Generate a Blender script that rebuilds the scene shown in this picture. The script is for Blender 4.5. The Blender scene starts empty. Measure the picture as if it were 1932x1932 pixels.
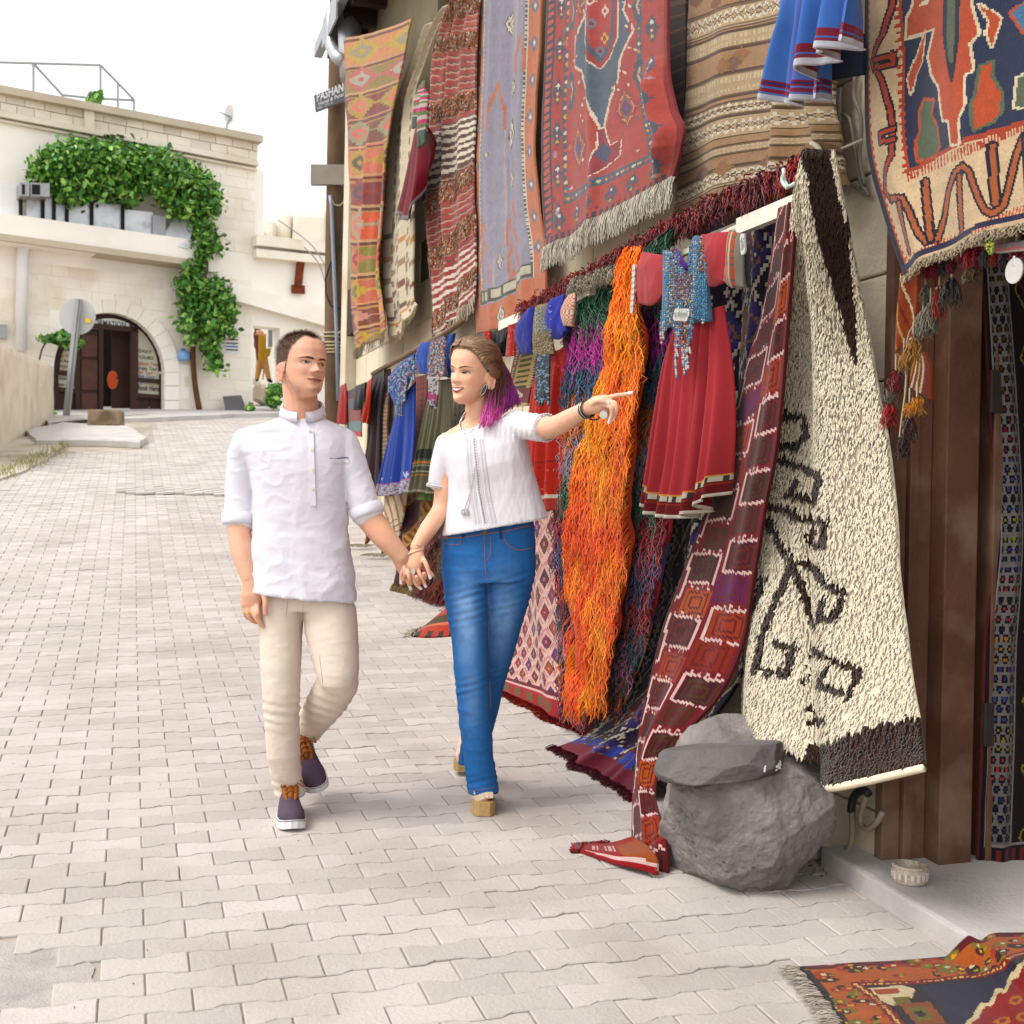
import bpy, bmesh, math, random
import numpy as np
from mathutils import Vector, Matrix
from mathutils.bvhtree import BVHTree
from mathutils.geometry import tessellate_polygon

random.seed(7)
RNG = np.random.default_rng(7)
SC = bpy.context.scene
COL = SC.collection
rad = math.radians

# ---------------------------------------------------------------- camera
# photo measured on a 1932 x 1932 grid: focal length 2318, principal point (966, 935)
GRID, F, CX, HY, CAMZ, ROLL = 1932.0, 2318.0, 966.0, 935.0, 1.2, rad(1.2)
cr, sr = math.cos(ROLL), math.sin(ROLL)
cam_d = bpy.data.cameras.new('camera')
cam = bpy.data.objects.new('camera', cam_d)
COL.objects.link(cam)
cam.matrix_world = Matrix(((cr, -sr, 0, 0), (0, 0, -1, 0), (sr, cr, 0, CAMZ), (0, 0, 0, 1)))
cam_d.sensor_width = 36
cam_d.lens = 36 * F / GRID
cam_d.shift_y = -(GRID / 2 - HY) / GRID
cam_d.clip_start = 0.05
cam_d.clip_end = 2000
cam_d.dof.use_dof = True
cam_d.dof.focus_distance = 4.45
cam_d.dof.aperture_fstop = 7.0
SC.camera = cam

# ---------------------------------------------------------------- sky, sun, exposure (bright overcast)
SUN_EL, SUN_AZ = rad(56), rad(-118)         # azimuth clockwise from +Y: the light comes from the left, a little behind the camera
world = bpy.data.worlds.new('World')
SC.world = world
world.use_nodes = True
wn, wl = world.node_tree.nodes, world.node_tree.links
sky = wn.new('ShaderNodeTexSky')
sky.sky_type = 'NISHITA'
sky.sun_disc = False
sky.sun_elevation = SUN_EL
sky.sun_rotation = SUN_AZ
sky.air_density = 1.0
sky.dust_density = 4.0
sky.ozone_density = 1.0
hsv = wn.new('ShaderNodeHueSaturation')      # cloud cover: the blue is washed out
hsv.inputs['Saturation'].default_value = 0.12
wl.new(sky.outputs[0], hsv.inputs['Color'])
cloud = wn.new('ShaderNodeMix'); cloud.data_type = 'RGBA'      # an even layer of thin cloud over it
cloud.inputs['Factor'].default_value = 0.6
cloud.inputs['B'].default_value = (6.4, 6.5, 6.7, 1)
wl.new(hsv.outputs[0], cloud.inputs['A'])
wl.new(cloud.outputs['Result'], wn['Background'].inputs['Color'])
wn['Background'].inputs['Strength'].default_value = 0.15
sun_d = bpy.data.lights.new('sun', 'SUN')
sun_d.energy = 1.1
sun_d.angle = rad(24)
sun_d.color = (1.0, 0.965, 0.92)
sun = bpy.data.objects.new('sun', sun_d)
COL.objects.link(sun)
_sd = Vector((math.sin(SUN_AZ) * math.cos(SUN_EL), math.cos(SUN_AZ) * math.cos(SUN_EL), math.sin(SUN_EL)))
sun.rotation_euler = _sd.to_track_quat('Z', 'Y').to_euler()
sun.location = (-6, 2, 12)
SC.view_settings.view_transform = 'Standard'
SC.view_settings.look = 'None'
SC.view_settings.exposure = 0.95
SC.view_settings.gamma = 1.0
SC.view_settings.use_curve_mapping = False
SC.cycles.use_denoising = True
SC.cycles.max_bounces = 6

# ---------------------------------------------------------------- pixel -> place
C0 = np.array([0.0, 0.0, CAMZ])
def ray(px, py):
    u, v = (px - CX) / F, (HY - py) / F
    return np.array([u * cr - v * sr, 1.0, u * sr + v * cr])
def at(px, py, Y):
    return C0 + ray(px, py) * Y
def proj(p):
    x, y, z = p[0], p[1], p[2] - CAMZ
    xx, zz = x / y, z / y
    u, v = xx * cr + zz * sr, -xx * sr + zz * cr
    return CX + u * F, HY - v * F
# the street climbs away from the camera
_gy = np.linspace(-20, 400, 8401)
_gz = np.interp(_gy, [-20, 2, 4.4, 5.8, 8.5, 11, 14, 20, 29, 36, 400], [-.9, -.12, 0, .07, .28, .6, 1.02, 1.8, 2.95, 3.75, 3.9])
_ker = np.ones(41) / 41
_gz = np.convolve(np.pad(_gz, 20, mode='edge'), _ker, mode='valid')
def gz(y):
    return np.interp(y, _gy, _gz)
def gnd(px, py, lift=0.0):
    r = ray(px, py)
    lo, hi = 0.5, 200.0
    f = lambda t: CAMZ + r[2] * t - gz(t) - lift
    for t in np.linspace(1.5, 60, 400):
        if f(t) < 0:
            hi = t; break
        lo = t
    for _ in range(40):
        m = (lo + hi) / 2
        if f(m) < 0: hi = m
        else: lo = m
    return C0 + r * lo
class Plane:
    """vertical plane through p0 running along d; n faces the street"""
    def __init__(s, p0, d, n):
        s.p0, s.d, s.n = np.array(p0, float), np.array(d, float), np.array(n, float)
        s.d /= np.linalg.norm(s.d); s.n /= np.linalg.norm(s.n)
    def pt(s, px, py, off=0.0):
        r = ray(px, py)
        t = ((s.p0 + off * s.n - C0) @ s.n) / (r @ s.n)
        return C0 + r * t
    def xy(s, a, z, off=0.0):
        p = s.p0 + a * s.d + off * s.n
        return np.array([p[0], p[1], z])
    def loc(s, p):
        return np.array([(np.asarray(p) - s.p0) @ s.d, p[2]])
WALL = Plane((1.217, 3.98, 0), (-.311, 1, 0), (-1, -.311, 0))     # carpet shop front
FAC = Plane((-9.02, 29.0, 0), (1.59, 1, 0), (1, -1.59, 0))        # far stone house
def K(ox, oy, s):
    return lambda x, y: (ox + x / s, oy + y / s)
K1 = K(0, 75.5, 2.5608); K2 = K(588.7, 0, 2.845); K3 = K(981, 0, 3.199); K4 = K(1434, 0, 2.845)
K5 = K(935.8, 452.8, 3.2); K6 = K(935.8, 981, 2.6667); K7 = K(1328.3, 754.7, 2.1333); K8 = K(1177.3, 1433.9, 2.56)
KM1 = K(392.4, 588.7, 3.281); KM2 = K(422.6, 1056.6, 3.554); KW3 = K(724.5, 618.9, 3.8788); KW4 = K(724.5, 950.9, 3.1225)
KHM = K(483, 611.3, 10.667); KHW = K(815.1, 626.4, 8.828); KB1 = K(649, 603.8, 5.118); KB2 = K(634, 905.7, 6.095)
KHH = K(739.6, 996.2, 14.22); KD1 = K(1645.3, 452.8, 4.268); KMH = K(437.7, 1041.5, 11.638)

# ---------------------------------------------------------------- colour and materials
def lin(h, k=1.0):
    """#rrggbb (display) -> linear albedo"""
    h = h.lstrip('#')
    c = np.array([int(h[i:i + 2], 16) / 255 for i in (0, 2, 4)])
    c = np.where(c <= .04045, c / 12.92, ((c + .055) / 1.055) ** 2.4)
    m = c @ np.array([.3, .59, .11])
    return np.maximum(m + (c - m) * 1.14, .002) * k
MATS = {}
def mat(name, col=None, rough=.85, var=.12, vscale=6.0, bump=.0, bscale=60.0, metal=0.0, attr=False, spec=.3,
        var2=None, emit=None, detail=6.0, island=0.0, sheen=0.0, trans=0.0, sub=0.0):
    if name in MATS: return MATS[name]
    m = bpy.data.materials.new(name); m.use_nodes = True
    N, L = m.node_tree.nodes, m.node_tree.links
    b = N['Principled BSDF']
    b.inputs['Roughness'].default_value = rough
    b.inputs['Metallic'].default_value = metal
    b.inputs['Specular IOR Level'].default_value = spec
    if sheen: b.inputs['Sheen Weight'].default_value = sheen
    if trans: b.inputs['Transmission Weight'].default_value = trans
    if sub:
        b.inputs['Subsurface Weight'].default_value = sub
        b.inputs['Subsurface Radius'].default_value = (.012, .005, .003)
        b.inputs['Subsurface Scale'].default_value = 1.0
    if attr:
        a = N.new('ShaderNodeAttribute'); a.attribute_name = 'Col'; src = a.outputs['Color']
    else:
        a = N.new('ShaderNodeRGB'); a.outputs[0].default_value = (*[float(x) for x in col], 1); src = a.outputs[0]
    geo = N.new('ShaderNodeNewGeometry')
    if var > 0:
        n = N.new('ShaderNodeTexNoise'); n.inputs['Scale'].default_value = vscale; n.inputs['Detail'].default_value = detail
        n.inputs['Roughness'].default_value = .62
        L.new(geo.outputs['Position'], n.inputs['Vector'])
        mr = N.new('ShaderNodeMapRange'); mr.inputs['From Min'].default_value = .25; mr.inputs['From Max'].default_value = .75
        mr.inputs['To Min'].default_value = 1 - var; mr.inputs['To Max'].default_value = 1 + var
        L.new(n.outputs['Fac'], mr.inputs['Value'])
        f = mr.outputs[0]
        if island > 0:
            oi = N.new('ShaderNodeObjectInfo')
            ad = N.new('ShaderNodeMath'); ad.operation = 'ADD'
            L.new(geo.outputs['Random Per Island'], ad.inputs[0]); L.new(oi.outputs['Random'], ad.inputs[1])
            fr = N.new('ShaderNodeMath'); fr.operation = 'FRACT'; L.new(ad.outputs[0], fr.inputs[0])
            m2 = N.new('ShaderNodeMapRange'); m2.inputs['To Min'].default_value = 1 - island; m2.inputs['To Max'].default_value = 1 + island
            L.new(fr.outputs[0], m2.inputs['Value'])
            mu = N.new('ShaderNodeMath'); mu.operation = 'MULTIPLY'; L.new(f, mu.inputs[0]); L.new(m2.outputs[0], mu.inputs[1]); f = mu.outputs[0]
        vm = N.new('ShaderNodeVectorMath'); vm.operation = 'SCALE'
        L.new(src, vm.inputs[0]); L.new(f, vm.inputs['Scale']); src = vm.outputs[0]
        if var2 is not None:                     # patches of a second colour (stain, wear)
            c2, sc2, amt = var2
            n2 = N.new('ShaderNodeTexNoise'); n2.inputs['Scale'].default_value = sc2; n2.inputs['Detail'].default_value = 8
            L.new(geo.outputs['Position'], n2.inputs['Vector'])
            m3 = N.new('ShaderNodeMapRange'); m3.inputs['From Min'].default_value = .5; m3.inputs['From Max'].default_value = .68
            m3.inputs['To Min'].default_value = 0; m3.inputs['To Max'].default_value = amt
            L.new(n2.outputs['Fac'], m3.inputs['Value'])
            mx = N.new('ShaderNodeMix'); mx.data_type = 'RGBA'
            L.new(m3.outputs[0], mx.inputs['Factor']); L.new(src, mx.inputs['A'])
            mx.inputs['B'].default_value = (*[float(x) for x in c2], 1); src = mx.outputs['Result']
    L.new(src, b.inputs['Base Color'])
    if bump > 0:
        n = N.new('ShaderNodeTexNoise'); n.inputs['Scale'].default_value = bscale; n.inputs['Detail'].default_value = 8
        n.inputs['Roughness'].default_value = .65
        L.new(geo.outputs['Position'], n.inputs['Vector'])
        bp = N.new('ShaderNodeBump'); bp.inputs['Strength'].default_value = bump; bp.inputs['Distance'].default_value = .01
        L.new(n.outputs['Fac'], bp.inputs['Height']); L.new(bp.outputs[0], b.inputs['Normal'])
    if emit is not None:
        b.inputs['Emission Color'].default_value = (*emit, 1); b.inputs['Emission Strength'].default_value = 1
    MATS[name] = m
    return m

# ---------------------------------------------------------------- mesh helpers
def link(o, parent=None):
    COL.objects.link(o)
    if parent is not None: o.parent = parent
    return o
def tag(o, label=None, cat=None, group=None, kind=None):
    if label: o['label'] = label
    if cat: o['category'] = cat
    if group: o['group'] = group
    if kind: o['kind'] = kind
    return o
def empty(name, loc, label=None, cat=None, group=None):
    o = bpy.data.objects.new(name, None); COL.objects.link(o)
    o.location = [float(x) for x in loc]; o.empty_display_size = .1
    bpy.context.view_layer.update()
    return tag(o, label, cat, group)
def wt(o):
    """world position of an unrotated parent, without waiting for an update"""
    p = np.array(o.location) + np.array(o.matrix_parent_inverse.translation)
    return p + wt(o.parent) if o.parent is not None else p
def kids(o, p):
    o.parent = p; o.matrix_parent_inverse = Matrix.Translation([-float(x) for x in wt(p)]); return o
def mesh(name, V, Fc, m=None, parent=None, smooth=False, cols=None, vcols=None):
    """V Nx3 world coordinates, Fc faces; cols: one colour per face; vcols: one per vertex"""
    V = np.asarray(V, float)
    if parent is not None:
        V = V - wt(parent)
    me = bpy.data.meshes.new(name)
    if isinstance(Fc, np.ndarray):
        k = Fc.shape[1]
        me.vertices.add(len(V)); me.vertices.foreach_set('co', V.astype(np.float32).ravel())
        me.loops.add(Fc.size); me.loops.foreach_set('vertex_index', Fc.astype(np.int32).ravel())
        me.polygons.add(len(Fc)); me.polygons.foreach_set('loop_start', (np.arange(len(Fc)) * k).astype(np.int32))
        me.polygons.foreach_set('loop_total', np.full(len(Fc), k, np.int32))
        me.update(calc_edges=True)
    else:
        me.from_pydata([tuple(v) for v in V], [], [tuple(int(i) for i in f) for f in Fc])
    if cols is not None:
        at_ = me.color_attributes.new('Col', 'FLOAT_COLOR', 'CORNER')
        lt = np.array([p.loop_total for p in me.polygons]) if not isinstance(Fc, np.ndarray) else np.full(len(Fc), Fc.shape[1])
        c = np.repeat(np.asarray(cols, float), lt, axis=0)
        c = np.hstack([c, np.ones((len(c), 1))])
        at_.data.foreach_set('color', c.astype(np.float32).ravel())
    if vcols is not None:
        at_ = me.color_attributes.new('Col', 'FLOAT_COLOR', 'POINT')
        c = np.hstack([np.asarray(vcols, float), np.ones((len(vcols), 1))])
        at_.data.foreach_set('color', c.astype(np.float32).ravel())
    if smooth:
        me.polygons.foreach_set('use_smooth', np.ones(len(me.polygons), bool))
    if m is not None: me.materials.append(m)
    o = bpy.data.objects.new(name, me)
    return link(o, parent)
class MB:
    """collects pieces into one mesh"""
    def __init__(s): s.V, s.F, s.C = [], [], []; s.n = 0
    def add(s, V, Fc, col=None):
        V = np.asarray(V, float)
        s.V.append(V)
        for f in Fc:
            s.F.append(tuple(int(i) + s.n for i in f)); s.C.append(col if col is not None else (.5, .5, .5))
        s.n += len(V); return s
    def box(s, c, ax, ay, az, col=None):
        """centre and three half-axis vectors"""
        c, ax, ay, az = map(lambda q: np.asarray(q, float), (c, ax, ay, az))
        V = [c + i * ax + j * ay + k * az for k in (-1, 1) for j in (-1, 1) for i in (-1, 1)]
        Fc = [(0, 2, 3, 1), (4, 5, 7, 6), (0, 1, 5, 4), (2, 6, 7, 3), (0, 4, 6, 2), (1, 3, 7, 5)]
        if np.dot(np.cross(ax, ay), az) < 0: Fc = [f[::-1] for f in Fc]
        return s.add(V, Fc, col)
    def bar(s, a, b, w, h, up=(0, 0, 1), col=None):
        a, b = np.asarray(a, float), np.asarray(b, float); d = (b - a) / 2
        dn = d / np.linalg.norm(d); up = np.asarray(up, float)
        x = np.cross(dn, up); x /= np.linalg.norm(x) + 1e-9; y = np.cross(x, dn)
        return s.box((a + b) / 2, d, x * w / 2, y * h / 2, col)
    def tube(s, P, R, n=8, col=None, cap=True):
        V, Fc = tube_geo(P, R, n, cap); return s.add(V, Fc, col)
    def build(s, name, m=None, parent=None, smooth=False, color=False):
        return mesh(name, np.vstack(s.V), s.F, m, parent, smooth, cols=s.C if color else None)
def tube_geo(P, R, n=8, cap=True):
    P = np.asarray(P, float); k = len(P)
    R = np.full(k, R) if np.isscalar(R) else np.asarray(R, float)
    T = np.gradient(P, axis=0); T /= np.linalg.norm(T, axis=1)[:, None] + 1e-12
    ref = np.array([0, 0, 1.0]) if abs(T[0][2]) < .9 else np.array([1.0, 0, 0])
    x = np.cross(T[0], ref); x /= np.linalg.norm(x)
    V = []
    for i in range(k):
        x = x - T[i] * (x @ T[i]); x /= np.linalg.norm(x) + 1e-12
        y = np.cross(T[i], x)
        for j in range(n):
            a = 2 * math.pi * j / n
            V.append(P[i] + R[i] * (math.cos(a) * x + math.sin(a) * y))
    Fc = []
    for i in range(k - 1):
        for j in range(n):
            Fc.append((i * n + j, i * n + (j + 1) % n, (i + 1) * n + (j + 1) % n, (i + 1) * n + j))
    if cap:
        Fc.append(tuple(range(n))[::-1]); Fc.append(tuple((k - 1) * n + j for j in range(n)))
    return V, Fc
def curve_pts(P, n):
    """Catmull-Rom through P, n samples"""
    P = np.asarray(P, float); k = len(P)
    if k == 2: return P[0] + np.linspace(0, 1, n)[:, None] * (P[1] - P[0])
    Q = np.vstack([2 * P[0] - P[1], P, 2 * P[-1] - P[-2]])
    t = np.linspace(0, k - 1 - 1e-9, n); i = t.astype(int); f = (t - i)[:, None]
    a, b, c, d = Q[i], Q[i + 1], Q[i + 2], Q[i + 3]
    return .5 * (2 * b + (c - a) * f + (2 * a - 5 * b + 4 * c - d) * f ** 2 + (3 * b - a - 3 * c + d) * f ** 3)
def resample(P, n):
    P = np.asarray(P, float)
    if len(P) > 2: P = curve_pts(P, max(60, 12 * len(P)))
    s = np.concatenate([[0], np.cumsum(np.linalg.norm(np.diff(P, axis=0), axis=1))])
    t = np.linspace(0, s[-1], n)
    return np.stack([np.interp(t, s, P[:, k]) for k in range(3)], 1)
def plate(name, pl, outer, holes=(), off=0.0, thick=.3, m=None, parent=None):
    """polygon with holes in plane pl (plane coordinates), front at off, running back by thick"""
    loops = [[Vector((p[0], p[1], 0)) for p in outer]] + [[Vector((p[0], p[1], 0)) for p in h] for h in holes]
    tris = tessellate_polygon(loops)
    flat = [p for l in loops for p in l]
    n = len(flat)
    V = [pl.xy(p[0], p[1], off) for p in flat] + [pl.xy(p[0], p[1], off - thick) for p in flat]
    Fc = []
    for t in tris:
        a, b, c = (V[i] for i in t)
        if np.cross(b - a, c - a) @ pl.n < 0: t = t[::-1]
        Fc.append(tuple(t)); Fc.append(tuple(i + n for i in t[::-1]))
    k = 0
    for l in loops:
        q = len(l)
        for i in range(q):
            Fc.append((k + i, k + (i + 1) % q, n + k + (i + 1) % q, n + k + i))
        k += q
    o = mesh(name, V, Fc, m, parent)
    bm = bmesh.new(); bm.from_mesh(o.data); bmesh.ops.recalc_face_normals(bm, faces=bm.faces); bm.to_mesh(o.data); bm.free()
    return o
def bevel_box(c, hx, hy, hz, b, ax=None):
    """bevelled box verts/faces (world) with axes ax (3x3 rows)"""
    bm = bmesh.new(); bmesh.ops.create_cube(bm, size=2)
    for v in bm.verts: v.co = Vector((v.co.x * hx, v.co.y * hy, v.co.z * hz))
    bmesh.ops.bevel(bm, geom=bm.edges[:], offset=b, segments=2, affect='EDGES', profile=.6)
    V = np.array([v.co[:] for v in bm.verts]); Fc = [[v.index for v in f.verts] for f in bm.faces]; bm.free()
    if ax is not None: V = V @ np.asarray(ax, float)
    return V + np.asarray(c, float), Fc
def noise3(P, scale, seed=0, octaves=3):
    """cheap smooth value noise in [-1,1], vectorised"""
    P = np.asarray(P, float) * scale + seed * 17.31
    out = np.zeros(len(P)); amp, tot = 1.0, 0
    for o in range(octaves):
        i = np.floor(P).astype(np.int64); f = P - i; f = f * f * (3 - 2 * f)
        acc = 0
        for dx in (0, 1):
            for dy in (0, 1):
                for dz in (0, 1):
                    h = ((i[:, 0] + dx) * 73856093) ^ ((i[:, 1] + dy) * 19349663) ^ ((i[:, 2] + dz) * 83492791) ^ (seed * 2654435 + o * 977)
                    h = (h * 1103515245 + 12345) & 0x7fffffff
                    h = (h ^ (h >> 13)) * 1274126177 & 0x7fffffff
                    w = np.where(dx, f[:, 0], 1 - f[:, 0]) * np.where(dy, f[:, 1], 1 - f[:, 1]) * np.where(dz, f[:, 2], 1 - f[:, 2])
                    acc = acc + w * (h / 0x3fffffff - 1)
        out += amp * acc; tot += amp; amp *= .5; P = P * 2.03
    return out / tot
def strands(P0, N0, L, r, col, nseg=5, out=.35, wave=.012, freq=1.6, down=(0, 0, -1), tipf=.25, seed=1, droop=2.5, side_amt=.3, swirl=0.0):
    """soft strands that leave the surface and fall; vectorised triangular tubes. returns V, F, face colours"""
    g = np.random.default_rng(seed)
    n = len(P0); P0 = np.asarray(P0, float); N0 = np.asarray(N0, float)
    L = np.broadcast_to(np.asarray(L, float), (n,)); r = np.broadcast_to(np.asarray(r, float), (n,))
    down = np.broadcast_to(np.asarray(down, float), (n, 3))
    side = np.cross(N0, down); side /= np.linalg.norm(side, axis=1)[:, None] + 1e-9
    ph = g.uniform(0, 6.28, n); fr = freq * g.uniform(.7, 1.4, n); wa = wave * g.uniform(.4, 1.5, n); ls = g.normal(0, side_amt, n)
    rings = []
    for k in range(nseg + 1):
        t = k / nseg
        o = out * (1 - math.exp(-droop * t)) / droop * 1.6
        fall = t - .55 * (1 - math.exp(-droop * t)) / droop
        c = (P0 + N0 * (L * o)[:, None] + down * (L * fall)[:, None]
             + side * (wa * np.sin(2 * math.pi * fr * t + ph) * min(1, 2 * t) + ls * L * t * .6)[:, None]
             + N0 * (wa * .7 * np.cos(2 * math.pi * fr * t + ph * 1.7) * min(1, 2 * t))[:, None])
        rr = r * (1 - (1 - tipf) * t)
        for q in range(3):
            a = 2.094 * q + .5
            rings.append(c + side * (rr * math.cos(a))[:, None] + N0 * (rr * math.sin(a))[:, None])
    m = 3 * (nseg + 1)
    V = np.stack(rings, 1).reshape(-1, 3)
    base = []
    for k in range(nseg):
        for q in range(3):
            base.append((k * 3 + q, k * 3 + (q + 1) % 3, (k + 1) * 3 + (q + 1) % 3, (k + 1) * 3 + q))
    base = np.array(base)
    Fc = (np.arange(n)[:, None, None] * m + base[None]).reshape(-1, 4)
    return V, Fc, np.repeat(np.asarray(col, float), len(base), axis=0)
# ================================================================ the setting: street
M_sand = mat('joint_sand', lin('#b5a99c', .8), .95, .25, 3.0, .5, 90, var2=(lin('#857868', .8), 1.3, .6))
M_paver = mat('concrete_paver', (.43, .387, .352), .9, .09, 2.2, .55, 75, island=.11, var2=((.32, .28, .25), 1.7, .6))
M_conc = mat('concrete', (.46, .43, .40), .9, .12, 3.0, .5, 60, var2=((.35, .32, .29), 2.0, .5))
ys = np.concatenate([np.linspace(-6, 36, 169), np.array([45, 70, 120, 220, 380])])
xs = np.concatenate([np.array([-260, -120, -60, -35]), np.linspace(-22, 12, 35), np.array([25, 60, 140, 260])])
XX, YY = np.meshgrid(xs, ys)
ZZ = gz(YY) - .0075
ny, nx = XX.shape
Vg = np.stack([XX, YY, ZZ], -1).reshape(-1, 3)
ii = (np.arange(ny - 1)[:, None] * nx + np.arange(nx - 1)[None]).ravel()
street = mesh('street', Vg, np.stack([ii, ii + 1, ii + nx + 1, ii + nx], 1), M_sand, smooth=True)
tag(street, 'pale interlocking concrete block paving of the climbing street', 'street', kind='structure')

PE, PD = np.array([.9549, .2970]), np.array([-.2970, .9549])
PL, PW, PA = .225, .1125, .0078
def paver_shape(lo=False):
    g = .0021
    if lo: o = [(-.5, .5), (-.5, -.5), (.5, -.5), (.5, .5)]
    else:
        t = [(-.5, 1), (-.31, 1), (-.19, -1), (.19, -1), (.31, 1), (.5, 1)]
        o = [(x, .5 * PW + s * PA) for x, s in t][::-1] + [(x, -.5 * PW - s * PA) for x, s in t]
        o = [(x, y / PW) for x, y in o]
    o = [(x * PL, y * PW) for x, y in o]
    def inset(d): return [(x - math.copysign(d, x), y - math.copysign(d, y)) for x, y in o]
    rings = [(inset(g + .003), 0.0), (inset(g), -.0028), (inset(g), -.022)]
    if lo: rings = rings[:1] + rings[2:]
    V = [(x, y, z) for R, z in rings for x, y in R]
    n = len(o); Fc = [tuple(range(n))]
    for k in range(len(rings) - 1):
        for i in range(n):
            Fc.append((k * n + i, (k + 1) * n + i, (k + 1) * n + (i + 1) % n, k * n + (i + 1) % n))
    return np.array(V), Fc
PV, PF = paver_shape(); PVL, PFL = paver_shape(True)
cells = []
for j in range(-30, 268):
    for i in range(-80, 26):
        a, b = (i + .5 * (j % 2)) * PL, j * PW
        x, y = np.array([0, 4.0]) + a * PE + b * PD
        if y < 2.2 or y > 28.6: continue
        px, py = proj((x, y, gz(y)))
        if px < -140 or px > 2080 or py > 2070: continue
        if (np.array([x, y]) - WALL.p0[:2]) @ WALL.n[:2] < .02 and y < 14.2: continue
        if py < np.interp(px, [0, 90, 150, 275, 292, 480, 640], [905, 868, 852, 850, 798, 786, 760]): continue
        if px < 168 + 30 * math.sin(py * .09) and 1784 + 8 * math.sin(px * .07) < py < 1900 + 14 * math.sin(px * .05): continue
        cells.append((y, x))
cells.sort()
inframe = [c for c in cells if -10 < proj((c[1], c[0], gz(c[0])))[0] < 1945 and proj((c[1], c[0], gz(c[0])))[1] < 1945]
single = set(inframe[:300])
pm = bpy.data.meshes.new('paver'); pm.from_pydata([tuple(v) for v in PV], [], PF); pm.materials.append(M_paver)
Rrow = np.eye(3); Rrow[:2, 0], Rrow[:2, 1] = PE, PD
fV, fF, fn = [], [], 0
for y, x in cells:
    sl = float((gz(y + .1) - gz(y - .1)) / .2)
    tx, ty, dz = random.gauss(0, .006), random.gauss(0, .006) + sl, random.gauss(0, .0012)
    rz = random.gauss(0, .008)
    cz = float(gz(y)) + dz
    # a stretch of lifted pavers further up the street
    ppx, ppy = proj((x, y, cz))
    if abs(ppy - (930 + .022 * (ppx - 400))) < 6 and 225 < ppx < 445: cz += .03; tx += .05
    if (y, x) in single:
        o = bpy.data.objects.new('paver', pm); COL.objects.link(o); o.parent = street
        M3 = Matrix(((PE[0], PD[0], 0), (PE[1], PD[1], 0), (0, 0, 1))).to_4x4()
        o.matrix_world = Matrix.Translation((x, y, cz)) @ Matrix.Rotation(ty, 4, 'X') @ Matrix.Rotation(tx, 4, 'Y') @ Matrix.Rotation(rz, 4, 'Z') @ M3
    else:
        V0, F0 = (PV, PF) if y < 13 else (PVL, PFL)
        W = V0[:, :2] @ np.array([PE, PD])
        if random.random() < .5: W = W @ np.array([[math.cos(rz), math.sin(rz)], [-math.sin(rz), math.cos(rz)]])
        V = np.column_stack([W[:, 0] + x, W[:, 1] + y, V0[:, 2] + cz + W[:, 1] * ty + W[:, 0] * tx])
        fV.append(V); fF += [tuple(q + fn for q in f) for f in F0]; fn += len(V)
pf = mesh('paver_field', np.vstack(fV), fF, M_paver, street); tag(pf, kind='stuff')

# sandy verge and slabs at the upper left
M_verge = mat('sandy_verge', lin('#e6dccb', .62), .95, .2, 1.6, .7, 40, var2=(lin('#8f8457', .6), 1.1, .55))
def ground_patch(name, pts, lift, m, thick=.06, kind=None, cuts=10):
    """outline in pixels laid on the ground, with a real edge"""
    P = np.array([gnd(*p) for p in pts])
    c = P.mean(0); n = len(P)
    rings = []
    for k in range(cuts, 0, -1):
        R = c + (P - c) * k / cuts; R[:, 2] = gz(R[:, 1]) + lift; rings.append(R)
    edge = P.copy(); edge[:, 2] = gz(edge[:, 1]) + lift - thick
    V = np.vstack([edge] + rings + [[[c[0], c[1], gz(c[1]) + lift]]])
    Fc = []
    for k in range(cuts):
        for i in range(n): Fc.append((k * n + i, k * n + (i + 1) % n, (k + 1) * n + (i + 1) % n, (k + 1) * n + i))
    for i in range(n): Fc.append((cuts * n + i, cuts * n + (i + 1) % n, (cuts + 1) * n))
    o = mesh(name, V, Fc, m)
    return o
def rough(pts, amp, n):
    out = []
    P = list(pts) + [pts[0]]
    for a, b in zip(P[:-1], P[1:]):
        for k in range(n):
            t = k / n; out.append((a[0] + (b[0] - a[0]) * t + random.uniform(-amp, amp), a[1] + (b[1] - a[1]) * t + random.uniform(-amp, amp) * .35))
    return out
v1 = ground_patch('verge', rough([(-160, 925), (-10, 912), (60, 884), (100, 862), (120, 842), (60, 826), (-20, 838), (-160, 850)], 4, 5), .03, M_verge)
tag(v1, 'pale sandy verge with dry grass along the old wall', 'verge', kind='structure')
v2 = ground_patch('kerb_slab', rough([(48, 822), (70, 842), (180, 842), (262, 846), (278, 836), (240, 812), (120, 806)], 3, 4), .10, M_conc, .1)
tag(v2, 'cracked flat concrete slab at the kerb under the stone block', 'slab', kind='structure')
v4 = ground_patch('worn_patch', rough([(-60, 1772), (60, 1776), (120, 1784), (172, 1806), (176, 1850), (190, 1886), (90, 1912), (-60, 1914)], 6, 5), -.003, mat('worn_sand', (.40, .36, .33), .95, .22, 9, .8, 120, var2=((.26, .225, .2), 6, .55)), .004)
tag(v4, 'worn sandy patch where paving blocks are missing', 'patch', kind='structure')
v3 = ground_patch('pavement', rough([(92, 806), (150, 797), (270, 797), (335, 793), (480, 787), (600, 783), (600, 770), (300, 770), (60, 776)], 2, 4), .09, M_conc, .1)
tag(v3, 'low concrete pavement in front of the arched shop', 'pavement', kind='structure')

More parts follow.
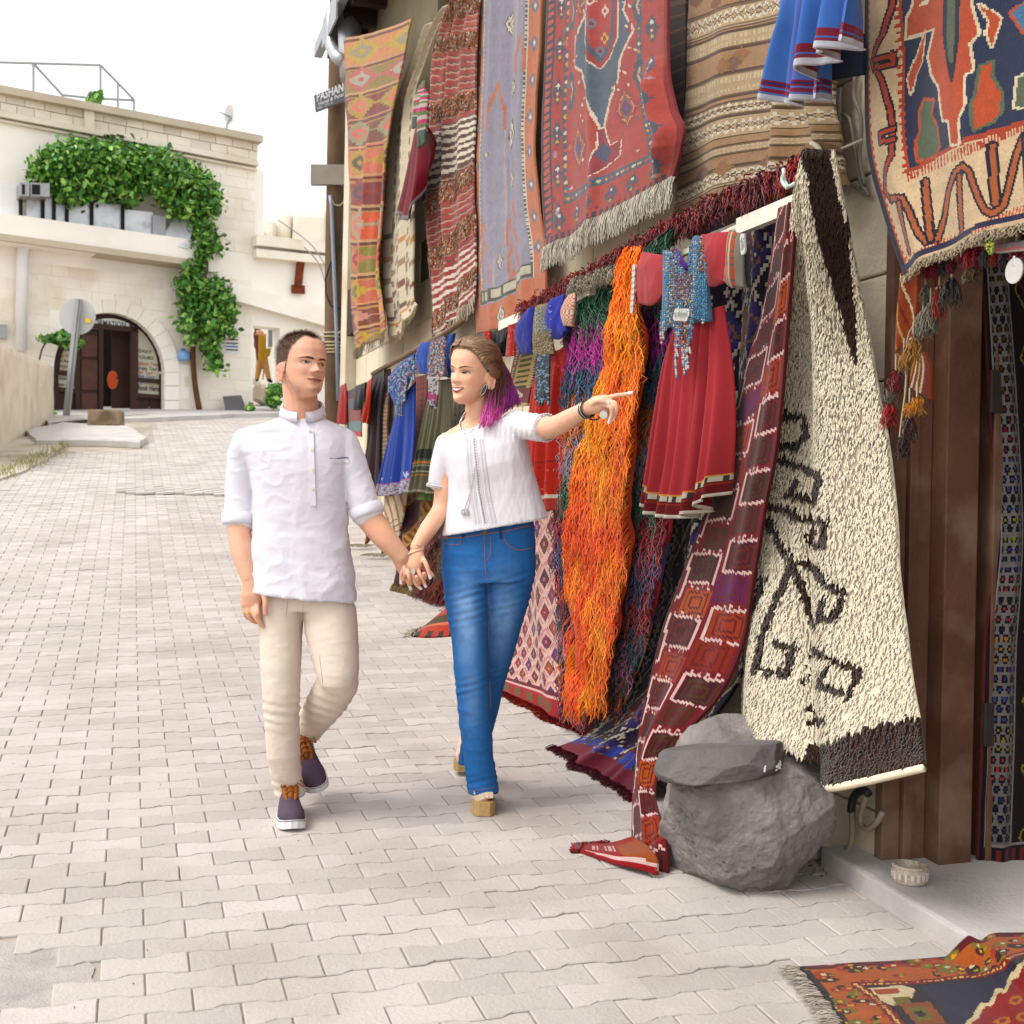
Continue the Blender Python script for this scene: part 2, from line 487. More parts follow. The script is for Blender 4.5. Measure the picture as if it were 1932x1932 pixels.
# ================================================================ far stone house
M_fac = mat('limewashed_stone', lin('#f6f0e6', .92), .92, .07, .55, .35, 14, var2=(lin('#d6c9b0', .85), .4, .45))
M_fac2 = mat('dressed_stone', lin('#f3ebde', .90), .92, .07, .9, .5, 16, island=.025, var2=(lin('#cdbd9f', .85), .7, .5))
M_block = mat('stone_block', lin('#efe6d6', .86), .92, .10, 1.2, .6, 16, island=.10, var2=(lin('#c9bb9f', .8), .8, .45))
M_cop = mat('coping_stone', lin('#cbbfaa', .75), .92, .16, 1.0, .5, 18)
M_wood = mat('dark_wood', lin('#3a211a', .8), .6, .25, 5, .3, 40)
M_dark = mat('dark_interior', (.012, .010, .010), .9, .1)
M_glass = mat('window_glass', (.16, .19, .21), .08, .25, 2.0, spec=.8)
M_metal = mat('grey_metal', lin('#a8a8a8', .8), .45, .08, 6, metal=.6)
M_white = mat('white_paint', lin('#f2f0ee', .8), .5, .05, 3)
house = empty('stone_house', FAC.pt(*K1(525, 1815)), 'pale two storey stone house with arched shop doorway and vine', 'house')
fl = lambda x, y: FAC.loc(FAC.pt(*K1(x, y)))
def arch(cx, hw, top, spring, base, n=22):
    P = [(cx - hw, base)]
    for k in range(n + 1):
        a = math.pi * (1 - k / n)
        P.append((cx + hw * math.cos(a), spring - (spring - top) * math.sin(a) + (math.cos(a)) * 8))
    P.append((cx + hw, base + 12)); return P
ARCH = arch(525, 267, 1318, 1600, 1806)
wall_poly = [(-320, 1900), (-320, 178), (418, 322), (1248, 480), (1224, 962), (1660, 1015), (1660, 1900)]
plate('wall', FAC, [fl(*p) for p in wall_poly], [[fl(*p) for p in ARCH], [fl(1222, 1380), fl(1352, 1392), fl(1352, 1792), fl(1222, 1792)]], 0, .5, M_fac, house)
# doorway back and right recess
def fbox(name, x0, y0, x1, y1, off, thick, m, parent=house, slope=.0, mb=None):
    """box on the facade given by pixels of its front face corners"""
    P = [FAC.pt(*K1(x0, y0), off), FAC.pt(*K1(x1, y0 + (x1 - x0) * slope), off), FAC.pt(*K1(x1, y1 + (x1 - x0) * slope), off), FAC.pt(*K1(x0, y1), off)]
    Q = [p - FAC.n * thick for p in P]
    Fc = [(3, 2, 1, 0), (4, 5, 6, 7), (0, 1, 5, 4), (1, 2, 6, 5), (2, 3, 7, 6), (3, 0, 4, 7)]
    if mb is not None: mb.add(P + Q, Fc); return None
    return mesh(name, P + Q, Fc, m, parent)
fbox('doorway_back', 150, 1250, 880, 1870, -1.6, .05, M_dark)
# parapet: two courses of blocks, mouldings, coping
roof = lambda x: 240 + .192 * x
bl = 0
for row, (d0, d1) in enumerate(((26, 62), (64, 104))):
    x = -60 - 40 * row
    while x < 1235:
        w = random.uniform(78, 112)
        x1 = min(x + w, 1243)
        if x1 - x > 18:
            pr = random.uniform(.0, .018)
            P = [fl(x + 1.2, roof(x) + d0 + 1), fl(x1 - 1.2, roof(x1) + d0 + 1), fl(x1 - 1.2, roof(x1) + d1 - 1), fl(x + 1.2, roof(x) + d1 - 1)]
            plate('stone_block', FAC, P, (), .05 + pr, .12, M_block, house)
        x = x1
mb = MB()
for y0, w, h in ((112, .10, .06), (128, .16, .09), (150, .07, .05)):
    mb.bar(FAC.pt(*K1(-320, roof(-320) + y0), .04), FAC.pt(*K1(1240, roof(1240) + y0), .04), w * 2, h, (0, 0, 1))
mb.build('cornice', M_block, house)
mb = MB(); mb.bar(FAC.pt(*K1(-320, roof(-320) + 12), .0), FAC.pt(*K1(1252, roof(1252) + 10), .0), .55, .17); mb.build('coping', M_cop, house)
mb = MB(); mb.bar(FAC.pt(*K1(428, 312), .06), FAC.pt(*K1(428, 450), .06), .22, .2, FAC.n); mb.build('pilaster', M_block, house)
# visible courses of dressed stone on the plain walls
for (xa, xb, ya, yb, sl, h) in ((760, 1232, 545, 960, .165, 52), (800, 1215, 1130, 1780, .075, 54), (130, 880, 1070, 1240, .12, 54), (1362, 1640, 1420, 1780, .05, 54), (-100, 240, 1130, 1480, .12, 54)):
    r = 0; y = ya
    while y < yb:
        x = xa - (40 if r % 2 else 0)
        while x < xb:
            x1 = min(x + random.uniform(85, 135), xb); x0 = max(x, xa)
            if x1 - x0 > 25 and (((x0 + x1) / 2 - 525) / 350) ** 2 + ((y + 26 - 1600) / 355) ** 2 > 1:
                P = [fl(a + e, y + sl * (a - xa) + f) for a, e, f in ((x0, .7, .7), (x1, -.7, .7), (x1, -.7, h - .7), (x0, .7, h - .7))]
                plate('stone_block', FAC, P, (), .006 + random.uniform(0, .008), .03, M_fac2, house)
            x = x1
        y += h; r += 1
# balcony
led = lambda x: 890 + .138 * x
mb = MB(); mb.bar(FAC.pt(*K1(-320, led(-320) + 30), .22), FAC.pt(*K1(925, led(925) + 25), .22), .75, .62); mb.build('balcony', M_fac, house)
mb = MB(); mb.bar(FAC.pt(*K1(-320, led(-320) + 78), .3), FAC.pt(*K1(915, led(915) + 72), .3), .82, .14); mb.build('balcony_moulding', M_cop, house)
M_panel = mat('steel_panel', lin('#dfe1e4', .75), .28, .16, 3, metal=.25, spec=.6, var2=(lin('#7e8a86', .7), 2.2, .55))
for x0, x1, t in ((0, 98, 690), (128, 203, 752), (212, 258, 756), (264, 318, 752), (330, 440, 775), (446, 590, 782), (597, 738, 818)):
    fbox('balcony_panel', x0, t, x1, led(x0) + 8, .42, .05, M_white if x0 == 0 else M_panel, house, .10)
for x in (100, 207, 261, 323, 443, 593):
    mb = MB(); mb.bar(FAC.pt(*K1(x, 745), .46), FAC.pt(*K1(x, led(x) + 4), .46), .07, .07, FAC.n); mb.build('balcony_post', M_dark, house)
P = [FAC.pt(*K1(*q), o) for q, o in (((760, 985), .5), ((850, 848), .35), ((942, 880), .5), ((905, 1005), .65))]
mesh('awning_panel', P + [p - FAC.n * .05 - np.array([0, 0, .03]) for p in P], [(3, 2, 1, 0), (4, 5, 6, 7), (0, 1, 5, 4), (1, 2, 6, 5), (2, 3, 7, 6), (3, 0, 4, 7)], M_panel, house)
fbox('awning_board', 738, 845, 800, 975, .5, .06, M_metal, house, .1)
for x0, x1 in ((100, 142), (148, 240)):
    a = fbox('vent_box', x0, 688, x1, 752, .9, .8, M_metal, house, .05)
    g = fbox('vent_mouth', x0 + 7, 697, x0 + (x1 - x0) * .5, 745, .915, .02, M_dark, None, .05)
    kids(g, a)
# arch ring of voussoirs
NV = 15
for k in range(NV):
    P = []
    for rr, rev in ((0, 0), (1, 1)):
        seq = np.linspace(k / NV, (k + 1) / NV, 4)
        seq = [s + (.0008 if i == 0 else -.0008 if i == 3 else 0) for i, s in enumerate(seq)]
        if rev: seq = seq[::-1]
        for s in seq:
            a = math.pi * (1 - s)
            hw, hh = (267, 282) if rr == 0 else (338, 345)
            P.append(fl(525 + hw * math.cos(a), 1600 - hh * math.sin(a) + math.cos(a) * 8))
    plate('voussoir', FAC, P, (), .05, .16, M_fac, house)
for sx in (-1, 1):
    for k in range(3):
        y0, y1 = 1604 + k * 70, 1670 + k * 70
        P = [fl(525 + sx * 268, y0), fl(525 + sx * 338, y0), fl(525 + sx * 338, y1), fl(525 + sx * 268, y1)]
        plate('jamb_stone', FAC, P, (), .05, .16, M_fac, house)
# doors and shop windows in the arch
D = -.28
M_win = mat('poster_paper', lin('#cfc9b4', .75), .5, .14, 3.0, var2=(lin('#8f9f8c', .7), 2.4, .4), spec=.5)
mb = MB()
for pa, pb, w in (((258, 1600), (258, 1812), .2), ((790, 1615), (790, 1818), .2), ((372, 1395), (372, 1812), .1), ((648, 1385), (648, 1815), .16), ((486, 1395), (486, 1812), .1)):
    mb.bar(FAC.pt(*K1(*pa), D), FAC.pt(*K1(*pb), D), w, .12, FAC.n)
am = [FAC.pt(*K1(525 + 260 * math.cos(a), 1600 - 275 * math.sin(a)), D) for a in np.linspace(0, math.pi, 20)]
mb.tube(am, .1, 6)
mb.bar(FAC.pt(*K1(330, 1372), D), FAC.pt(*K1(660, 1400), D), .12, .12, FAC.n)
for x0, x1, y in ((258, 372, 1605), (648, 790, 1640), (648, 790, 1715), (258, 372, 1685)):
    mb.bar(FAC.pt(*K1(x0, y), D), FAC.pt(*K1(x1, y + 12), D), .1, .1, FAC.n)
mb.build('door_frame', M_wood, house)
def arch_y(x): return 1600 - 275 * math.sqrt(max(0, 1 - ((x - 525) / 262) ** 2))
# glazed side lights following the arch
for x0, x1, yb in ((655, 786, 1640), (262, 368, 1605)):
    P = [fl(x, arch_y(x) + 10) for x in np.linspace(x0, x1, 10)] + [fl(x1, yb), fl(x0, yb - 4)]
    w = plate('window', FAC, P, (), D - .03, .02, M_win, house)
for x0, x1, y0, y1 in ((655, 782, 1650, 1712), (264, 366, 1612, 1680)):
    fbox('window', x0, y0, x1, y1, D - .03, .02, M_win, house, .06)
for x0, x1 in ((655, 720), (724, 786), (262, 315), (319, 368)):
    fbox('panel', x0, 1722 if x0 > 500 else 1694, x1, 1806, D - .03, .05, M_wood, house, .05)
leaf = fbox('door_leaf', 378, 1405, 482, 1808, D - .02, .05, M_wood, house, .03)
for y0, y1 in ((1425, 1530), (1545, 1690), (1705, 1795)):
    pn = fbox('door_panel', 394, y0, 470, y1, D + .005, .02, mat('door_panel_wood', lin('#55372d', .8), .6, .3, 5), None, .03)
    kids(pn, leaf)
leaf2 = fbox('door_leaf', 540, 1405, 642, 1812, D - .45, .05, M_wood, house, .03)
tr = [fl(x, arch_y(x) + 12) for x in np.linspace(372, 640, 12)]
plate('sign_panel', FAC, tr + [fl(640, 1395), fl(372, 1372)], (), D + .01, .03, mat('sign_grey', lin('#eeeeec', .9), .5, .05), house)
def text_on(s, pl, x0, y0, x1, y1, h, off, m, parent, name='lettering', KK=K1, shear=0.0, bold=0.0):
    """lettering from pixel (x0,y0) to (x1,y1) along its baseline, cap height h pixels"""
    cu = bpy.data.curves.new('t', 'FONT'); cu.body = s; cu.size = 1; cu.shear = shear; cu.offset = bold; cu.resolution_u = 2
    ob = bpy.data.objects.new('t', cu); COL.objects.link(ob)
    dg = bpy.context.evaluated_depsgraph_get()
    me = bpy.data.meshes.new_from_object(ob.evaluated_get(dg))
    V = np.array([v.co[:] for v in me.vertices]); Fc = [tuple(p.vertices) for p in me.polygons]
    bpy.data.objects.remove(ob); bpy.data.curves.remove(cu); bpy.data.meshes.remove(me)
    V[:, 0] -= V[:, 0].min(); sx = V[:, 0].max()
    A, B = pl.pt(*KK(x0, y0), off), pl.pt(*KK(x1, y1), off)
    T = pl.pt(*KK(x0, y0 - h), off)
    W = A + (V[:, :1] / sx) * (B - A) + (V[:, 1:2] / .7) * (T - A)
    return mesh(name, W, Fc, m, parent)
M_ink = mat('black_lettering', (.02, .02, .022), .5, 0)
M_inkr = mat('red_lettering', lin('#b04a3a'), .5, 0)
M_inkb = mat('blue_lettering', lin('#4a6a9a'), .5, 0)
text_on('INFORMATION', FAC, 412, 1372, 608, 1388, 26, D + .02, M_ink, house, bold=.012)
for s, y, m, x0, x1 in (('DAILY', 1508, M_ink, 668, 735), ('TOURS', 1538, M_ink, 660, 742), ('Balloon Tour', 1568, M_inkr, 660, 768), ('Green Tour', 1590, M_ink, 660, 760), ('Red Tour', 1608, M_inkr, 662, 740), ('Blue Tour', 1628, M_inkb, 662, 748)):
    text_on(s, FAC, x0, y, x1, y + 8, 17, D - .015, m, house, shear=.2, bold=.01)
text_on('Book Here', FAC, 660, 1690, 770, 1698, 26, D - .015, M_ink, house, shear=.3, bold=.015)
for s, y, m in (('Hotels', 1500, M_ink), ('Horse Tours', 1530, M_inkr), ('Bike Rental', 1555, M_ink), ('Airport', 1580, M_ink), ('Transfer', 1600, M_inkr), ('an Information', 1640, M_ink), ('Page Map', 1668, M_ink)):
    text_on(s, FAC, 268, y, 358, y + 4, 14, D - .015, m, house, shear=.2, bold=.008)
th = np.linspace(0, 2 * math.pi, 25)[:-1]
P = [fl(583 + 27 * math.cos(a), 1632 + 46 * math.sin(a)) for a in th]
em = plate('emblem', FAC, P, (), D - .43, .03, mat('emblem_orange', lin('#d9603a', .8), .5, .1), house)
mbx = MB()
for k in range(6):
    a = k * math.pi / 3
    mbx.bar(FAC.pt(*K1(583 + 6 * math.cos(a), 1632 + 10 * math.sin(a)), D - .425), FAC.pt(*K1(583 + 21 * math.cos(a), 1632 + 36 * math.sin(a)), D - .425), .05, .01, FAC.n)
mbx.build('emblem_mark', M_wood, em)
# annex: copings, hanging board, recess with stair
mb = MB(); mb.bar(FAC.pt(*K1(1222, 972), .05), FAC.pt(*K1(1660, 1022), .05), .5, .26); mb.build('coping', M_block, house)
mb = MB(); mb.bar(FAC.pt(*K1(1222, 1035), .03), FAC.pt(*K1(1660, 1080), .03), .2, .5, FAC.n); mb.build('rubble_course', M_block, house)
mb = MB(); mb.bar(FAC.pt(*K1(1105, 1215), .1), FAC.pt(*K1(1660, 1372), .1), .35, .42); mb.build('stair_parapet', M_fac, house)
mb = MB(); mb.bar(FAC.pt(*K1(1238, 632), -.3), FAC.pt(*K1(1238, 955), -.3), .3, .3, FAC.n); mb.build('chimney', M_fac, house)
M_rust = mat('rusty_iron', lin('#7a3a22', .8), .85, .35, 6, .4, 40, var2=(lin('#3a2018', .8), 8, .6))
mb = MB(); mb.bar(FAC.pt(*K1(1457, 1032), .12), FAC.pt(*K1(1440, 1190), .12), .18, .1, FAC.n); mb.bar(FAC.pt(*K1(1440, 1185), .1), FAC.pt(*K1(1441, 1225), .1), .34, .08, FAC.n)
mb.build('rusty_bracket', M_rust, house)
fbox('recess_back', 1180, 1330, 1420, 1810, -5.0, .1, M_fac)
fbox('recess_floor', 1180, 1786, 1420, 1800, -.2, 4.8, M_conc)
wn_ = fbox('window', 1292, 1388, 1340, 1490, -1.0, .08, M_white)
g = fbox('pane', 1298, 1396, 1331, 1482, -.99, .02, M_glass, None); kids(g, wn_)
for k in range(6):
    fbox('stair_step', 1205 + k * 24, 1636 + k * 14, 1235 + k * 24, 1668 + k * 14, -1.6, 1.4, M_block)
mb = MB(); mb.bar(FAC.pt(*K1(1205, 1690), -1.55), FAC.pt(*K1(1345, 1770), -1.55), .3, .5, FAC.n); mb.build('stair_stringer', M_cop, house)
# flat bits fixed to the wall: white enamel plate, notice sheet, meter box
fbox('number_plate', 848, 1646, 866, 1664, .02, .02, mat('blue_plate', lin('#3d6fb4', .8), .4, .05))
fbox('notice_sheet', 1086, 1432, 1160, 1516, .02, .015, M_white, house, .02)
for r, (y, m) in enumerate(((1446, M_inkr), (1464, M_ink), (1480, M_inkb), (1496, M_ink))):
    mb = MB(); mb.bar(FAC.pt(*K1(1092, y), .032), FAC.pt(*K1(1150, y + 2), .032), .03, .004, FAC.n); mb.build('notice_line', m, house)
fbox('meter_box', -20, 1372, 36, 1440, .16, .16, M_metal, house, .05)
fbox('wall_lamp_box', 1008, 1035, 1062, 1118, .28, .28, M_fac, house, .05)
mb = MB()
mb.tube([FAC.pt(*K1(*p), .16) for p in ((150, 992), (128, 988), (112, 1005), (108, 1040), (100, 1500))], .13, 8)
dp = mb.build('drain_pipe', M_white, house, True)
# things on the roof
rl = empty('roof_railing', FAC.pt(*K1(162, 260), -2), 'thin grey metal canopy frame standing on the flat roof', 'railing')
for a, b in (((0, 108), (486, 122)), ((486, 122), (650, 292)), ((162, 115), (302, 268)), ((302, 266), (486, 286)), ((486, 284), (648, 292)), ((162, 115), (162, 285)), ((302, 266), (302, 312)), ((486, 122), (486, 332)), ((570, 212), (570, 350)), ((648, 292), (648, 362)), ((-150, 104), (0, 108))):
    mb = MB(); mb.tube([FAC.pt(*K1(*a), -2.2), FAC.pt(*K1(*b), -2.2)], .035, 5); mb.build('rail', M_metal, rl)
ds = empty('satellite_dish', FAC.pt(*K1(1090, 440), -.3), 'small pale satellite dish on the corner of the roof', 'satellite dish')
c = FAC.pt(*K1(1115, 370), -.3); V = [c + np.array([0, .08, 0])]; Fc = []
for r in (.5, 1):
    for a in th: V.append(c + r * np.array([.15 * math.cos(a), -.08 * r * r, .28 * math.sin(a)]))
for i in range(24): Fc.append((0, 1 + i, 1 + (i + 1) % 24)); Fc.append((1 + i, 25 + i, 25 + (i + 1) % 24, 1 + (i + 1) % 24))
mesh('dish', V, Fc, M_white, ds, True)
mb = MB(); mb.tube([FAC.pt(*K1(1088, 470), -.3), FAC.pt(*K1(1098, 400), -.3), c], .035, 6); mb.build('mast', M_metal, ds)
mb = MB(); mb.tube([c, c + np.array([-.2, -.35, 0])], .02, 5); mb.build('feed_arm', M_metal, ds)
# dome house further back
dh = empty('dome_house', at(560, 470, 38), 'pale rock-cut house with a domed roof behind the stone house', 'house')
DV, DF = [], []
bm = bmesh.new(); bmesh.ops.create_icosphere(bm, subdivisions=4, radius=1)
P = np.array([v.co[:] for v in bm.verts]); DF = [[v.index for v in f.verts] for f in bm.faces]; bm.free()
nz = noise3(P, 2.2, 3)
cdome = at(*K1(1575, 860), 38)
mesh('dome', cdome + P * np.array([1.2, 1.2, .62]) * (1 + .06 * nz[:, None]), DF, M_fac, dh, True)
for (x0, y0, x1, y1, Y) in ((1230, 890, 1345, 1010, 37), (1345, 862, 1430, 1020, 37.5), (1430, 868, 1590, 1030, 37.2), (1270, 940, 1300, 1000, 36.6), (1500, 900, 1700, 1040, 39)):
    A, B = at(*K1(x0, y1), Y), at(*K1(x1, y0), Y)
    V, Fc = bevel_box((A + B) / 2 - np.array([0, 0, .4]), (B - A)[0] / 2, .8, abs((B - A)[2]) / 2 + .4, .12)
    V = V + .05 * noise3(V, 1.3, 5)[:, None]
    mesh('rock_wall', V, Fc, M_block, dh)
mb = MB(); mb.tube([at(*K1(1540, 775), 38), at(*K1(1540, 800), 38)], .05, 5); mb.build('finial', M_rust, dh)

# ================================================================ low wall, road sign, block, board at the upper left
M_low = mat('rubble_plaster', lin('#dccfba', .78), .95, .12, 1.2, .9, 9, var2=(lin('#b5a78c', .75), 1.5, .5))
A, B = gnd(-60, 886), gnd(101, 792)
Ah, Bh = at(-60, 622, A[1])[2] - A[2], at(99, 694, B[1])[2] - B[2]
n_ = np.array([B[1] - A[1], -(B[0] - A[0]), 0]); n_ /= np.linalg.norm(n_)
V, Fc = [], []
NS, NH = 40, 14
for side in (0, 1):
    for i in range(NS + 1):
        for k in range(NH + 1):
            t = i / NS; p = A + (B - A) * t; h = (Ah + (Bh - Ah) * t)
            z = gz(p[1]) - .1 + (h + .1) * k / NH
            q = p - n_ * (.45 * side) ; V.append((q[0], q[1], z))
V = np.array(V); V += n_ * (.035 * noise3(V, 2.5, 2))[:, None] * 1.0 + np.array([0, 0, 1]) * (.04 * noise3(V, 1.1, 9))[:, None]
w = NH + 1; half = (NS + 1) * w
for i in range(NS):
    for k in range(NH):
        a = i * w + k
        Fc.append((a, a + w, a + w + 1, a + 1)); Fc.append((half + a, half + a + 1, half + a + w + 1, half + a + w))
    Fc.append((i * w + NH, (i + 1) * w + NH, half + (i + 1) * w + NH, half + i * w + NH))
for k in range(NH): Fc.append((NS * w + k, half + NS * w + k, half + NS * w + k + 1, NS * w + k + 1)); Fc.append((k, k + 1, half + k + 1, half + k))
lw = mesh('plaster_wall', V, Fc, M_low, smooth=True)
tag(lw, 'rough plastered low garden wall beside the street', 'wall')
Ys = 26.6; base = at(*K1(318, 1806), Ys); base[2] = gz(Ys)
rs = empty('road_sign', base, 'back of a round grey traffic sign on a leaning steel post', 'road sign')
top = at(*K1(381, 1252), Ys - .05); c = at(*K1(373, 1337), Ys + .06)
mb = MB(); mb.bar(base - np.array([0, 0, .1]), top, .14, .06, (0, 1, 0)); mb.bar(base + np.array([0, -.05, 0]), top + np.array([0, -.05, 0]), .05, .05, (0, 1, 0)); mb.build('post', M_metal, rs)
R = 88 / 2.5608 / F * Ys
V = [c + np.array([R * math.cos(a), 0, R * math.sin(a)]) for a in np.linspace(0, 2 * math.pi, 41)[:-1]]
V2 = [v + np.array([0, .03, 0]) for v in V]; Fc = [tuple(range(40)), tuple(range(79, 39, -1))] + [(i, 40 + i, 40 + (i + 1) % 40, (i + 1) % 40) for i in range(40)]
disc = mesh('sign_disc', V + V2, Fc, mat('sign_back', lin('#bdbcb8', .8), .55, .06, 4, metal=.2), rs)
mb = MB(); q = at(*K1(425, 1355), Ys - .01); mb.box(q, (.055, 0, -.01), (0, .004, 0), (.01, 0, .045)); mb.build('sticker', mat('yellow_sticker', lin('#e6c62e', .8), .5, .05), disc)
# stone block on the slab
b0 = gnd(*K1(500, 1862), .1)
V, Fc = bevel_box((b0[0] - .02, b0[1] + .2, b0[2] + .15), .30, .20, .155, .03)
V = V + .03 * noise3(V, 3, 4)[:, None]
sb = mesh('stone_block', V, Fc, mat('weathered_block', lin('#a8957b', .62), .95, .22, 3, .8, 20, var2=(lin('#5c4a38', .7), 2.5, .7)))
tag(sb, 'weathered rectangular stone block lying on the kerb slab', 'stone')
# dark board leaning on the wall
P = [FAC.pt(*K1(1075, 1722), .25), FAC.pt(*K1(1165, 1716), .25), FAC.pt(*K1(1205, 1822), .75), FAC.pt(*K1(1100, 1830), .75)]
Q = [p - np.array([0, -.05, .02]) for p in P]
tag(mesh('leaning_board', P + Q, [(3, 2, 1, 0), (4, 5, 6, 7), (0, 1, 5, 4), (1, 2, 6, 5), (2, 3, 7, 6), (3, 0, 4, 7)], mat('grey_board', lin('#6e6a6b', .7), .7, .1, 3)), 'dark grey square board leaning on the stone house', 'board')
# blue water bottle hanging on the wall
bt = empty('water_bottle', FAC.pt(*K1(888, 1550), .12), 'blue and white plastic bottle hanging on the house wall', 'bottle')
mb = MB(); p0, p1 = FAC.pt(*K1(890, 1548), .12), FAC.pt(*K1(884, 1500), .12)
mb.tube([p0, p0 + (p1 - p0) * .1, p0 + (p1 - p0) * .7, p1], [.1, .15, .15, .06], 10); mb.build('body', mat('bottle_blue', lin('#8fb6e8', .8), .3, .15, 8), bt, True)
mb = MB(); mb.tube([p1, p1 + (p1 - p0) * .18], .05, 8); mb.build('cap', mat('bottle_cap', lin('#2f6fd0', .8), .4, .05), bt, True)
# ================================================================ the carpet shop
M_stone = mat('tuff_stone', lin('#e2d5bd', .76), .93, .10, 2.5, .75, 38, island=.07, var2=(lin('#b5a27e', .7), 1.6, .55))
M_stoneb = mat('tuff_backing', lin('#8d8168', .6), .95, .2, 2.5, .5, 30)
M_brown = mat('brown_door_paint', lin('#664838', .85), .55, .25, 5, .35, 50, var2=(lin('#97806c', .8), 4.0, .6))
M_eave = mat('eave_boards', lin('#35251d', .8), .8, .3, 5)
shop = empty('carpet_shop', WALL.xy(0, gz(3.98), 0), 'cream stone carpet shop hung all over with rugs', 'shop')
wz = lambda px, py, off=0: WALL.loc(WALL.pt(px, py, off))
# backing wall with openings behind the hangings
def rect(a0, a1, z0, z1): return [(a0, z0), (a1, z0), (a1, z1), (a0, z1)]
holes = [rect(2.9, 4.1, 2.75, 5.2), rect(5.6, 6.5, 3.1, 5.4), rect(8.2, 9.2, 3.2, 5.4)]  # first opening added so the gap between two carpets stays dark
plate('wall', WALL, [(.02, -.5), (10.3, -.5), (10.3, 6.2), (-3.2, 6.2), (-3.2, 2.36), (.02, 2.36)], holes, -.014, .45, M_stoneb, shop)
BH, BL = .352, .60
def block_mesh(l):
    V, Fc = bevel_box((0, 0, 0), l / 2 - .0035, .05, BH / 2 - .0035, .008)
    m_ = bpy.data.meshes.new('stone_block'); m_.from_pydata([tuple(v) for v in V], [], Fc); m_.materials.append(M_stone); return m_
bmf, bmh = block_mesh(BL), block_mesh(BL / 2)
bmq = block_mesh(.22)
def put_block(me, a, z):
    o = bpy.data.objects.new('stone_block', me); COL.objects.link(o); o.parent = shop
    p = WALL.xy(a, z, -.05 + random.uniform(-.004, .008))
    Mx = Matrix(((WALL.d[0], -WALL.n[0], 0, p[0]), (WALL.d[1], -WALL.n[1], 0, p[1]), (0, 0, 1, p[2]), (0, 0, 0, 1)))
    o.matrix_world = Mx @ Matrix.Rotation(random.gauss(0, .004), 4, 'Y') @ Matrix.Rotation(random.gauss(0, .004), 4, 'Z')
for r in range(14):
    z = -.16 + BH * (r + .5)
    a = .02 + (BL / 2 if r % 2 else 0)
    if r % 2: put_block(bmh, .02 + BL / 4, z)
    while a < 9.4:
        mid = a + BL / 2
        if not any(h[0][0] - .22 < mid < h[1][0] + .22 and h[0][1] - .15 < z < h[2][1] for h in holes) and z < 4.7:
            put_block(bmf, mid, z)
        a += BL
# dark rooms behind
def room(name, a0, a1, z0, z1, d0, d1, m):
    P = [WALL.xy(a, z, o) for o in (-d0, -d1) for z in (z0, z1) for a in (a0, a1)]
    return mesh(name, P, [(4, 5, 7, 6), (0, 1, 5, 4), (2, 6, 7, 3), (0, 4, 6, 2), (1, 3, 7, 5)], m, shop)
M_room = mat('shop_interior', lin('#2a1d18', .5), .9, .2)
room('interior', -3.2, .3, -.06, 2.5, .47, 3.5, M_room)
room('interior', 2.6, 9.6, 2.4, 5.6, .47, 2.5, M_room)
# door jamb planks
def plank(name, a0, a1, o0, o1, z0=-.1, z1=2.36, m=M_brown):
    c = (WALL.xy(a0, z0, o0) + WALL.xy(a1, z1, o1)) / 2
    V, Fc = bevel_box((0, 0, 0), abs(a1 - a0) / 2, abs(o1 - o0) / 2, (z1 - z0) / 2, .004)
    V = V @ np.array([WALL.d, WALL.n, [0, 0, 1]]) + c
    return mesh(name, V, Fc, m, shop)
plank('jamb_plank', -.012, .03, -.062, .004)
plank('jamb_plank', -.030, .03, -.098, -.064)
plank('jamb_plank', -.022, .03, -.150, -.100)
plank('door_post', -.095, .03, -.275, -.152)
plank('door_post', -.050, .03, -.300, -.278)
plank('door_leaf', -.10, .02, -.372, -.330)
plank('door_leaf', -.06, .02, -.45, -.376)
for z in (.42, 1.5):
    plank('door_hinge', -.104, -.09, -.36, -.31, z, z + .14, mat('old_hinge', lin('#4a4440', .7), .6, .2, 20, metal=.4))
plank('lintel', -3.2, .03, -.30, -.05, 2.3, 2.42)
# threshold slab
pts = [(.16, .13), (.16, -.6), (-3.0, -.6), (-3.0, .15)]
V, Fc = bevel_box((0, 0, 0), 1.56, .36, .065, .012)
c = WALL.xy(-1.40, -.02, -.235)
V = V @ np.array([WALL.d, WALL.n, [0, 0, 1]]) + c
V[:, 2] += np.array([gz(v[1]) for v in V]) - gz(3.98) + .0
V += .004 * noise3(V, 9, 3)[:, None]
mesh('threshold', V, Fc, M_conc, shop)
# eave and roof
mb = MB()
def pbox(mb, a0, a1, o0, o1, z0, z1):
    c = (WALL.xy(a0, z0, o0) + WALL.xy(a1, z1, o1)) / 2
    mb.box(c, WALL.d * abs(a1 - a0) / 2, WALL.n * abs(o1 - o0) / 2, np.array([0, 0, (z1 - z0) / 2]))
pbox(mb, -3.2, 10.5, -3.6, .36, 6.2, 6.32); mb.build('roof', M_eave, shop)
for k in range(20):
    mb = MB(); a = .2 + k * .53; pbox(mb, a, a + .1, -.4, .33, 6.06, 6.2); mb.build('rafter', M_eave, shop)
mb = MB(); pbox(mb, -3.2, 10.56, .36, .45, 6.12, 6.26); mb.build('gutter', M_metal, shop)
pf_ = lambda x, y, off: WALL.pt(*K2(x, y), off)
mb = MB(); mb.tube([pf_(178, -260, .26), pf_(190, 0, .26), pf_(205, 215, .26), pf_(215, 420, .26)], .125, 14); mb.build('flue_pipe', mat('zinc', lin('#b4b4b8', .8), .42, .12, 3, metal=.7), shop, True)
mb = MB(); mb.tube([pf_(192, 96, .26), pf_(193, 104, .26)], .134, 14); mb.build('flue_band', M_metal, shop, True)
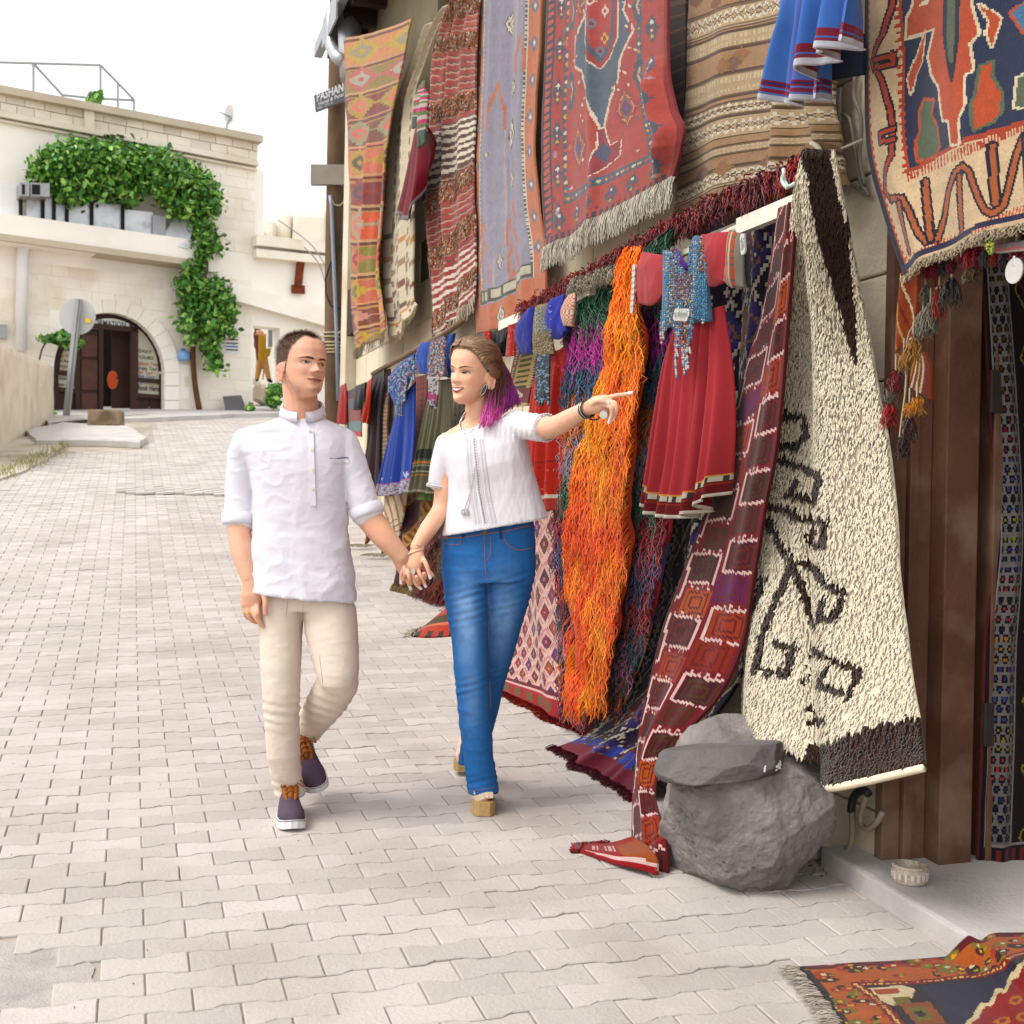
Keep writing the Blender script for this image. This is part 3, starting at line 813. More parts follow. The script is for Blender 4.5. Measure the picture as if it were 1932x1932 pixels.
mb = MB(); mb.tube([pf_(110, 40, .42), pf_(100, 190, .42), pf_(105, 250, .42), pf_(130, 300, .40), pf_(165, 330, .36)], .07, 10); mb.build('gutter_elbow', MATS['zinc'], shop, True)
mb = MB()
for q in ((60, 185, 135, 20),): mb.bar(pf_(q[0], q[1], .45), pf_(q[2], q[3], .45), .3, .02, WALL.n)
mb.build('gutter_end', M_metal, shop)
# side wall at the far end and piers seen under the orange kilim
mb = MB(); pbox(mb, 9.95, 10.3, .0, .12, .2, 6.1); mb.build('pier', M_stone, shop)
mb = MB(); pbox(mb, 8.7, 9.9, .0, .12, 2.9, 3.4); mb.build('shutter', M_eave, shop)

# ================================================================ utility pole with sign
pb = at(635, 960, 14.9); pb[2] = gz(14.9)
M_pole = mat('pole_wood', lin('#6d5844', .75), .9, .25, 3, .6, 30, var2=(lin('#4b3a2b', .75), 2, .6))
pole = empty('utility_pole', pb, 'weathered wooden utility pole with cross arm and rope lashing', 'utility pole')
Yp = 14.9
mb = MB(); mb.tube([(pb[0], pb[1], pb[2] - .1)] + [at(*K2(x, y), Yp) for x, y in ((122, 1900), (122, 1400), (128, 900), (134, 400), (140, -100))], [.14, .125, .12, .112, .105, .10], 12); mb.build('shaft', M_pole, pole, True)
mb = MB(); mb.tube([at(*K2(x, y), Yp - .16) for x, y in ((140, 2150), (132, 1800), (118, 1450), (104, 1100), (96, 1050))], .022, 7); mb.build('conduit', mat('conduit', lin('#9aa0ac', .8), .5, .05, metal=.3), pole, True)
mb = MB(); mb.tube([at(*K2(x, y), Yp - .14) for x, y in ((175, 1130), (168, 1220), (150, 1300), (95, 1420), (72, 1500), (75, 1580), (100, 1640), (165, 1660))], .012, 6); mb.build('cable', mat('black_cable', (.02, .02, .022), .5, 0), pole, True)
mb = MB(); mb.bar(at(*K2(-5, 940), Yp - .1), at(*K2(205, 942), Yp - .1), .09, .24, (0, 0, 1)); mb.build('cross_arm', mat('arm_wood', lin('#9c9488', .8), .85, .15, 4), pole)
M_rope = mat('rope', lin('#b8a88c', .75), .9, .2, 20)
for k, y in enumerate((1795, 1812, 1840, 1858, 1880, 1900)):
    mb = MB(); c = at(*K2(122, y), Yp)
    mb.tube([c + .135 * np.array([math.cos(a), math.sin(a), .06 * math.sin(a * .5 + k)]) for a in np.linspace(0, 2 * math.pi, 18)], .011, 5); mb.build('rope_turn', M_rope, pole, True)
mb = MB(); mb.tube([at(*K2(130, 1800), Yp - .14), at(*K2(175, 1760), Yp - .3), at(*K2(215, 1745), Yp - .4)], .011, 5); mb.build('rope_tail', M_rope, pole, True)
mb = MB(); mb.tube([at(*K2(x, y), Yp - .15) for x, y in ((98, 1060), (120, 1100), (150, 1105), (172, 1085), (180, 1060))], .012, 5); mb.build('rope_loop', M_rope, pole, True)
hs = empty('hanging_sign', at(*K2(92, 520), 14.7), 'tilted dark grey hotel sign with white lettering on the pole', 'sign')
SGN = Plane(at(*K2(92, 520), 14.68), (1, .0, 0), (0, -1, 0))
P = [SGN.pt(*K2(*q)) for q in ((10, 512), (172, 446), (176, 540), (18, 600))]
P2 = [p + np.array([0, .04, 0]) for p in P]
bd = mesh('board', P + P2, [(3, 2, 1, 0), (4, 5, 6, 7), (0, 1, 5, 4), (1, 2, 6, 5), (2, 3, 7, 6), (3, 0, 4, 7)], mat('sign_slate', lin('#6d6b70', .7), .5, .1, 4), hs)
M_wl = mat('white_lettering', lin('#e8e8e8', .8), .5, 0)
text_on('PASHAN', SGN, 26, 545, 168, 487, 44, .004, M_wl, hs, KK=K2, bold=.02)
text_on('Hotel & Pansi', SGN, 36, 568, 168, 514, 20, .004, M_wl, hs, KK=K2, bold=.01)
text_on('TEL: 271 2', SGN, 26, 590, 110, 556, 12, .004, M_wl, hs, KK=K2)
# overhead wires across the annex
wr = MB()
for pts in (((1345, 870), (1500, 985), (1590, 1120)), ((1470, 1000), (1540, 1080), (1580, 1200))):
    wr.tube(curve_pts([at(*K1(*p), 24) for p in pts], 10), .012, 4)
tag(wr.build('overhead_wire', mat('wire', (.25, .24, .23), .6, 0)), 'thin grey overhead wires sagging towards the pole', 'wire')
# ================================================================ textiles: tools
KC = .52
M_cloth = mat('woven_wool', None, .92, .13, 26, .35, 260, attr=True, spec=.12, sheen=.15)
M_fabric = mat('plain_fabric', None, .85, .05, 12, .15, 420, attr=True, spec=.15, sheen=.1)
M_yarn = mat('yarn', None, .9, .16, 30, 0, attr=True, spec=.12, sheen=.2)
M_bead = mat('beads', None, .35, .05, 30, 0, attr=True, spec=.5)
M_railw = mat('rail_paint', lin('#efe9d8', .75), .6, .06, 5)
class Pat:
    """a woven pattern: one colour per knot; u runs left-right, v top-down, both 0..1"""
    def __init__(s, W, H, bg):
        s.W, s.H = W, H; s.a = np.tile(lin(bg, KC), (H, W, 1)).astype(float)
        s.u, s.v = np.meshgrid((np.arange(W) + .5) / W, (np.arange(H) + .5) / H)
    def m(s, mask, col): s.a[mask] = lin(col, KC) if isinstance(col, str) else col; return s
    def rect(s, u0, v0, u1, v1, col): return s.m((s.u >= u0) & (s.u < u1) & (s.v >= v0) & (s.v < v1), col)
    def pmask(s, pts):
        P = np.asarray(pts, float); ins = np.zeros(s.u.shape, bool); j = len(P) - 1
        for i in range(len(P)):
            xi, yi, xj, yj = *P[i], *P[j]
            with np.errstate(divide='ignore', invalid='ignore'):
                c = ((yi > s.v) != (yj > s.v)) & (s.u < (xj - xi) * (s.v - yi) / (yj - yi + 1e-12) + xi)
            ins ^= c; j = i
        return ins
    def poly(s, pts, col): return s.m(s.pmask(pts), col)
    def lmask(s, pts, w, asp=1.0):
        """w as share of the width; asp = height/width of the cloth"""
        out = np.zeros(s.u.shape, bool)
        for (x0, y0), (x1, y1) in zip(pts[:-1], pts[1:]):
            dx, dy = x1 - x0, (y1 - y0) * asp; L2 = dx * dx + dy * dy + 1e-12
            px, py = s.u - x0, (s.v - y0) * asp
            t = np.clip((px * dx + py * dy) / L2, 0, 1)
            out |= (px - t * dx) ** 2 + (py - t * dy) ** 2 < (w / 2) ** 2
        return out
    def line(s, pts, w, col, asp=1.0): return s.m(s.lmask(pts, w, asp), col)
    def dia(s, cx, cy, rx, ry, col): return s.m(np.abs(s.u - cx) / rx + np.abs(s.v - cy) / ry < 1, col)
    def ell(s, cx, cy, rx, ry, col): return s.m(((s.u - cx) / rx) ** 2 + ((s.v - cy) / ry) ** 2 < 1, col)
    def star(s, cx, cy, rx, ry, col, st=5):
        x, y = np.abs(np.round((s.u - cx) / rx * st) / st), np.abs(np.round((s.v - cy) / ry * st) / st)
        return s.m((x + y < 1.02) | ((x < .62) & (y < .62) & (x + y < 1.15)), col)
    def abrash(s, amt=.08, seed=0, rows=True):
        g = np.random.default_rng(seed)
        if rows:
            k = np.convolve(g.normal(0, 1, s.H + 8), np.ones(5) / 5, 'valid')[:s.H]
            s.a *= (1 + amt * k)[:, None, None] if len(k) == s.H else 1
        s.a *= 1 + amt * .8 * g.normal(0, 1, (s.H, s.W, 1)); s.a = np.clip(s.a, .002, .95); return s
    def speck(s, mask, cols, p, seed=0):
        g = np.random.default_rng(seed); r = g.random(s.u.shape)
        for i, c in enumerate(cols): s.a[mask & (r > i * p) & (r < (i + 1) * p)] = lin(c, KC)
        return s
    def at(s, u, v):
        i = np.clip((v * s.H).astype(int), 0, s.H - 1); j = np.clip((u * s.W).astype(int), 0, s.W - 1); return s.a[i, j]
def edge3(pts, off, KK=None, pl=WALL):
    out = []
    for p in pts:
        o = p[2] if len(p) > 2 else off
        q = KK(p[0], p[1]) if KK else (p[0], p[1])
        out.append(pl.pt(q[0], q[1], o))
    return np.array(out)
def coons(T, B, L, R, nu, nv):
    T, B, L, R = resample(T, nu + 1), resample(B, nu + 1), resample(L, nv + 1), resample(R, nv + 1)
    u = np.linspace(0, 1, nu + 1)[None, :, None]; v = np.linspace(0, 1, nv + 1)[:, None, None]
    return ((1 - v) * T[None] + v * B[None] + (1 - u) * L[:, None] + u * R[:, None]
            - ((1 - u) * (1 - v) * T[0] + u * (1 - v) * T[-1] + (1 - u) * v * B[0] + u * v * B[-1]))
def grid_normals(P):
    du = np.gradient(P, axis=1); dv = np.gradient(P, axis=0)
    n = np.cross(dv, du); n /= np.linalg.norm(n, axis=2)[..., None] + 1e-12
    return n
def sheet(name, P, pat, m, parent=None, thick=.01, nrm=None, smooth=True):
    """grid of points P (nv+1, nu+1, 3), coloured from pat, with a real edge"""
    nv, nu = P.shape[0] - 1, P.shape[1] - 1
    w = nu + 1
    N = grid_normals(P)
    if nrm is not None and (N.reshape(-1, 3) @ nrm).mean() < 0: N = -N
    V = P.reshape(-1, 3)
    i = (np.arange(nv)[:, None] * w + np.arange(nu)[None]).ravel()
    Fc = np.stack([i, i + w, i + w + 1, i + 1], 1)
    uu, vv = np.meshgrid((np.arange(nu) + .5) / nu, (np.arange(nv) + .5) / nv)
    C_ = pat.at(uu.ravel(), vv.ravel()) if isinstance(pat, Pat) else np.tile(np.asarray(pat, float), (len(Fc), 1))
    ring = np.concatenate([np.arange(w), np.arange(1, nv + 1) * w + nu, nv * w + np.arange(nu - 1, -1, -1), np.arange(nv - 1, 0, -1) * w])
    back = V[ring] - N.reshape(-1, 3)[ring] * thick
    k = len(ring); b0 = len(V)
    j = np.arange(k)
    rim = np.stack([ring, np.roll(ring, -1), b0 + np.roll(j, -1), b0 + j], 1)
    # colour of the rim: the nearest cell
    rc = pat.at(np.clip((ring % w) / nu, .001, .999), np.clip((ring // w) / nv, .001, .999)) if isinstance(pat, Pat) else np.tile(np.asarray(pat, float), (k, 1))
    a, b, c = V[Fc[len(Fc) // 2][0]], V[Fc[len(Fc) // 2][1]], V[Fc[len(Fc) // 2][3]]
    if np.cross(b - a, c - a) @ N.reshape(-1, 3)[Fc[len(Fc) // 2][0]] < 0: Fc = Fc[:, ::-1]; rim = rim[:, ::-1]
    return mesh(name, np.vstack([V, back]), np.vstack([Fc, rim]), m, parent, smooth, cols=np.vstack([C_, rc]))
def hang(T, B, L, R, nu, nv, off=.12, KK=None, folds=(), wob=.012, seed=0, pl=WALL, bulge=0.0, nscale=2.4):
    """a hung cloth patch from four pixel polylines on the plane; folds = (u0, v0, slope, width, amp)"""
    P = coons(edge3(T, off, KK, pl), edge3(B, off, KK, pl), edge3(L, off, KK, pl), edge3(R, off, KK, pl), nu, nv)
    u, v = np.meshgrid(np.linspace(0, 1, nu + 1), np.linspace(0, 1, nv + 1))
    d = wob * noise3(P.reshape(-1, 3), nscale, seed).reshape(u.shape)
    for f in folds:
        u0, slope, wd, amp = f[:4]; v0, v1 = (f[4], f[5]) if len(f) > 5 else (-1, 2)
        x = (u - (u0 + slope * (v - .5))) / wd
        wv = np.clip((v - v0) / .15, 0, 1) * np.clip((v1 - v) / .15, 0, 1)
        d = d + amp * np.exp(-x * x) * wv
    d = d + bulge * np.sin(math.pi * u)
    d = d - d.mean()
    return P + d[..., None] * pl.n
def pleat(P, k, amp, n, v0=.0, seed=0, wander=.4):
    """vertical pleats that deepen downwards"""
    nv, nu = P.shape[0], P.shape[1]
    u, v = np.meshgrid(np.linspace(0, 1, nu), np.linspace(0, 1, nv))
    g = np.random.default_rng(seed)
    ph = wander * np.sin(2 * v + g.uniform(0, 6)) + g.uniform(0, 6)
    uu = u + .06 * np.sin(u * 9 + g.uniform(0, 6)) + .03 * np.sin(u * 23 + 1)
    s = np.sin(2 * math.pi * k * uu + ph); s = np.sign(s) * np.abs(s) ** .8
    w = np.clip((v - v0) / (1 - v0 + 1e-9), 0, 1) ** .8
    return P + (amp * w * (s + .35 * np.sin(2 * math.pi * k * 2.3 * u + 2 * ph)))[..., None] * n
def fringe(name, pts, length, col, n, parent, r=.0035, m=None, seed=0, out=.12, jit=.15, down=(0, 0, -1), wave=.006, nseg=4, nrm=None):
    P = resample(np.asarray(pts, float), n); g = np.random.default_rng(seed)
    P = P + g.normal(0, .003, P.shape)
    L = length * g.uniform(1 - jit, 1 + jit, n)
    c = np.array([lin(col, KC)] * n) if isinstance(col, str) else np.asarray(col)[g.integers(0, len(col), n)]
    c = c * g.uniform(.8, 1.15, (n, 1))
    nn = np.tile(WALL.n if nrm is None else nrm, (n, 1))
    V, Fc, C_ = strands(P, nn, L, r, c, nseg, out, wave, 1.2, down, .5, seed, side_amt=.08)
    return tag(mesh(name, V, Fc, m or M_yarn, parent, True, cols=C_), kind='stuff')
def sample(P, n, seed=0, nrm=None):
    """n random places on a grid sheet: points, normals, u, v"""
    g = np.random.default_rng(seed); nv, nu = P.shape[0] - 1, P.shape[1] - 1
    u, v = g.random(n), g.random(n)
    x, y = u * nu, v * nv; i, j = np.minimum(y.astype(int), nv - 1), np.minimum(x.astype(int), nu - 1)
    fx, fy = (x - j)[:, None], (y - i)[:, None]
    N = grid_normals(P)
    if nrm is not None and (N.reshape(-1, 3) @ nrm).mean() < 0: N = -N
    Q = (1 - fy) * ((1 - fx) * P[i, j] + fx * P[i, j + 1]) + fy * ((1 - fx) * P[i + 1, j] + fx * P[i + 1, j + 1])
    return Q, N[i, j], u, v
def root_of(P): 
    q = P.reshape(-1, 3); return np.array([q[:, 0].mean(), q[:, 1].mean(), q[:, 2].min()])
def rug(name, P, pat, label, cat='rug', group=None, thick=.012, part='cloth'):
    o = empty(name, root_of(P), label, cat, group)
    if o.location.z > 1.8 and isinstance(pat, Pat): pat.a = .92 * pat.a + .1 * pat.a.mean(-1, keepdims=True) * np.array([1.06, 1, .94])   # sun-faded
    sheet(part, P, pat, M_cloth, o, thick, WALL.n)
    return o
def uvmap(P):
    """photo pixel -> (u, v) on a hung sheet"""
    nv, nu = P.shape[0] - 1, P.shape[1] - 1
    X, Y = proj(P.reshape(-1, 3).T); X, Y = X.reshape(P.shape[:2]), Y.reshape(P.shape[:2])
    def f(px, py):
        i, j = np.unravel_index(np.argmin((X - px) ** 2 + (Y - py) ** 2), X.shape); i, j = min(max(i, 1), nv - 1), min(max(j, 1), nu - 1)
        J = np.array([[X[i, j + 1] - X[i, j - 1], X[i + 1, j] - X[i - 1, j]], [Y[i, j + 1] - Y[i, j - 1], Y[i + 1, j] - Y[i - 1, j]]]) / 2
        d = np.linalg.solve(J, np.array([px - X[i, j], py - Y[i, j]])); return ((j + d[0]) / nu, (i + d[1]) / nv)
    return f
def cm(*hexes): return np.array([lin(h, KC) for h in hexes])

# ================================================================ upper row of hangings
# -- orange banded kilim
p = Pat(70, 230, '#cf8550')
bands = ['#dd9158', '#9a8440', '#8a3b36', '#84503a', '#dd7a5e', '#8d3c3a', '#e0602c', '#94863f', '#c9694c', '#84472f', '#9b7a48']
stars = [('#c9a63a', '#a89a78'), ('#c4695a', '#b7b09a'), ('#b99a3c', '#e07a60'), ('#a09a70', '#e06f62'), ('#c29a34', '#6d5434'), ('#a04038', '#5a4a48'), ('#b3a284', '#d9806a'), ('#cf7a58', '#b33e30'), ('#c9a03c', '#8a8444'), ('#c98a78', '#e0a23c'), ('#c9a03c', '#b0503a')]
vb = np.array([0, .1, .2, .295, .385, .48, .57, .67, .765, .86, .94, 1.0])
for k in range(11):
    v0, v1 = vb[k], vb[k + 1]; p.rect(0, v0, 1, v1, bands[k])
    for q, c in ((0, '#d6a070'), (.012, '#6a4030'), (.02, '#c98a50')): p.rect(0, v0 + q * .8, 1, v0 + q * .8 + .007, c)
    h = (v1 - v0) * .44; c = (v0 + v1) / 2 + .006
    for cx in (.36, 1.02): p.star(cx, c, .30, h, stars[k][0]); p.star(cx, c, .17, h * .58, stars[k][1]); p.star(cx, c, .06, h * .2, stars[k][0])
p.abrash(.07, 1)
P = hang([(155, 215), (350, 165), (535, 100)], [(222, 1885), (300, 1850), (385, 1770)], [(155, 215), (165, 400), (190, 800), (205, 1200), (205, 1600), (222, 1885)],
         [(535, 100), (430, 560), (395, 800), (370, 1100), (350, 1450), (385, 1770)], 80, 230, .34, K2, [(.62, -.25, .07, .07, .3, 1.1), (.84, -.15, .06, -.09, .35, 1.1), (.2, .1, .12, .035)], .02, 1)
o = rug('kilim', P, p, 'long orange banded kilim with star medallions beside the utility pole')
fringe('fringe', P[-1], .10, ('#b0a283'), 90, o, .004, seed=2)
# -- cream kilim with dark zigzag edge
p = Pat(70, 220, '#e2d3b4')
z = np.abs(((p.v * 22) % 1) - .5) * 2
p.m(p.u < .06 + .16 * np.round(z * 4) / 4, '#7a6650'); p.m(p.u < .02 + .10 * np.round(z * 4) / 4, '#e2d3b4')
for cu in (.42, .55, .7, .85):
    p.m((np.abs(p.u - cu) < .016) & ((p.v * 60 + cu * 7) % 2 < 1.1), '#8a7860')
for k in range(5):
    cy = .66 + k * .06; zz = np.abs(p.u - .55) * .16
    p.m(np.abs(p.v - cy - np.round(zz * 60) / 60) < .008, ['#7d6a52', '#c98f5c', '#a58a68', '#8a5a48', '#6d5a48'][k])
p.rect(0, .95, 1, .958, '#d98a50').abrash(.05, 2)
P = hang([(600, 175), (680, 80), (750, -20)], [(400, 1770), (455, 1800), (555, 1640)], [(600, 175), (475, 490), (425, 640), (395, 850), (372, 1150), (355, 1450), (400, 1770)],
         [(750, -20), (660, 170), (570, 400), (540, 560), (536, 1180), (532, 1560), (555, 1640)], 70, 220, .22, K2, [(.25, .1, .09, .05), (.7, 0, .08, .04)], .02, 2)
o = rug('kilim', P, p, 'cream kilim with brown stepped edge hanging next to the orange one')
fringe('fringe', P[-1], .08, '#cbb994', 60, o, .004, seed=4)
# -- striped red and brown kilim with tufted bands
p = Pat(100, 260, '#a5443c')
t = p.v + .05 * p.u
seq = [(0, '#b0503f'), (.25, '#a33f38'), (.34, '#ad4c42'), (.48, '#6a4538'), (.62, '#a8443c'), (.7, '#a03a36'), (1.2, '#a03a36')]
for (a, c), (b, _) in zip(seq[:-1], seq[1:]): p.m((t >= a) & (t < b), c)
st = (t * 46) % 1
p.m((st < .38), '#c49a80'); p.m((st < .18), '#6a4438')
p.m((t > .44) & (t < .58) & ((t * 46) % 1 < .5), '#efe2cc'); p.m((t > .44) & (t < .58) & ((t * 46) % 1 >= .5), '#67493a')
p.m((t > .87) & ((t * 46) % 1 < .45), '#eadcc6')
tb = np.zeros(p.u.shape, bool)
for a, b in ((.02, .10), (.17, .22), (.36, .41), (.60, .66), (.76, .83), (.95, 1.0)): tb |= (t > a) & (t < b)
p.m(tb, '#a3603c').speck(tb, ['#e4d6c2', '#8a3a2c', '#c07a48'], .16, 3).abrash(.05, 3)
P = hang([(748, 0), (800, -15), (892, -40)], [(640, 1825), (700, 1765), (780, 1700), (862, 1590)], [(748, 0), (650, 230), (625, 440), (610, 900), (605, 1200), (630, 1500), (640, 1825)],
         [(892, -40), (876, 300), (862, 700), (852, 900), (862, 1300), (862, 1590)], 110, 240, .20, K2, [(.36, .05, .035, -.07), (.5, 0, .07, .05), (.15, 0, .06, .04), (.8, 0, .08, .035)], .02, 3)
o = rug('kilim', P, p, 'red brown and cream striped kilim with tufted bands')
fringe('fringe', P[-1][60:], .13, '#d8c8ae', 46, o, .007, seed=5)
Q, N, u, v = sample(P, 9000, 5, WALL.n)
tt = v + .05 * u; sel = np.zeros(len(u), bool)
for a, b in ((.02, .10), (.17, .22), (.36, .41), (.60, .66), (.76, .83), (.95, 1.0)): sel |= (tt > a) & (tt < b)
Q, N = Q[sel], N[sel]; n = len(Q)
V, Fc, C_ = strands(Q, N, .03, .005, cm('#a8663e', '#e2d2bc', '#8e4030', '#c88a58', '#b57850')[RNG.integers(0, 5, n)], 3, .6, .006, 2, seed=6)
tag(mesh('tufts', V, Fc, M_yarn, o, True, cols=C_), kind='stuff')
# -- grey blue kilim with orange border
p = Pat(130, 270, '#9a94a2'); A = 2.2
sh = noise3(np.stack([p.u.ravel() * 26, p.v.ravel() * 1.6, 0 * p.u.ravel()], 1), 1, 3).reshape(p.u.shape)
p.a *= (1 + .16 * sh)[..., None]
p.m((sh > .45) & (p.u > .3), '#b8a6a0')
for s_, e_ in ((0, .115), (.865, 1)): p.rect(s_, 0, e_, 1, '#c87a58')
for s_ in (.118, .845): p.rect(s_, 0, s_ + .022, .93, '#d3c9b4'); p.m((np.abs(p.u - s_ - .011) < .006) & ((p.v * 70) % 1 < .5), '#6a6458')
def medal(cx, cy, rx, ry):
    p.star(cx, cy, rx, ry, '#5d4f3c', 7); p.star(cx, cy, rx * .8, ry * .82, '#d9cfba', 7); p.star(cx, cy, rx * .52, ry * .55, '#7a6448', 5); p.star(cx, cy, rx * .3, ry * .34, '#d9cfba', 4)
for cx, cy, s_ in ((.62, .43, 1), (.26, .47, .72), (.62, .57, .6), (.42, .80, .5), (.62, .29, .55), (.52, .10, .6)): medal(cx, cy, .085 * s_, .055 * s_)
for cx, cy in ((.62, .66), (.62, .75), (.62, .83), (.18, .70), (.2, .76), (.4, .3), (.75, .15)):
    p.line([(cx - .1, cy + .05), (cx, cy - .03), (cx + .1, cy + .05)], .026, '#c97652', A); p.line([(cx - .1, cy + .05), (cx - .1, cy + .1)], .02, '#c97652', A); p.line([(cx + .1, cy + .05), (cx + .1, cy + .1)], .02, '#c97652', A)
for k in range(9):
    for cx in (.06, .93): p.star(cx, .06 + k * .11, .045, .025, '#7c7684'); p.star(cx, .06 + k * .11, .02, .011, '#e0d6c4')
p.rect(.1, .875, .86, .915, '#5d5a4c'); p.m((p.v > .882) & (p.v < .908) & (p.u > .12) & (p.u < .85) & ((p.u * 7) % 1 > .25), '#c9c0a8'); p.rect(0, .918, 1, 1, '#c67450'); medal(.42, .965, .06, .03)
p.abrash(.05, 4)
P = hang([(892, -40), (1050, -60), (1232, -80)], [(878, 1792), (1010, 1760), (1130, 1660), (1246, 1610)], [(892, -40), (876, 600), (860, 1000), (868, 1600), (878, 1792)],
         [(1232, -80), (1215, 300), (1192, 700), (1215, 1100), (1246, 1330), (1246, 1610)], 110, 200, .16, K2, [(.3, 0, .05, .03), (.55, .05, .05, -.03), (.8, -.05, .06, .035)], .015, 4)
rug('kilim', P, p, 'faded grey blue kilim with orange border and white lozenges')
# -- red medallion carpet
p = Pat(170, 250, '#b04a40'); A = 1.75; uc = .52
p.rect(0, 0, .02, 1, '#5a2a30'); p.rect(.985, 0, 1, 1, '#8a3030')
fr = (p.u > .02) & (p.u < .07); p.m(fr, '#c05a4a'); p.m(fr & (((p.v * 34 + p.u * 8) % 1) < .4), '#3f4450')
p.rect(.07, 0, .085, .95, '#454a58')
p.rect(.155, 0, .185, .86, '#58606c'); p.rect(.80, 0, .835, .86, '#58606c'); p.rect(.155, .83, .835, .865, '#58606c')
for k in range(26):
    for cx in (.17, .817): p.star(cx, .02 + k * .033, .012, .008, ['#c9a850', '#c05848', '#d8c8b0'][k % 3])
for k in range(17): p.star(.19 + k * .038, .848, .012, .008, ['#c9a850', '#c05848', '#d8c8b0'][k % 3])
def flower(cx, cy, rx, ry):
    p.star(cx, cy, rx, ry, '#4c5866', 6); p.star(cx, cy - ry * .45, rx * .3, ry * .16, '#e2d4c4', 3); p.star(cx, cy + ry * .1, rx * .4, ry * .25, '#a83a3a', 3); p.star(cx, cy + ry * .55, rx * .3, ry * .14, '#cda84e', 3); p.star(cx, cy + ry * .1, rx * .14, ry * .1, '#e2d4c4', 2)
for k in range(6): flower(.12, .1 + k * .16, .032, .05); flower(.905, .05 + k * .175, .042, .06)
for k in range(6): flower(.13 + k * .15, .925, .04, .045)
for k in range(60):
    g_ = RNG.random(2); 
    if g_[0] < .15 or g_[0] > .84 or g_[1] > .87: p.star(.09 + g_[0] * .88, g_[1], .015, .011, ['#6a7080', '#b08a98', '#8a3440', '#c0785a'][k % 4], 3)
body = [(uc - .05, -.1), (uc - .13, .0), (uc - .19, .08), (uc - .13, .14), (uc - .25, .24), (uc - .25, .33), (uc - .16, .35), (uc - .12, .42), (uc - .06, .5), (uc, .62), (uc + .06, .5), (uc + .13, .42), (uc + .15, .33), (uc + .25, .22), (uc + .16, .13), (uc + .22, .05), (uc + .13, -.02), (uc + .05, -.1)]
p.m(p.lmask(body, .035, A), '#dccab4'); p.poly(body, '#56616e')
inn = [(uc - .11, -.1), (uc - .13, .24), (uc - .07, .32), (uc, .36), (uc + .07, .32), (uc + .13, .24), (uc + .12, -.1)]
p.m(p.lmask(inn, .02, A), '#d9c4b0'); p.poly(inn, '#a03c38'); p.m(p.pmask([(a * .82 + uc * .18, b * .93) for a, b in inn]), '#4f5a68'); p.m(p.pmask([(a * .62 + uc * .38, b * .86) for a, b in inn]), '#b0423c')
for k, (cx, cy) in enumerate(((uc, .04), (uc + .03, .13), (uc - .05, .18), (uc + .03, .24), (uc - .06, .09), (uc, .29))): p.star(cx, cy, .028, .022, ['#cda84e', '#dfcab8', '#6d7884'][k % 3], 4); p.star(cx, cy, .012, .009, '#8a2c30', 3)
for sx in (-1, 1):
    for cy, cx in ((.10, .17), (.2, .2), (.29, .22), (.38, .14), (.45, .09)):
        p.line([(uc + sx * cx, cy), (uc + sx * (cx + .06), cy + .02)], .014, '#dccab4', A); p.line([(uc + sx * (cx + .03), cy - .015), (uc + sx * (cx + .03), cy + .03)], .014, '#a33a3a', A)
    for cy in (.12, .42): p.m(p.lmask([(uc + sx * .30, cy - .06), (uc + sx * .27, cy), (uc + sx * .30, cy + .06)], .05, A), '#4f5a66'); p.line([(uc + sx * .3, cy - .04), (uc + sx * .28, cy), (uc + sx * .3, cy + .04)], .012, '#d2a890', A)
for cx, cy in ((.31, .66), (.70, .56), (.33, .05)):
    p.star(cx, cy, .085, .10, '#9a3f4a', 7); p.star(cx, cy, .06, .075, '#c9a850', 7); p.star(cx, cy, .052, .066, '#b8443e', 7); p.star(cx, cy, .042, .052, '#56727a', 6); p.star(cx, cy, .03, .038, '#7a3a52', 5); p.star(cx, cy, .014, .02, '#4a5aa0', 3)
vase = [(uc - .02, .62), (uc - .03, .7), (uc - .10, .79), (uc - .09, .82), (uc + .1, .77), (uc + .12, .7), (uc + .04, .71), (uc + .02, .62)]
p.m(p.lmask(vase + vase[:1], .016, A), '#e0d0bc'); p.poly(vase, '#96363e'); p.dia(uc, .73, .05, .05, '#4a5068')
for k in range(40):
    g_ = RNG.random(2); p.star(.2 + .6 * g_[0], .36 + .46 * g_[1], .009, .007, ['#5a6a74', '#d9c4b0', '#8a3a48'][k % 3], 3) if abs(g_[0] - .5) > .22 else None
p.rect(.02, .972, .98, 1, '#3f4450'); p.m((p.v > .972) & ((p.u * 24) % 1 < .45), '#b04a40')
p.abrash(.06, 6)
P = hang([(165, -120), (520, -130), (895, -140)], [(145, 1490), (520, 1290), (915, 1060)], [(165, -120), (150, 400), (132, 900), (145, 1490)],
         [(895, -140), (890, 350), (940, 640), (985, 765), (965, 900), (915, 1060)], 145, 215, .22, K3, [(.45, 0, .04, .03), (.92, .0, .05, .08, .35, 1.0), (.2, .05, .1, -.03)], .014, 6)
o = rug('carpet', P, p, 'large red and slate medallion carpet with thick cream fringe')
fringe('fringe', P[-1], .16, ['#e6dcc8', '#d3c6ae', '#f0e8d8'] if False else cm('#e6dcc8', '#d3c6ae', '#efe7d6'), 420, o, .0042, seed=7, out=.2)
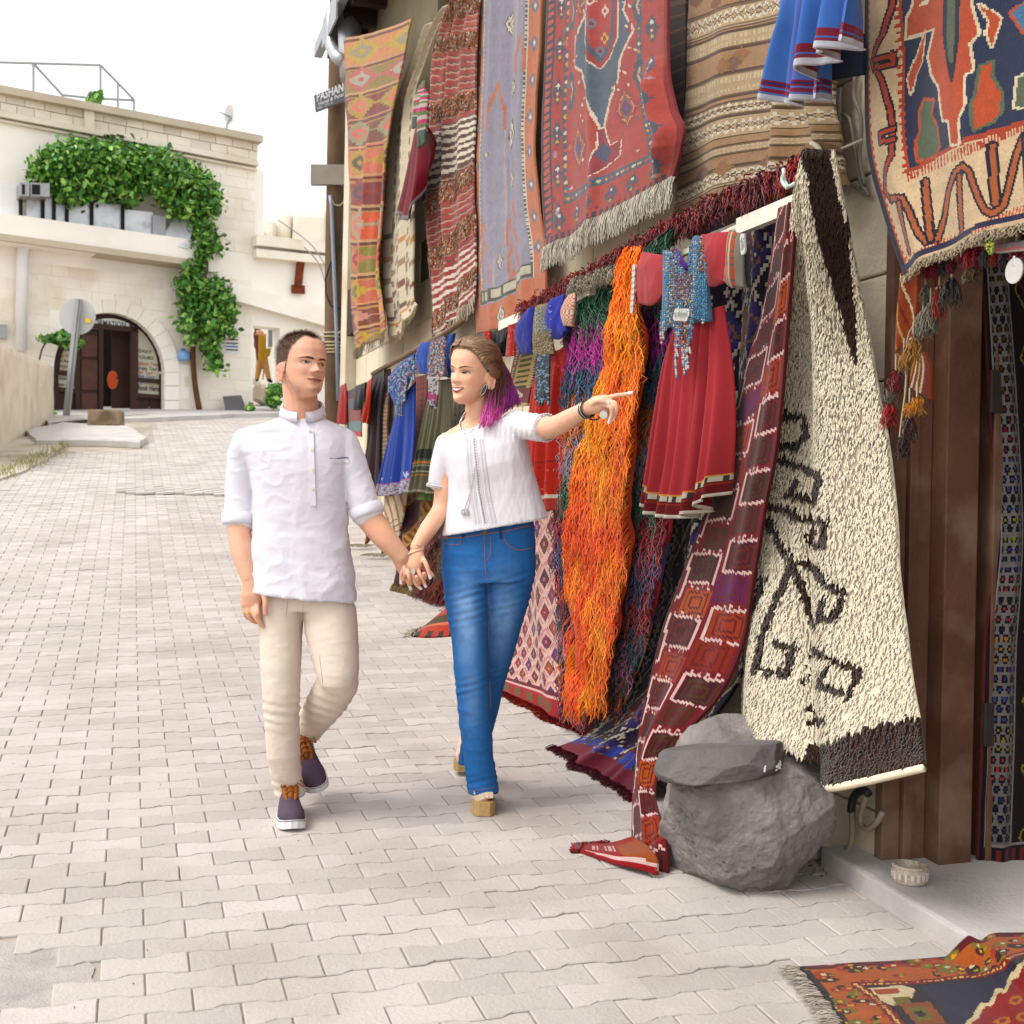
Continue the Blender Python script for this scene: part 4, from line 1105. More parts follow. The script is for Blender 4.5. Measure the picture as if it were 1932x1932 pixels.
# -- gap kilim with its shade put into the dark brown, tan banded kilim
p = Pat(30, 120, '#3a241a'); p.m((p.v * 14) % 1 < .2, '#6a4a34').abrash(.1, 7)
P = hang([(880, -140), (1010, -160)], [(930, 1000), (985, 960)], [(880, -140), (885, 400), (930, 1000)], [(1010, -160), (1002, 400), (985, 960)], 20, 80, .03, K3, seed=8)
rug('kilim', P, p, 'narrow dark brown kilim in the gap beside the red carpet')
p = Pat(150, 210, '#b58c64')
tv = p.v
for c, hw, main in ((.08, .03, 0), (.24, .05, 1), (.34, .035, 0), (.52, .05, 0), (.62, .03, 2), (.70, .045, 1), (.80, .02, 0), (.91, .04, 1)):
    p.m(np.abs(tv - c) < hw, '#c9ad86')
    for e in (-hw, hw): p.m(np.abs(tv - c - e) < .0045, '#5d4430'); p.m(np.abs(tv - c - e * .8) < .003, '#86684a')
    zz = np.abs(((p.u * 22) % 1) - .5) * hw * 1.1
    if main: p.m(np.abs(np.abs(tv - c) - zz) < .0065, '#f0e6cc'); p.m(np.abs(np.abs(tv - c) - zz * .5) < .003, '#7a5c40')
    else: p.m((np.abs(tv - c) < hw * .6) & ((p.u * 40) % 1 < .5) & (np.abs(tv - c) > hw * .25), '#ddc9a0')
for k in range(26):
    cx, cy = RNG.random(), [.15, .43, .86, .98][k % 4]; p.star(cx, cy + RNG.normal(0, .012), .05, .03, ['#8f6242', '#a87850', '#8a6a50'][k % 3], 4)
p.abrash(.06, 8); p.a *= .88
P = hang([(1008, -160), (1500, -330), (1990, -500)], [(918, 1330), (1300, 1180), (1985, 1120)], [(1008, -160), (1000, 400), (985, 800), (940, 1180), (918, 1330)],
         [(1990, -500), (1950, 0), (1880, 560), (1935, 820), (1985, 1120)], 120, 170, .10, K3, [(.75, -.2, .05, .05, .4, 1.1), (.9, .1, .05, .06, .3, 1.1), (.3, 0, .1, .02)], .02, 9)
rug('kilim', P, p, 'tan and brown banded kilim behind the long blue dress')
# -- geometric kilim over the door
P = hang([(548, -330), (1000, -420), (1560, -520)], [(752, 1482), (1070, 1310), (1560, 1150)], [(548, -330), (553, 300), (560, 800), (640, 1150), (752, 1482)], [(1560, -520), (1560, 300), (1560, 1150)],
         165, 165, .26, K4, [(.15, .1, .1, .03), (.6, 0, .15, .03)], .012, 10)
p = Pat(160, 170, '#e2c49c'); A = 1.75; q_ = uvmap(P)
SR, SO, SN, SG, DKN, CR = '#b8452c', '#c4532c', '#28304c', '#5d6a52', '#1c2034', '#e8d8b4'
k4 = lambda *t: [q_(*K4(x, y)) for x, y in t]
p.rect(0, 0, .04, 1, '#1a1e30'); p.m((p.u > .04) & (p.u < .052), SR); p.m((p.u >= .052) & (p.u < .064) & ((p.v * 44) % 1 < .5), SR)
p.poly(k4((735, -300), (742, 0), (765, 300), (795, 930), (1417, 670), (1560, 610), (1560, -500)), SR); p.poly(k4((755, -300), (760, 0), (782, 300), (808, 895), (1417, 640), (1560, 580), (1560, -500)), SN)
cb = [(795 + t * 765, 945 - t * 330) for t in np.linspace(0, 1, 44)]
for a, b in cb: p.line(k4((a, b - 24), (a + 3, b + 26)), .009, SR, A)
for a in range(0, 950, 44): p.line(k4((738 + a * .055, a), (726 + a * .055, a + 6)), .02, SR, A)
def zig(pts, w=.022):
    z = k4(*pts); p.m(p.lmask(z, w * 1.9, A), '#1c1c2c'); p.m(p.lmask(z, w * .95, A), SR if w < .023 else '#b46038')
for t in ([(700, -200), (712, 20), (650, 200), (600, 335)], [(600, 335), (650, 430), (695, 570), (712, 690), (705, 830), (668, 930), (672, 1030), (705, 1078)], [(615, 325), (712, 295), (714, 345), (620, 362)], [(715, 690), (640, 722), (645, 765), (715, 748)]): zig(t)
zig([(705, 1070), (760, 1062), (800, 1135), (850, 1255), (895, 1300), (950, 1285), (985, 1190), (1010, 1030), (1045, 925), (1085, 892), (1120, 920), (1165, 1045), (1205, 1130), (1250, 1150), (1305, 1110), (1340, 980), (1375, 840), (1420, 730), (1470, 700), (1520, 800), (1560, 900)], .026)
for t in ([(888, 975), (918, 1285)], [(1068, 945), (1085, 1255)], [(1245, 785), (1265, 1095)], [(742, 1090), (802, 1355)], [(1430, 740), (1445, 1040)]): zig(t, .026)
for a, b in [(790 + t * 770, 1395 - t * 330) for t in np.linspace(0, 1, 40)]: p.line(k4((a, b - 26), (a - 12, b + 18)), .008, SO, A)
p.line(k4((770, 1440), (1070, 1275), (1560, 1110)), .03, '#2a2a48', A)
red = [(830, -300), (830, 20), (795, 95), (790, 205), (865, 180), (940, 150), (905, 300), (925, 400), (962, 455), (985, 640), (1012, 645), (1025, 770), (1062, 765), (1058, 640), (1092, 560), (1090, 400), (1140, 370), (1120, 235), (1172, 180), (1130, 20), (1130, -300)]
def motif(pts, fill, edge, w=.03): z = k4(*pts); p.m(p.lmask(z + z[:1], w, A), edge); p.poly(z, fill)
motif(red, SO, CR); motif([(988, -300), (985, 180), (1000, 320), (1027, 440), (1042, 360), (1062, 200), (1072, -300)], DKN, DKN, .012); motif([(1002, -300), (1000, 180), (1012, 325), (1030, 335), (1042, 180), (1046, -300)], SG, SG, .006)
motif([(885, 175), (830, 330), (795, 420), (812, 500), (835, 400), (868, 330)], SO, CR, .016); motif([(1180, 20), (1290, 100), (1240, 250), (1215, 180), (1230, 120)], SO, CR, .02)
motif([(880, 545), (930, 545), (915, 620), (950, 685), (960, 780), (940, 830), (850, 855), (842, 760), (862, 700), (858, 600)], SG, SO, .028); motif([(1190, 355), (1240, 330), (1235, 420), (1290, 500), (1288, 600), (1240, 650), (1152, 690), (1142, 560), (1168, 500)], SO, SG, .03)
motif([(1350, 70), (1420, 20), (1480, 60), (1420, 170)], '#4a7aa0', SO, .03); motif([(1385, 420), (1480, 380), (1480, 560), (1370, 575)], SG, CR, .026); motif([(850, 30), (930, -60), (900, 20)], CR, SO, .02)
p.abrash(.07, 9)
o = rug('kilim', P, p, 'bold navy rust and cream geometric kilim over the shop door')
fringe('fringe', P[-1], .03, '#c7b494', 240, o, .004, seed=11, out=.4)
# ================================================================ rail and the lower row of hangings
rail = MB(); ra, rb = WALL.pt(1510, 381, .34), WALL.pt(1396, 428, .34)
rail.bar(ra, rb, .03, .055); rail.bar(WALL.pt(1118, 546, .34), WALL.pt(1086, 563, .34), .03, .05); rail.bar(rb, WALL.pt(1118, 560, .27), .02, .02); rl1 = rail.build('clothes_rail', M_railw)
tag(rl1, 'white wooden rail carrying the coral dress and shaggy rugs', 'rail')
rail = MB(); rail.bar(WALL.pt(*K5(160, 462), .34), WALL.pt(*K5(30, 520), .34), .03, .05); rail.bar(WALL.pt(*K5(168, 500), .30), WALL.pt(*K5(40, 545), .30), .02, .04)
tag(rail.build('clothes_rail', M_railw), 'raw wooden rail above the red dress with blue sleeves', 'rail')
rail = MB(); rail.tube([WALL.pt(*KB1(1130, 20), .3), WALL.pt(*KB1(960, 140), .3), WALL.pt(*KB1(600, 340), .3), WALL.pt(*KB1(280, 520), .3)], .022, 7)
tag(rail.build('clothes_rail', mat('branch', lin('#7a6450', .75), .9, .25, 6, .4, 30), None, True), 'crooked branch rail carrying the far blue and green dresses', 'rail')

def puff(name, T, B, L, R, off, col, parent, KK=K5, bulge=.06, nu=26, nv=26, wr=.014, seed=0, trim=None):
    P = hang(T, B, L, R, nu, nv, off, KK, (), .0, seed)
    u, v = np.meshgrid(np.linspace(0, 1, nu + 1), np.linspace(0, 1, nv + 1))
    q = P.reshape(-1, 3)
    d = bulge * np.sin(math.pi * u) ** .7 * np.sin(math.pi * np.clip(v * .9 + .08, 0, 1)) ** .6 + wr * (1 - np.abs(noise3(q * np.array([1, 1, .6]), 13, seed)).reshape(u.shape) * 2)
    P = P + d[..., None] * WALL.n
    if isinstance(col, Pat): c = col
    else: c = Pat(8, 8, col)
    return sheet(name, P, c, M_fabric, parent, .02, WALL.n)
OCT = (np.array([[1, 0, 0], [-1, 0, 0], [0, 1, 0], [0, -1, 0], [0, 0, 1], [0, 0, -1]], float), [(0, 2, 4), (2, 1, 4), (1, 3, 4), (3, 0, 4), (2, 0, 5), (1, 2, 5), (3, 1, 5), (0, 3, 5)])
OF = np.array(OCT[1])
def beads(name, P, r, cols, parent, squash=(1, 1, 1)):
    P = np.asarray(P, float); n = len(P); r = np.broadcast_to(np.asarray(r, float), (n,))
    V = (P[:, None] + OCT[0][None] * np.array(squash) * r[:, None, None]).reshape(-1, 3)
    Fc = (np.arange(n)[:, None, None] * 6 + OF[None]).reshape(-1, 3)
    return tag(mesh(name, V, Fc, M_bead, parent, True, cols=np.repeat(cols, 8, axis=0)), kind='stuff')
def bead_panel(name, poly, off, step, colfn, parent, KK=K5, r=None, seed=0, thick=.012):
    """rows of beads inside a pixel outline"""
    g = np.random.default_rng(seed); A = np.asarray(poly, float)
    xs_, ys_ = np.arange(A[:, 0].min(), A[:, 0].max(), step), np.arange(A[:, 1].min(), A[:, 1].max(), step)
    X, Y = np.meshgrid(xs_, ys_); X, Y = X.ravel() + g.normal(0, step * .15, X.size), Y.ravel() + g.normal(0, step * .15, X.size)
    ins = np.zeros(X.shape, bool); j = len(A) - 1
    for i in range(len(A)):
        (xi, yi), (xj, yj) = A[i], A[j]
        ins ^= ((yi > Y) != (yj > Y)) & (X < (xj - xi) * (Y - yi) / (yj - yi + 1e-9) + xi); j = i
    X, Y = X[ins], Y[ins]
    P = np.array([WALL.pt(*KK(x, y), off + g.uniform(0, thick)) for x, y in zip(X, Y)])
    c = np.array([colfn(x, y, g) for x, y in zip(X, Y)])
    rr = r if r else step * .55 / 3.2 / F * np.linalg.norm(P[0])
    return beads(name, P, rr * g.uniform(.7, 1.25, len(P)), c, parent)
def bead_string(pts, n, off, KK):
    return resample(np.array([WALL.pt(*KK(*p), off) for p in pts]), n)

# -- dark jajim rug behind the coral dress, sweeping out over the street
p = Pat(120, 230, '#23182c'); A = 2.0
cols = ['#3a2a6a', '#5a1f2a', '#2a3a3a', '#6a2430', '#38306a', '#5a4a20']
lu, lv = p.u * 6, p.v * 9
dd = np.abs((lu % 1) - .5) * 2 + np.abs((lv % 1) - .5) * 2
idx = (np.floor(lu) + 2 * np.floor(lv)).astype(int) % 6
for k, c in enumerate(cols): p.m((dd < .8) & (idx == k), c)
p.m((np.abs(dd - 1) < .12) & (((p.u * 60 + p.v * 90) % 2) < 1.2), '#cfc4b0'); p.m((np.abs(dd - .4) < .08), '#8a5a3a')
p.speck((p.u * 40 % 1 < .3) & (p.v * 70 % 1 < .5), ['#d8c8b0', '#7a4a8a'], .12, 4)
z = np.abs(((p.v * 60) % 1) - .5) * 2; p.m((p.u < .10) & (np.abs(p.u - .03 - z * .05) < .016), '#e0d6c4'); p.m(p.u < .02, '#7a2030')
p.rect(0, .955, 1, 1, '#7a2434'); p.m((p.v > .92) & (p.v < .955) & ((p.u * 9) % 1 < .55), '#3c46a0'); p.abrash(.07, 11)
P = hang([(1300, 470, .2), (1400, 420, .2), (1500, 390, .2)], [(1040, 1412, .50), (1080, 1425, .48), (1140, 1470, .446), (1196, 1512, .446)],
         [(1300, 470, .2), (1290, 760, .16), (1268, 980, .16), (1232, 1170, .17), (1190, 1290, .24), (1110, 1378, .40), (1040, 1412, .50)],
         [(1500, 390, .2), (1470, 800, .16), (1445, 1080, .16), (1400, 1260, .17), (1330, 1370, .23), (1250, 1450, .36), (1196, 1512, .446)], 95, 180, .2, None, [(.35, .1, .06, .05), (.7, -.1, .07, .05), (.55, .2, .04, -.04)], .02, 12)
for _ in range(1):
    lowz = np.array([gz(y) for y in P[..., 1].ravel()]).reshape(P.shape[:2]) + .012
    P[..., 2] = np.maximum(P[..., 2], lowz)
o = rug('jajim_rug', P, p, 'dark purple and navy rug with white zigzags sweeping out onto the paving')
fringe('fringe', P[-1], .035, cm('#7a1f30', '#5a1826'), 260, o, .006, seed=12, out=1.0, down=(-.6, -.6, -.5))
# -- pink and maroon lozenge kilim standing on the paving behind the woman
p = Pat(130, 170, '#e3b7ac'); A = 1.3
lu, lv = p.u * 7, p.v * 8.5
a_, b_ = lu + lv, lu - lv
dd = np.maximum(np.abs((a_ % 1) - .5), np.abs((b_ % 1) - .5)) * 2
idx = (np.floor(a_) * 3 + np.floor(b_) * 5).astype(int) % 7
for k, c in enumerate(['#5a2430', '#a0522c', '#6a3a20', '#7a2a4a', '#4a2a20', '#8a3030', '#5a2a6a']): p.m((dd < .62) & (idx == k), c)
p.m((dd < .62) & (dd > .5), '#3a1c20'); p.m(dd < .16, '#c9788a'); p.m((dd > .8) & (((a_ * 9) % 1) < .35), '#a85a58')
p.rect(0, .87, 1, .9, '#6a2030'); p.rect(0, .9, 1, 1, '#a02828'); p.m((p.v > .91) & (p.v < .98) & ((p.u * 8) % 1 < .5) & (np.abs(p.v - .945) < .03 - .05 * np.abs(((p.u * 8) % 1) - .25)), '#6a5a34'); p.m((p.v > .895) & (p.v < .903), '#e0b0a8'); p.abrash(.05, 13)
P = hang([(960, 880, .14), (1090, 850, .12)], [(947, 1308, .41), (1020, 1342, .33), (1101, 1381, .257), (1165, 1392, .14)],
         [(960, 880, .14), (962, 1080, .14), (960, 1180, .18), (955, 1250, .28), (947, 1308, .41)], [(1090, 850, .12), (1100, 1080, .12), (1125, 1220, .12), (1150, 1320, .13), (1165, 1392, .14)], 130, 150, .2, None, [(.5, .1, .1, .03)], .015, 13)
lowz = np.array([gz(y) for y in P[..., 1].ravel()]).reshape(P.shape[:2]) + .012; P[..., 2] = np.maximum(P[..., 2], lowz)
o = rug('lozenge_kilim', P, p, 'pink and maroon lozenge kilim with red fringe reaching the paving')
fringe('fringe', P[-1], .045, cm('#b02820', '#8a1c1c', '#c03a2a'), 320, o, .006, seed=14, out=1.2, down=(-.5, -.6, -.6))
# -- many coloured shaggy rug
def shag(name, P, pat, n, L, r, label, seed=0, mask=None, out=.45, wave=.014, nseg=6, freq=1.6, clump=1.0, base=None, side=.25, jit=.3, tint=.22, cat='rug', cj=(.008, .01)):
    o = empty(name, root_of(P), label, cat)
    sheet('backing', P, base if base is not None else pat, M_cloth, o, .012, WALL.n)
    Q, N, u, v = sample(P, n, seed, WALL.n); g = np.random.default_rng(seed + 1)
    if mask is not None: k = mask(u, v); Q, N, u, v = Q[k], N[k], u[k], v[k]
    c = pat.at(np.clip(u + g.normal(0, cj[0], len(u)), 0, .999), np.clip(v + g.normal(0, cj[1], len(u)), 0, .999)) * g.uniform(1 - tint, 1 + tint, (len(u), 1))
    V, Fc, C_ = strands(Q, N, L * g.uniform(1 - jit, 1 + jit, len(u)), r * g.uniform(.7, 1.3, len(u)), c, nseg, out, wave, freq, seed=seed + 2, side_amt=side)
    tag(mesh('pile', V, Fc, M_yarn, o, True, cols=C_), kind='stuff')
    return o
p = Pat(60, 200, '#2a5a40')
bands = [(.07, '#245c3e'), (.13, '#b02a8a'), (.16, '#c03a98'), (.25, '#33506a'), (.33, '#d0742a'), (.43, '#9a8a94'), (.50, '#2e6048'), (.58, '#9a3036'), (.66, '#4c4468'), (.74, '#963034'), (.80, '#2f4048'), (.85, '#c07a96'), (.885, '#285038'), (.92, '#d0602a'), (.965, '#3c3450'), (1.01, '#7a2838')]
v0 = 0
for v1, c in bands: p.rect(0, v0, 1, v1, c); v0 = v1
w_ = .02 * noise3(np.stack([p.u.ravel() * 7, p.v.ravel() * 0, p.u.ravel() * 0], 1), 1, 5).reshape(p.u.shape)
p.abrash(.12, 14); p.a *= 1.6
P = hang([(1090, 552), (1180, 520), (1265, 470)], [(1064, 1300), (1110, 1330), (1168, 1335)], [(1090, 552), (1064, 640), (1058, 734), (1054, 830), (1051, 953), (1054, 1050), (1060, 1206), (1064, 1300)],
         [(1265, 470), (1262, 700), (1258, 860), (1256, 985), (1250, 1020), (1234, 1112), (1212, 1206), (1168, 1335)], 50, 120, .30, None, [(.25, 0, .08, .04), (.75, 0, .08, .05)], .02, 15)
shag('shaggy_rug', P, p, 4000, .18, .0067, 'many coloured long haired rug hanging behind the orange fleece', 16, out=.35, wave=.016, nseg=6, freq=2.2, tint=.28)
# -- orange long haired fleece
p = Pat(50, 160, '#ff9024')
n1 = noise3(np.stack([p.u.ravel() * 5, p.v.ravel() * 9, 0 * p.u.ravel()], 1), 1, 8).reshape(p.u.shape)
p.m(n1 > .18, '#ffae3c'); p.m(n1 < -.2, '#fa7418'); p.m((n1 < -.05) & (p.v > .55), '#f46a12'); p.m(n1 > .5, '#ffc25c'); p.a *= 1.6
P = hang([(1190, 470), (1200, 462)], [(1088, 1305), (1110, 1315), (1132, 1305)], [(1190, 470), (1180, 530), (1168, 580), (1150, 656), (1124, 718), (1096, 812), (1084, 906), (1074, 984), (1068, 1060), (1060, 1142), (1072, 1206), (1082, 1260), (1088, 1305)],
         [(1200, 462), (1204, 540), (1206, 640), (1200, 740), (1188, 860), (1178, 953), (1170, 1047), (1162, 1110), (1150, 1206), (1140, 1260), (1132, 1305)], 44, 130, .42, None, [(.3, .0, .14, .03), (.72, .1, .12, .035)], .055, 17, bulge=.02, nscale=5)
bp = Pat(10, 10, '#c8500e')  # darker than the pile: depth between the strands put into the backing colour
patch = lambda u, v: ~(((u - .3 - (v - .82) * 1.6) / .3) ** 2 + ((v - .84) / .11) ** 2 < 1)
of = shag('shaggy_fleece', P, p, 7200, .13, .0042, 'bright orange long haired fleece hanging on the rail', 18, patch, out=.5, wave=.009, nseg=5, freq=1.6, base=bp, tint=.3, side=.3)
fringe('hanging_locks', np.vstack([P[-1], P[-6, ::-1]]), .13, cm('#e0701c', '#d0600f', '#ea8a2a'), 130, of, .004, seed=19, out=.2, wave=.012, nseg=6)
# -- dark red runner with white hooked diamonds, from the rail down to the paving
p = Pat(120, 330, '#7a1624'); A = 8.0
gold = ['#8a2c1a', '#5e1622', '#a03c16', '#641c1e', '#641c54', '#52161a', '#b4561c']
for r in range(20):
    for c in range(-1, 3):
        cx, cy = .27 + .47 * c + .06 * (r % 2), (r + .5) / 19.5; k = (r * 5 + c * 3) % 7; hx, hy = .205, .0215
        q = lambda s: [(cx - hx * s, cy - hy * s + .012 * s), (cx + hx * s, cy - hy * s - .012 * s), (cx + hx * s, cy + hy * s - .012 * s), (cx - hx * s, cy + hy * s + .012 * s)]
        hot = (r + c) % 2 == 0
        p.poly(q(.95), gold[k] if not hot or r % 5 == 1 else '#4a0e18')
        for s_ in (.72, .4): p.m(p.lmask(q(s_) + q(s_)[:1], .022, A), '#4a3418' if k % 2 else '#6a2018')
        if hot:
            w = q(1.08); p.m(p.lmask(w + w[:1], .026, A), '#ecc8c0')
            for t in np.linspace(-.85, .85, 5):
                for s_ in (-1, 1):
                    b0 = (cx + hx * t, cy + s_ * hy * 1.08 - .012 * t); p.m(p.lmask([b0, (b0[0], b0[1] + s_ * .007), (b0[0] + .03, b0[1] + s_ * .007)], .015, A), '#ecc8c0')
p.rect(0, 0, .03, 1, '#5a1018'); p.rect(.97, 0, 1, 1, '#5a1018'); p.abrash(.06, 15)
P = hang([(1466, 392, .37), (1486, 384, .37), (1500, 380, .37)], [(1188, 1602, .677), (1222, 1632, .679), (1258, 1650, .654)],
         [(1466, 392, .37), (1440, 560, .33), (1402, 700, .32), (1370, 830, .33), (1330, 960, .35), (1290, 1070, .38), (1250, 1180, .43), (1225, 1280, .49), (1205, 1370, .56), (1192, 1480, .63), (1188, 1602, .677)],
         [(1500, 380, .37), (1482, 600, .34), (1464, 830, .32), (1442, 960, .31), (1422, 1080, .31), (1400, 1210, .33), (1356, 1310, .40), (1290, 1385, .48), (1250, 1440, .54), (1236, 1500, .60), (1254, 1570, .64), (1258, 1650, .654)],
         96, 280, .3, None, [(.45, .3, .14, .02, .5, 1.2), (.8, .1, .1, .012)], .008, 20)
lowz = np.array([gz(y) for y in P[..., 1].ravel()]).reshape(P.shape[:2]) + .012; P[..., 2] = np.maximum(P[..., 2], lowz)
o = rug('runner_rug', P, p, 'dark red runner with white hooked diamonds falling beside the boulder')
tp = Pat(60, 40, '#9a1a1c'); tp.m((tp.u > .15) & (tp.u < .6) & ((tp.u * 16) % 1 < .4) & (np.abs(tp.v - .45) < .2), '#e3b8ae'); tp.poly([(.55, .3), (1, .1), (1, .95), (.6, .8)], '#a0501c'); tp.m(tp.lmask([(.1, .85), (1, .9)], .03, .5), '#e3c0b8')
def ground_sheet(px_T, px_B, px_L, px_R, nu, nv, lift, bump=0.0, seed=0):
    g3 = lambda pts: np.array([gnd(q[0], q[1], q[2] if len(q) > 2 else lift) for q in pts])
    P = coons(g3(px_T), g3(px_B), g3(px_L), g3(px_R), nu, nv)
    P[..., 2] += bump * noise3(P.reshape(-1, 3), 4, seed).reshape(P.shape[:2])
    lowz = np.array([gz(y) for y in P[..., 1].ravel()]).reshape(P.shape[:2]) + .008
    P[..., 2] = np.maximum(P[..., 2], lowz); return P
P2 = ground_sheet([(1098, 1592), (1150, 1590), (1195, 1576, .06)], [(1094, 1602), (1170, 1632), (1240, 1650)], [(1098, 1592), (1094, 1602)], [(1195, 1576, .06), (1235, 1610, .07), (1240, 1650)], 40, 24, .015, .012, 21)
sheet('runner_end', P2, tp, M_cloth, o, .012, np.array([0, 0, 1.0]))
fringe('fringe', P2[:, 0].tolist() + P2[0].tolist()[:20], .03, cm('#a01c1c', '#7a1418'), 90, o, .005, seed=22, out=.6, down=(-.8, -.1, -.1))
# -- cream shaggy rug with brown figures
p = Pat(130, 300, '#f8ecd2'); BR = '#38241a'
P = hang([(1530, 290, .36), (1556, 280, .36)], [(1386, 1396, .34), (1450, 1400, .36), (1520, 1440, .34), (1580, 1478, .36), (1720, 1442, .3)],
         [(1530, 290, .36), (1500, 400, .34), (1468, 620, .25), (1442, 783, .22), (1422, 900, .22), (1406, 1000, .22), (1394, 1200, .26), (1386, 1396, .34)], [(1556, 280, .36), (1578, 400, .3), (1596, 520, .22), (1622, 650, .16), (1652, 830, .14), (1672, 1000, .15), (1690, 1200, .18), (1714, 1380, .24), (1720, 1442, .3)],
         60, 130, .3, None, [(.46, .12, .05, -.075, .5, 1.2), (.2, 0, .12, .05), (.72, .1, .14, .06)], .022, 24, bulge=.03)
X_, Y_ = proj(np.stack([sum(P[a:P.shape[0] - 1 + a, b:P.shape[1] - 1 + b, k] for a in (0, 1) for b in (0, 1)) / 4 for k in range(3)]))
ri, ci = np.arange(300) * X_.shape[0] / 300, np.arange(130) * X_.shape[1] / 130
up = lambda Z: np.array([np.interp(ci, np.arange(Z.shape[1]), Z[min(int(r), Z.shape[0] - 1)] * (1 - r % 1) + Z[min(int(r) + 1, Z.shape[0] - 1)] * (r % 1)) for r in ri])
PX_, PY_ = up(X_), up(Y_)
def fig(pts, w=15, closed=False):
    q = np.array([K7(*t) for t in pts] + ([K7(*pts[0])] if closed else [])); su, sv = p.u, p.v; p.u, p.v = PX_, PY_; p.m(p.lmask([tuple(t) for t in q], w), BR); p.u, p.v = su, sv
def area(pts):
    su, sv = p.u, p.v; p.u, p.v = PX_, PY_; p.poly(pts, BR); p.u, p.v = su, sv
fig([(285, 60), (410, 60), (420, 130), (370, 190), (290, 170)], closed=True); fig([(265, 230), (360, 250), (480, 290), (455, 400), (350, 380), (380, 320)]); fig([(250, 410), (340, 440), (400, 480), (500, 480), (490, 580), (430, 570), (455, 510)])
fig([(260, 480), (360, 660), (420, 800), (450, 900)]); fig([(360, 670), (280, 850), (240, 960), (215, 1085), (330, 1110), (370, 1000), (300, 985)]); fig([(360, 660), (450, 660), (500, 740), (570, 780), (540, 880), (480, 870), (490, 800)])
fig([(215, 700), (250, 720), (215, 820)], 12); fig([(455, 1000), (530, 1050), (640, 1090), (590, 1190), (480, 1140), (500, 1090)]); fig([(440, 1040), (410, 1150)], 6); fig([(425, 1240), (495, 1285), (430, 1305)], 9)
area([K7(*t) for t in ((410, 1400), (640, 1330), (840, 1275), (960, 1290), (960, 1600), (400, 1600))])
area([(1515, 260), (1560, 260), (1600, 420), (1618, 590), (1622, 700), (1600, 640), (1568, 520), (1540, 430), (1526, 350)]); p.a *= 1.22
sh_ = shag('shaggy_rug', P, p, 25000, .026, .0050, 'cream shaggy wool rug with brown figures hanging above the boulder', 25, out=.8, wave=.0015, nseg=2, freq=1.0, tint=.07, side=.12, jit=.15, cj=(.003, .001))
mb = MB(); mb.tube(P[-1][34:] + np.array([0, 0, -.012]), .012, 6); mb.build('selvedge', mat('wool_edge', lin('#e8dcc0', .8), .9, .1), sh_, True)
# -- brown kilim roll behind runner top, white ties
p = Pat(40, 60, '#3a2418'); p.speck((p.v * 14 % 1 < .5), ['#8a5a30', '#b0884a'], .14, 2); p.abrash(.1, 4)
P = hang([(1480, 300), (1512, 292)], [(1462, 480), (1486, 470)], [(1480, 300), (1474, 380), (1462, 480)], [(1512, 292), (1500, 380), (1486, 470)], 20, 60, .30, None, (), .01, 3, bulge=.03)
rug('rolled_kilim', P, p, 'dark brown flecked kilim end rolled over the rail')
# -- red pile strip and purple kilim over the rail
tq = np.array([WALL.pt(x, y, .33) for x, y in ((1525, 306), (1500, 318), (1470, 330), (1420, 350), (1360, 378), (1300, 408), (1240, 440), (1180, 474), (1120, 510), (1050, 548), (985, 582))])
p = Pat(140, 26, '#3c1c3c'); 
for k in range(14): p.m((np.abs(p.u - (k + .5) / 14) < .02) & (p.v > .25) & (np.abs(p.v - .6) < .1 + 10 * (np.abs(p.u - (k + .5) / 14) - .008)), ['#a85ab0', '#b0a030', '#c85a28', '#4a58b8', '#a05ac0', '#8a9a3a'][k % 6])
p.rect(0, 0, 1, .2, '#5a1420').abrash(.08, 5)
P = hang([(1500, 322), (1400, 366), (1290, 418)], [(1490, 385), (1400, 412), (1300, 452)], [(1500, 322), (1490, 385)], [(1290, 418), (1300, 452)], 140, 26, .29, None, (), .008, 6)
o = rug('pile_edged_kilim', P, p, 'purple kilim strip edged with a long dark red pile fringe')
g = np.random.default_rng(31); Q = resample(tq, 2600) + g.normal(0, .016, (2600, 3))
th_ = g.uniform(0, 6.28, 2600); nn = np.stack([WALL.n[0] * np.cos(th_), WALL.n[1] * np.cos(th_), np.sin(th_)], 1)
far = np.linspace(0, 1, 2600)[:, None]
c = cm('#6a0f1c', '#8a1424', '#7a1220', '#a01c24')[g.integers(0, 4, 2600)]; c = np.where((far < .03) | (g.random((2600, 1)) < far * .5), cm('#c01c20')[0], c)
V, Fc, C_ = strands(Q, nn, .055, .006, c, 3, .9, .008, 1.5, seed=32)
tag(mesh('pile', V, Fc, M_yarn, o, True, cols=C_), kind='stuff')
# pale and green locks lying over the rail
for nm, a, b, cc, L, lab in (('wool_skein', (1196, 492), (1080, 535), cm('#c9bca6', '#b5a890'), .07, 'pale grey wool skein laid along the rail'), ('wool_skein', (1268, 440), (1238, 470), cm('#2a6a48', '#1f5038'), .16, 'dark green wool skein laid over the rail')):
    g = np.random.default_rng(33); Q = resample(np.array([WALL.pt(*a, .37), WALL.pt(*b, .37)]), 360) + g.normal(0, .012, (360, 3))
    V, Fc, C_ = strands(Q, np.tile(WALL.n, (360, 1)), L, .006, cc[g.integers(0, 2, 360)] * g.uniform(.8, 1.2, (360, 1)), 5, .5, .014, 1.8, seed=34)
    tag(mesh(nm, V, Fc, M_yarn, None, True, cols=C_), lab, 'wool')

# ================================================================ dresses
def skirt(T, B, L, R, pat, off, parent, KK, k=5, amp=.03, bulge=.05, nu=70, nv=90, seed=0, name='skirt'):
    P = hang(T, B, L, R, nu, nv, off, KK, (), .008, seed, bulge=bulge)
    P = pleat(P, k, amp, WALL.n, .0, seed)
    return sheet(name, P, pat, M_fabric, parent, .008, WALL.n), P
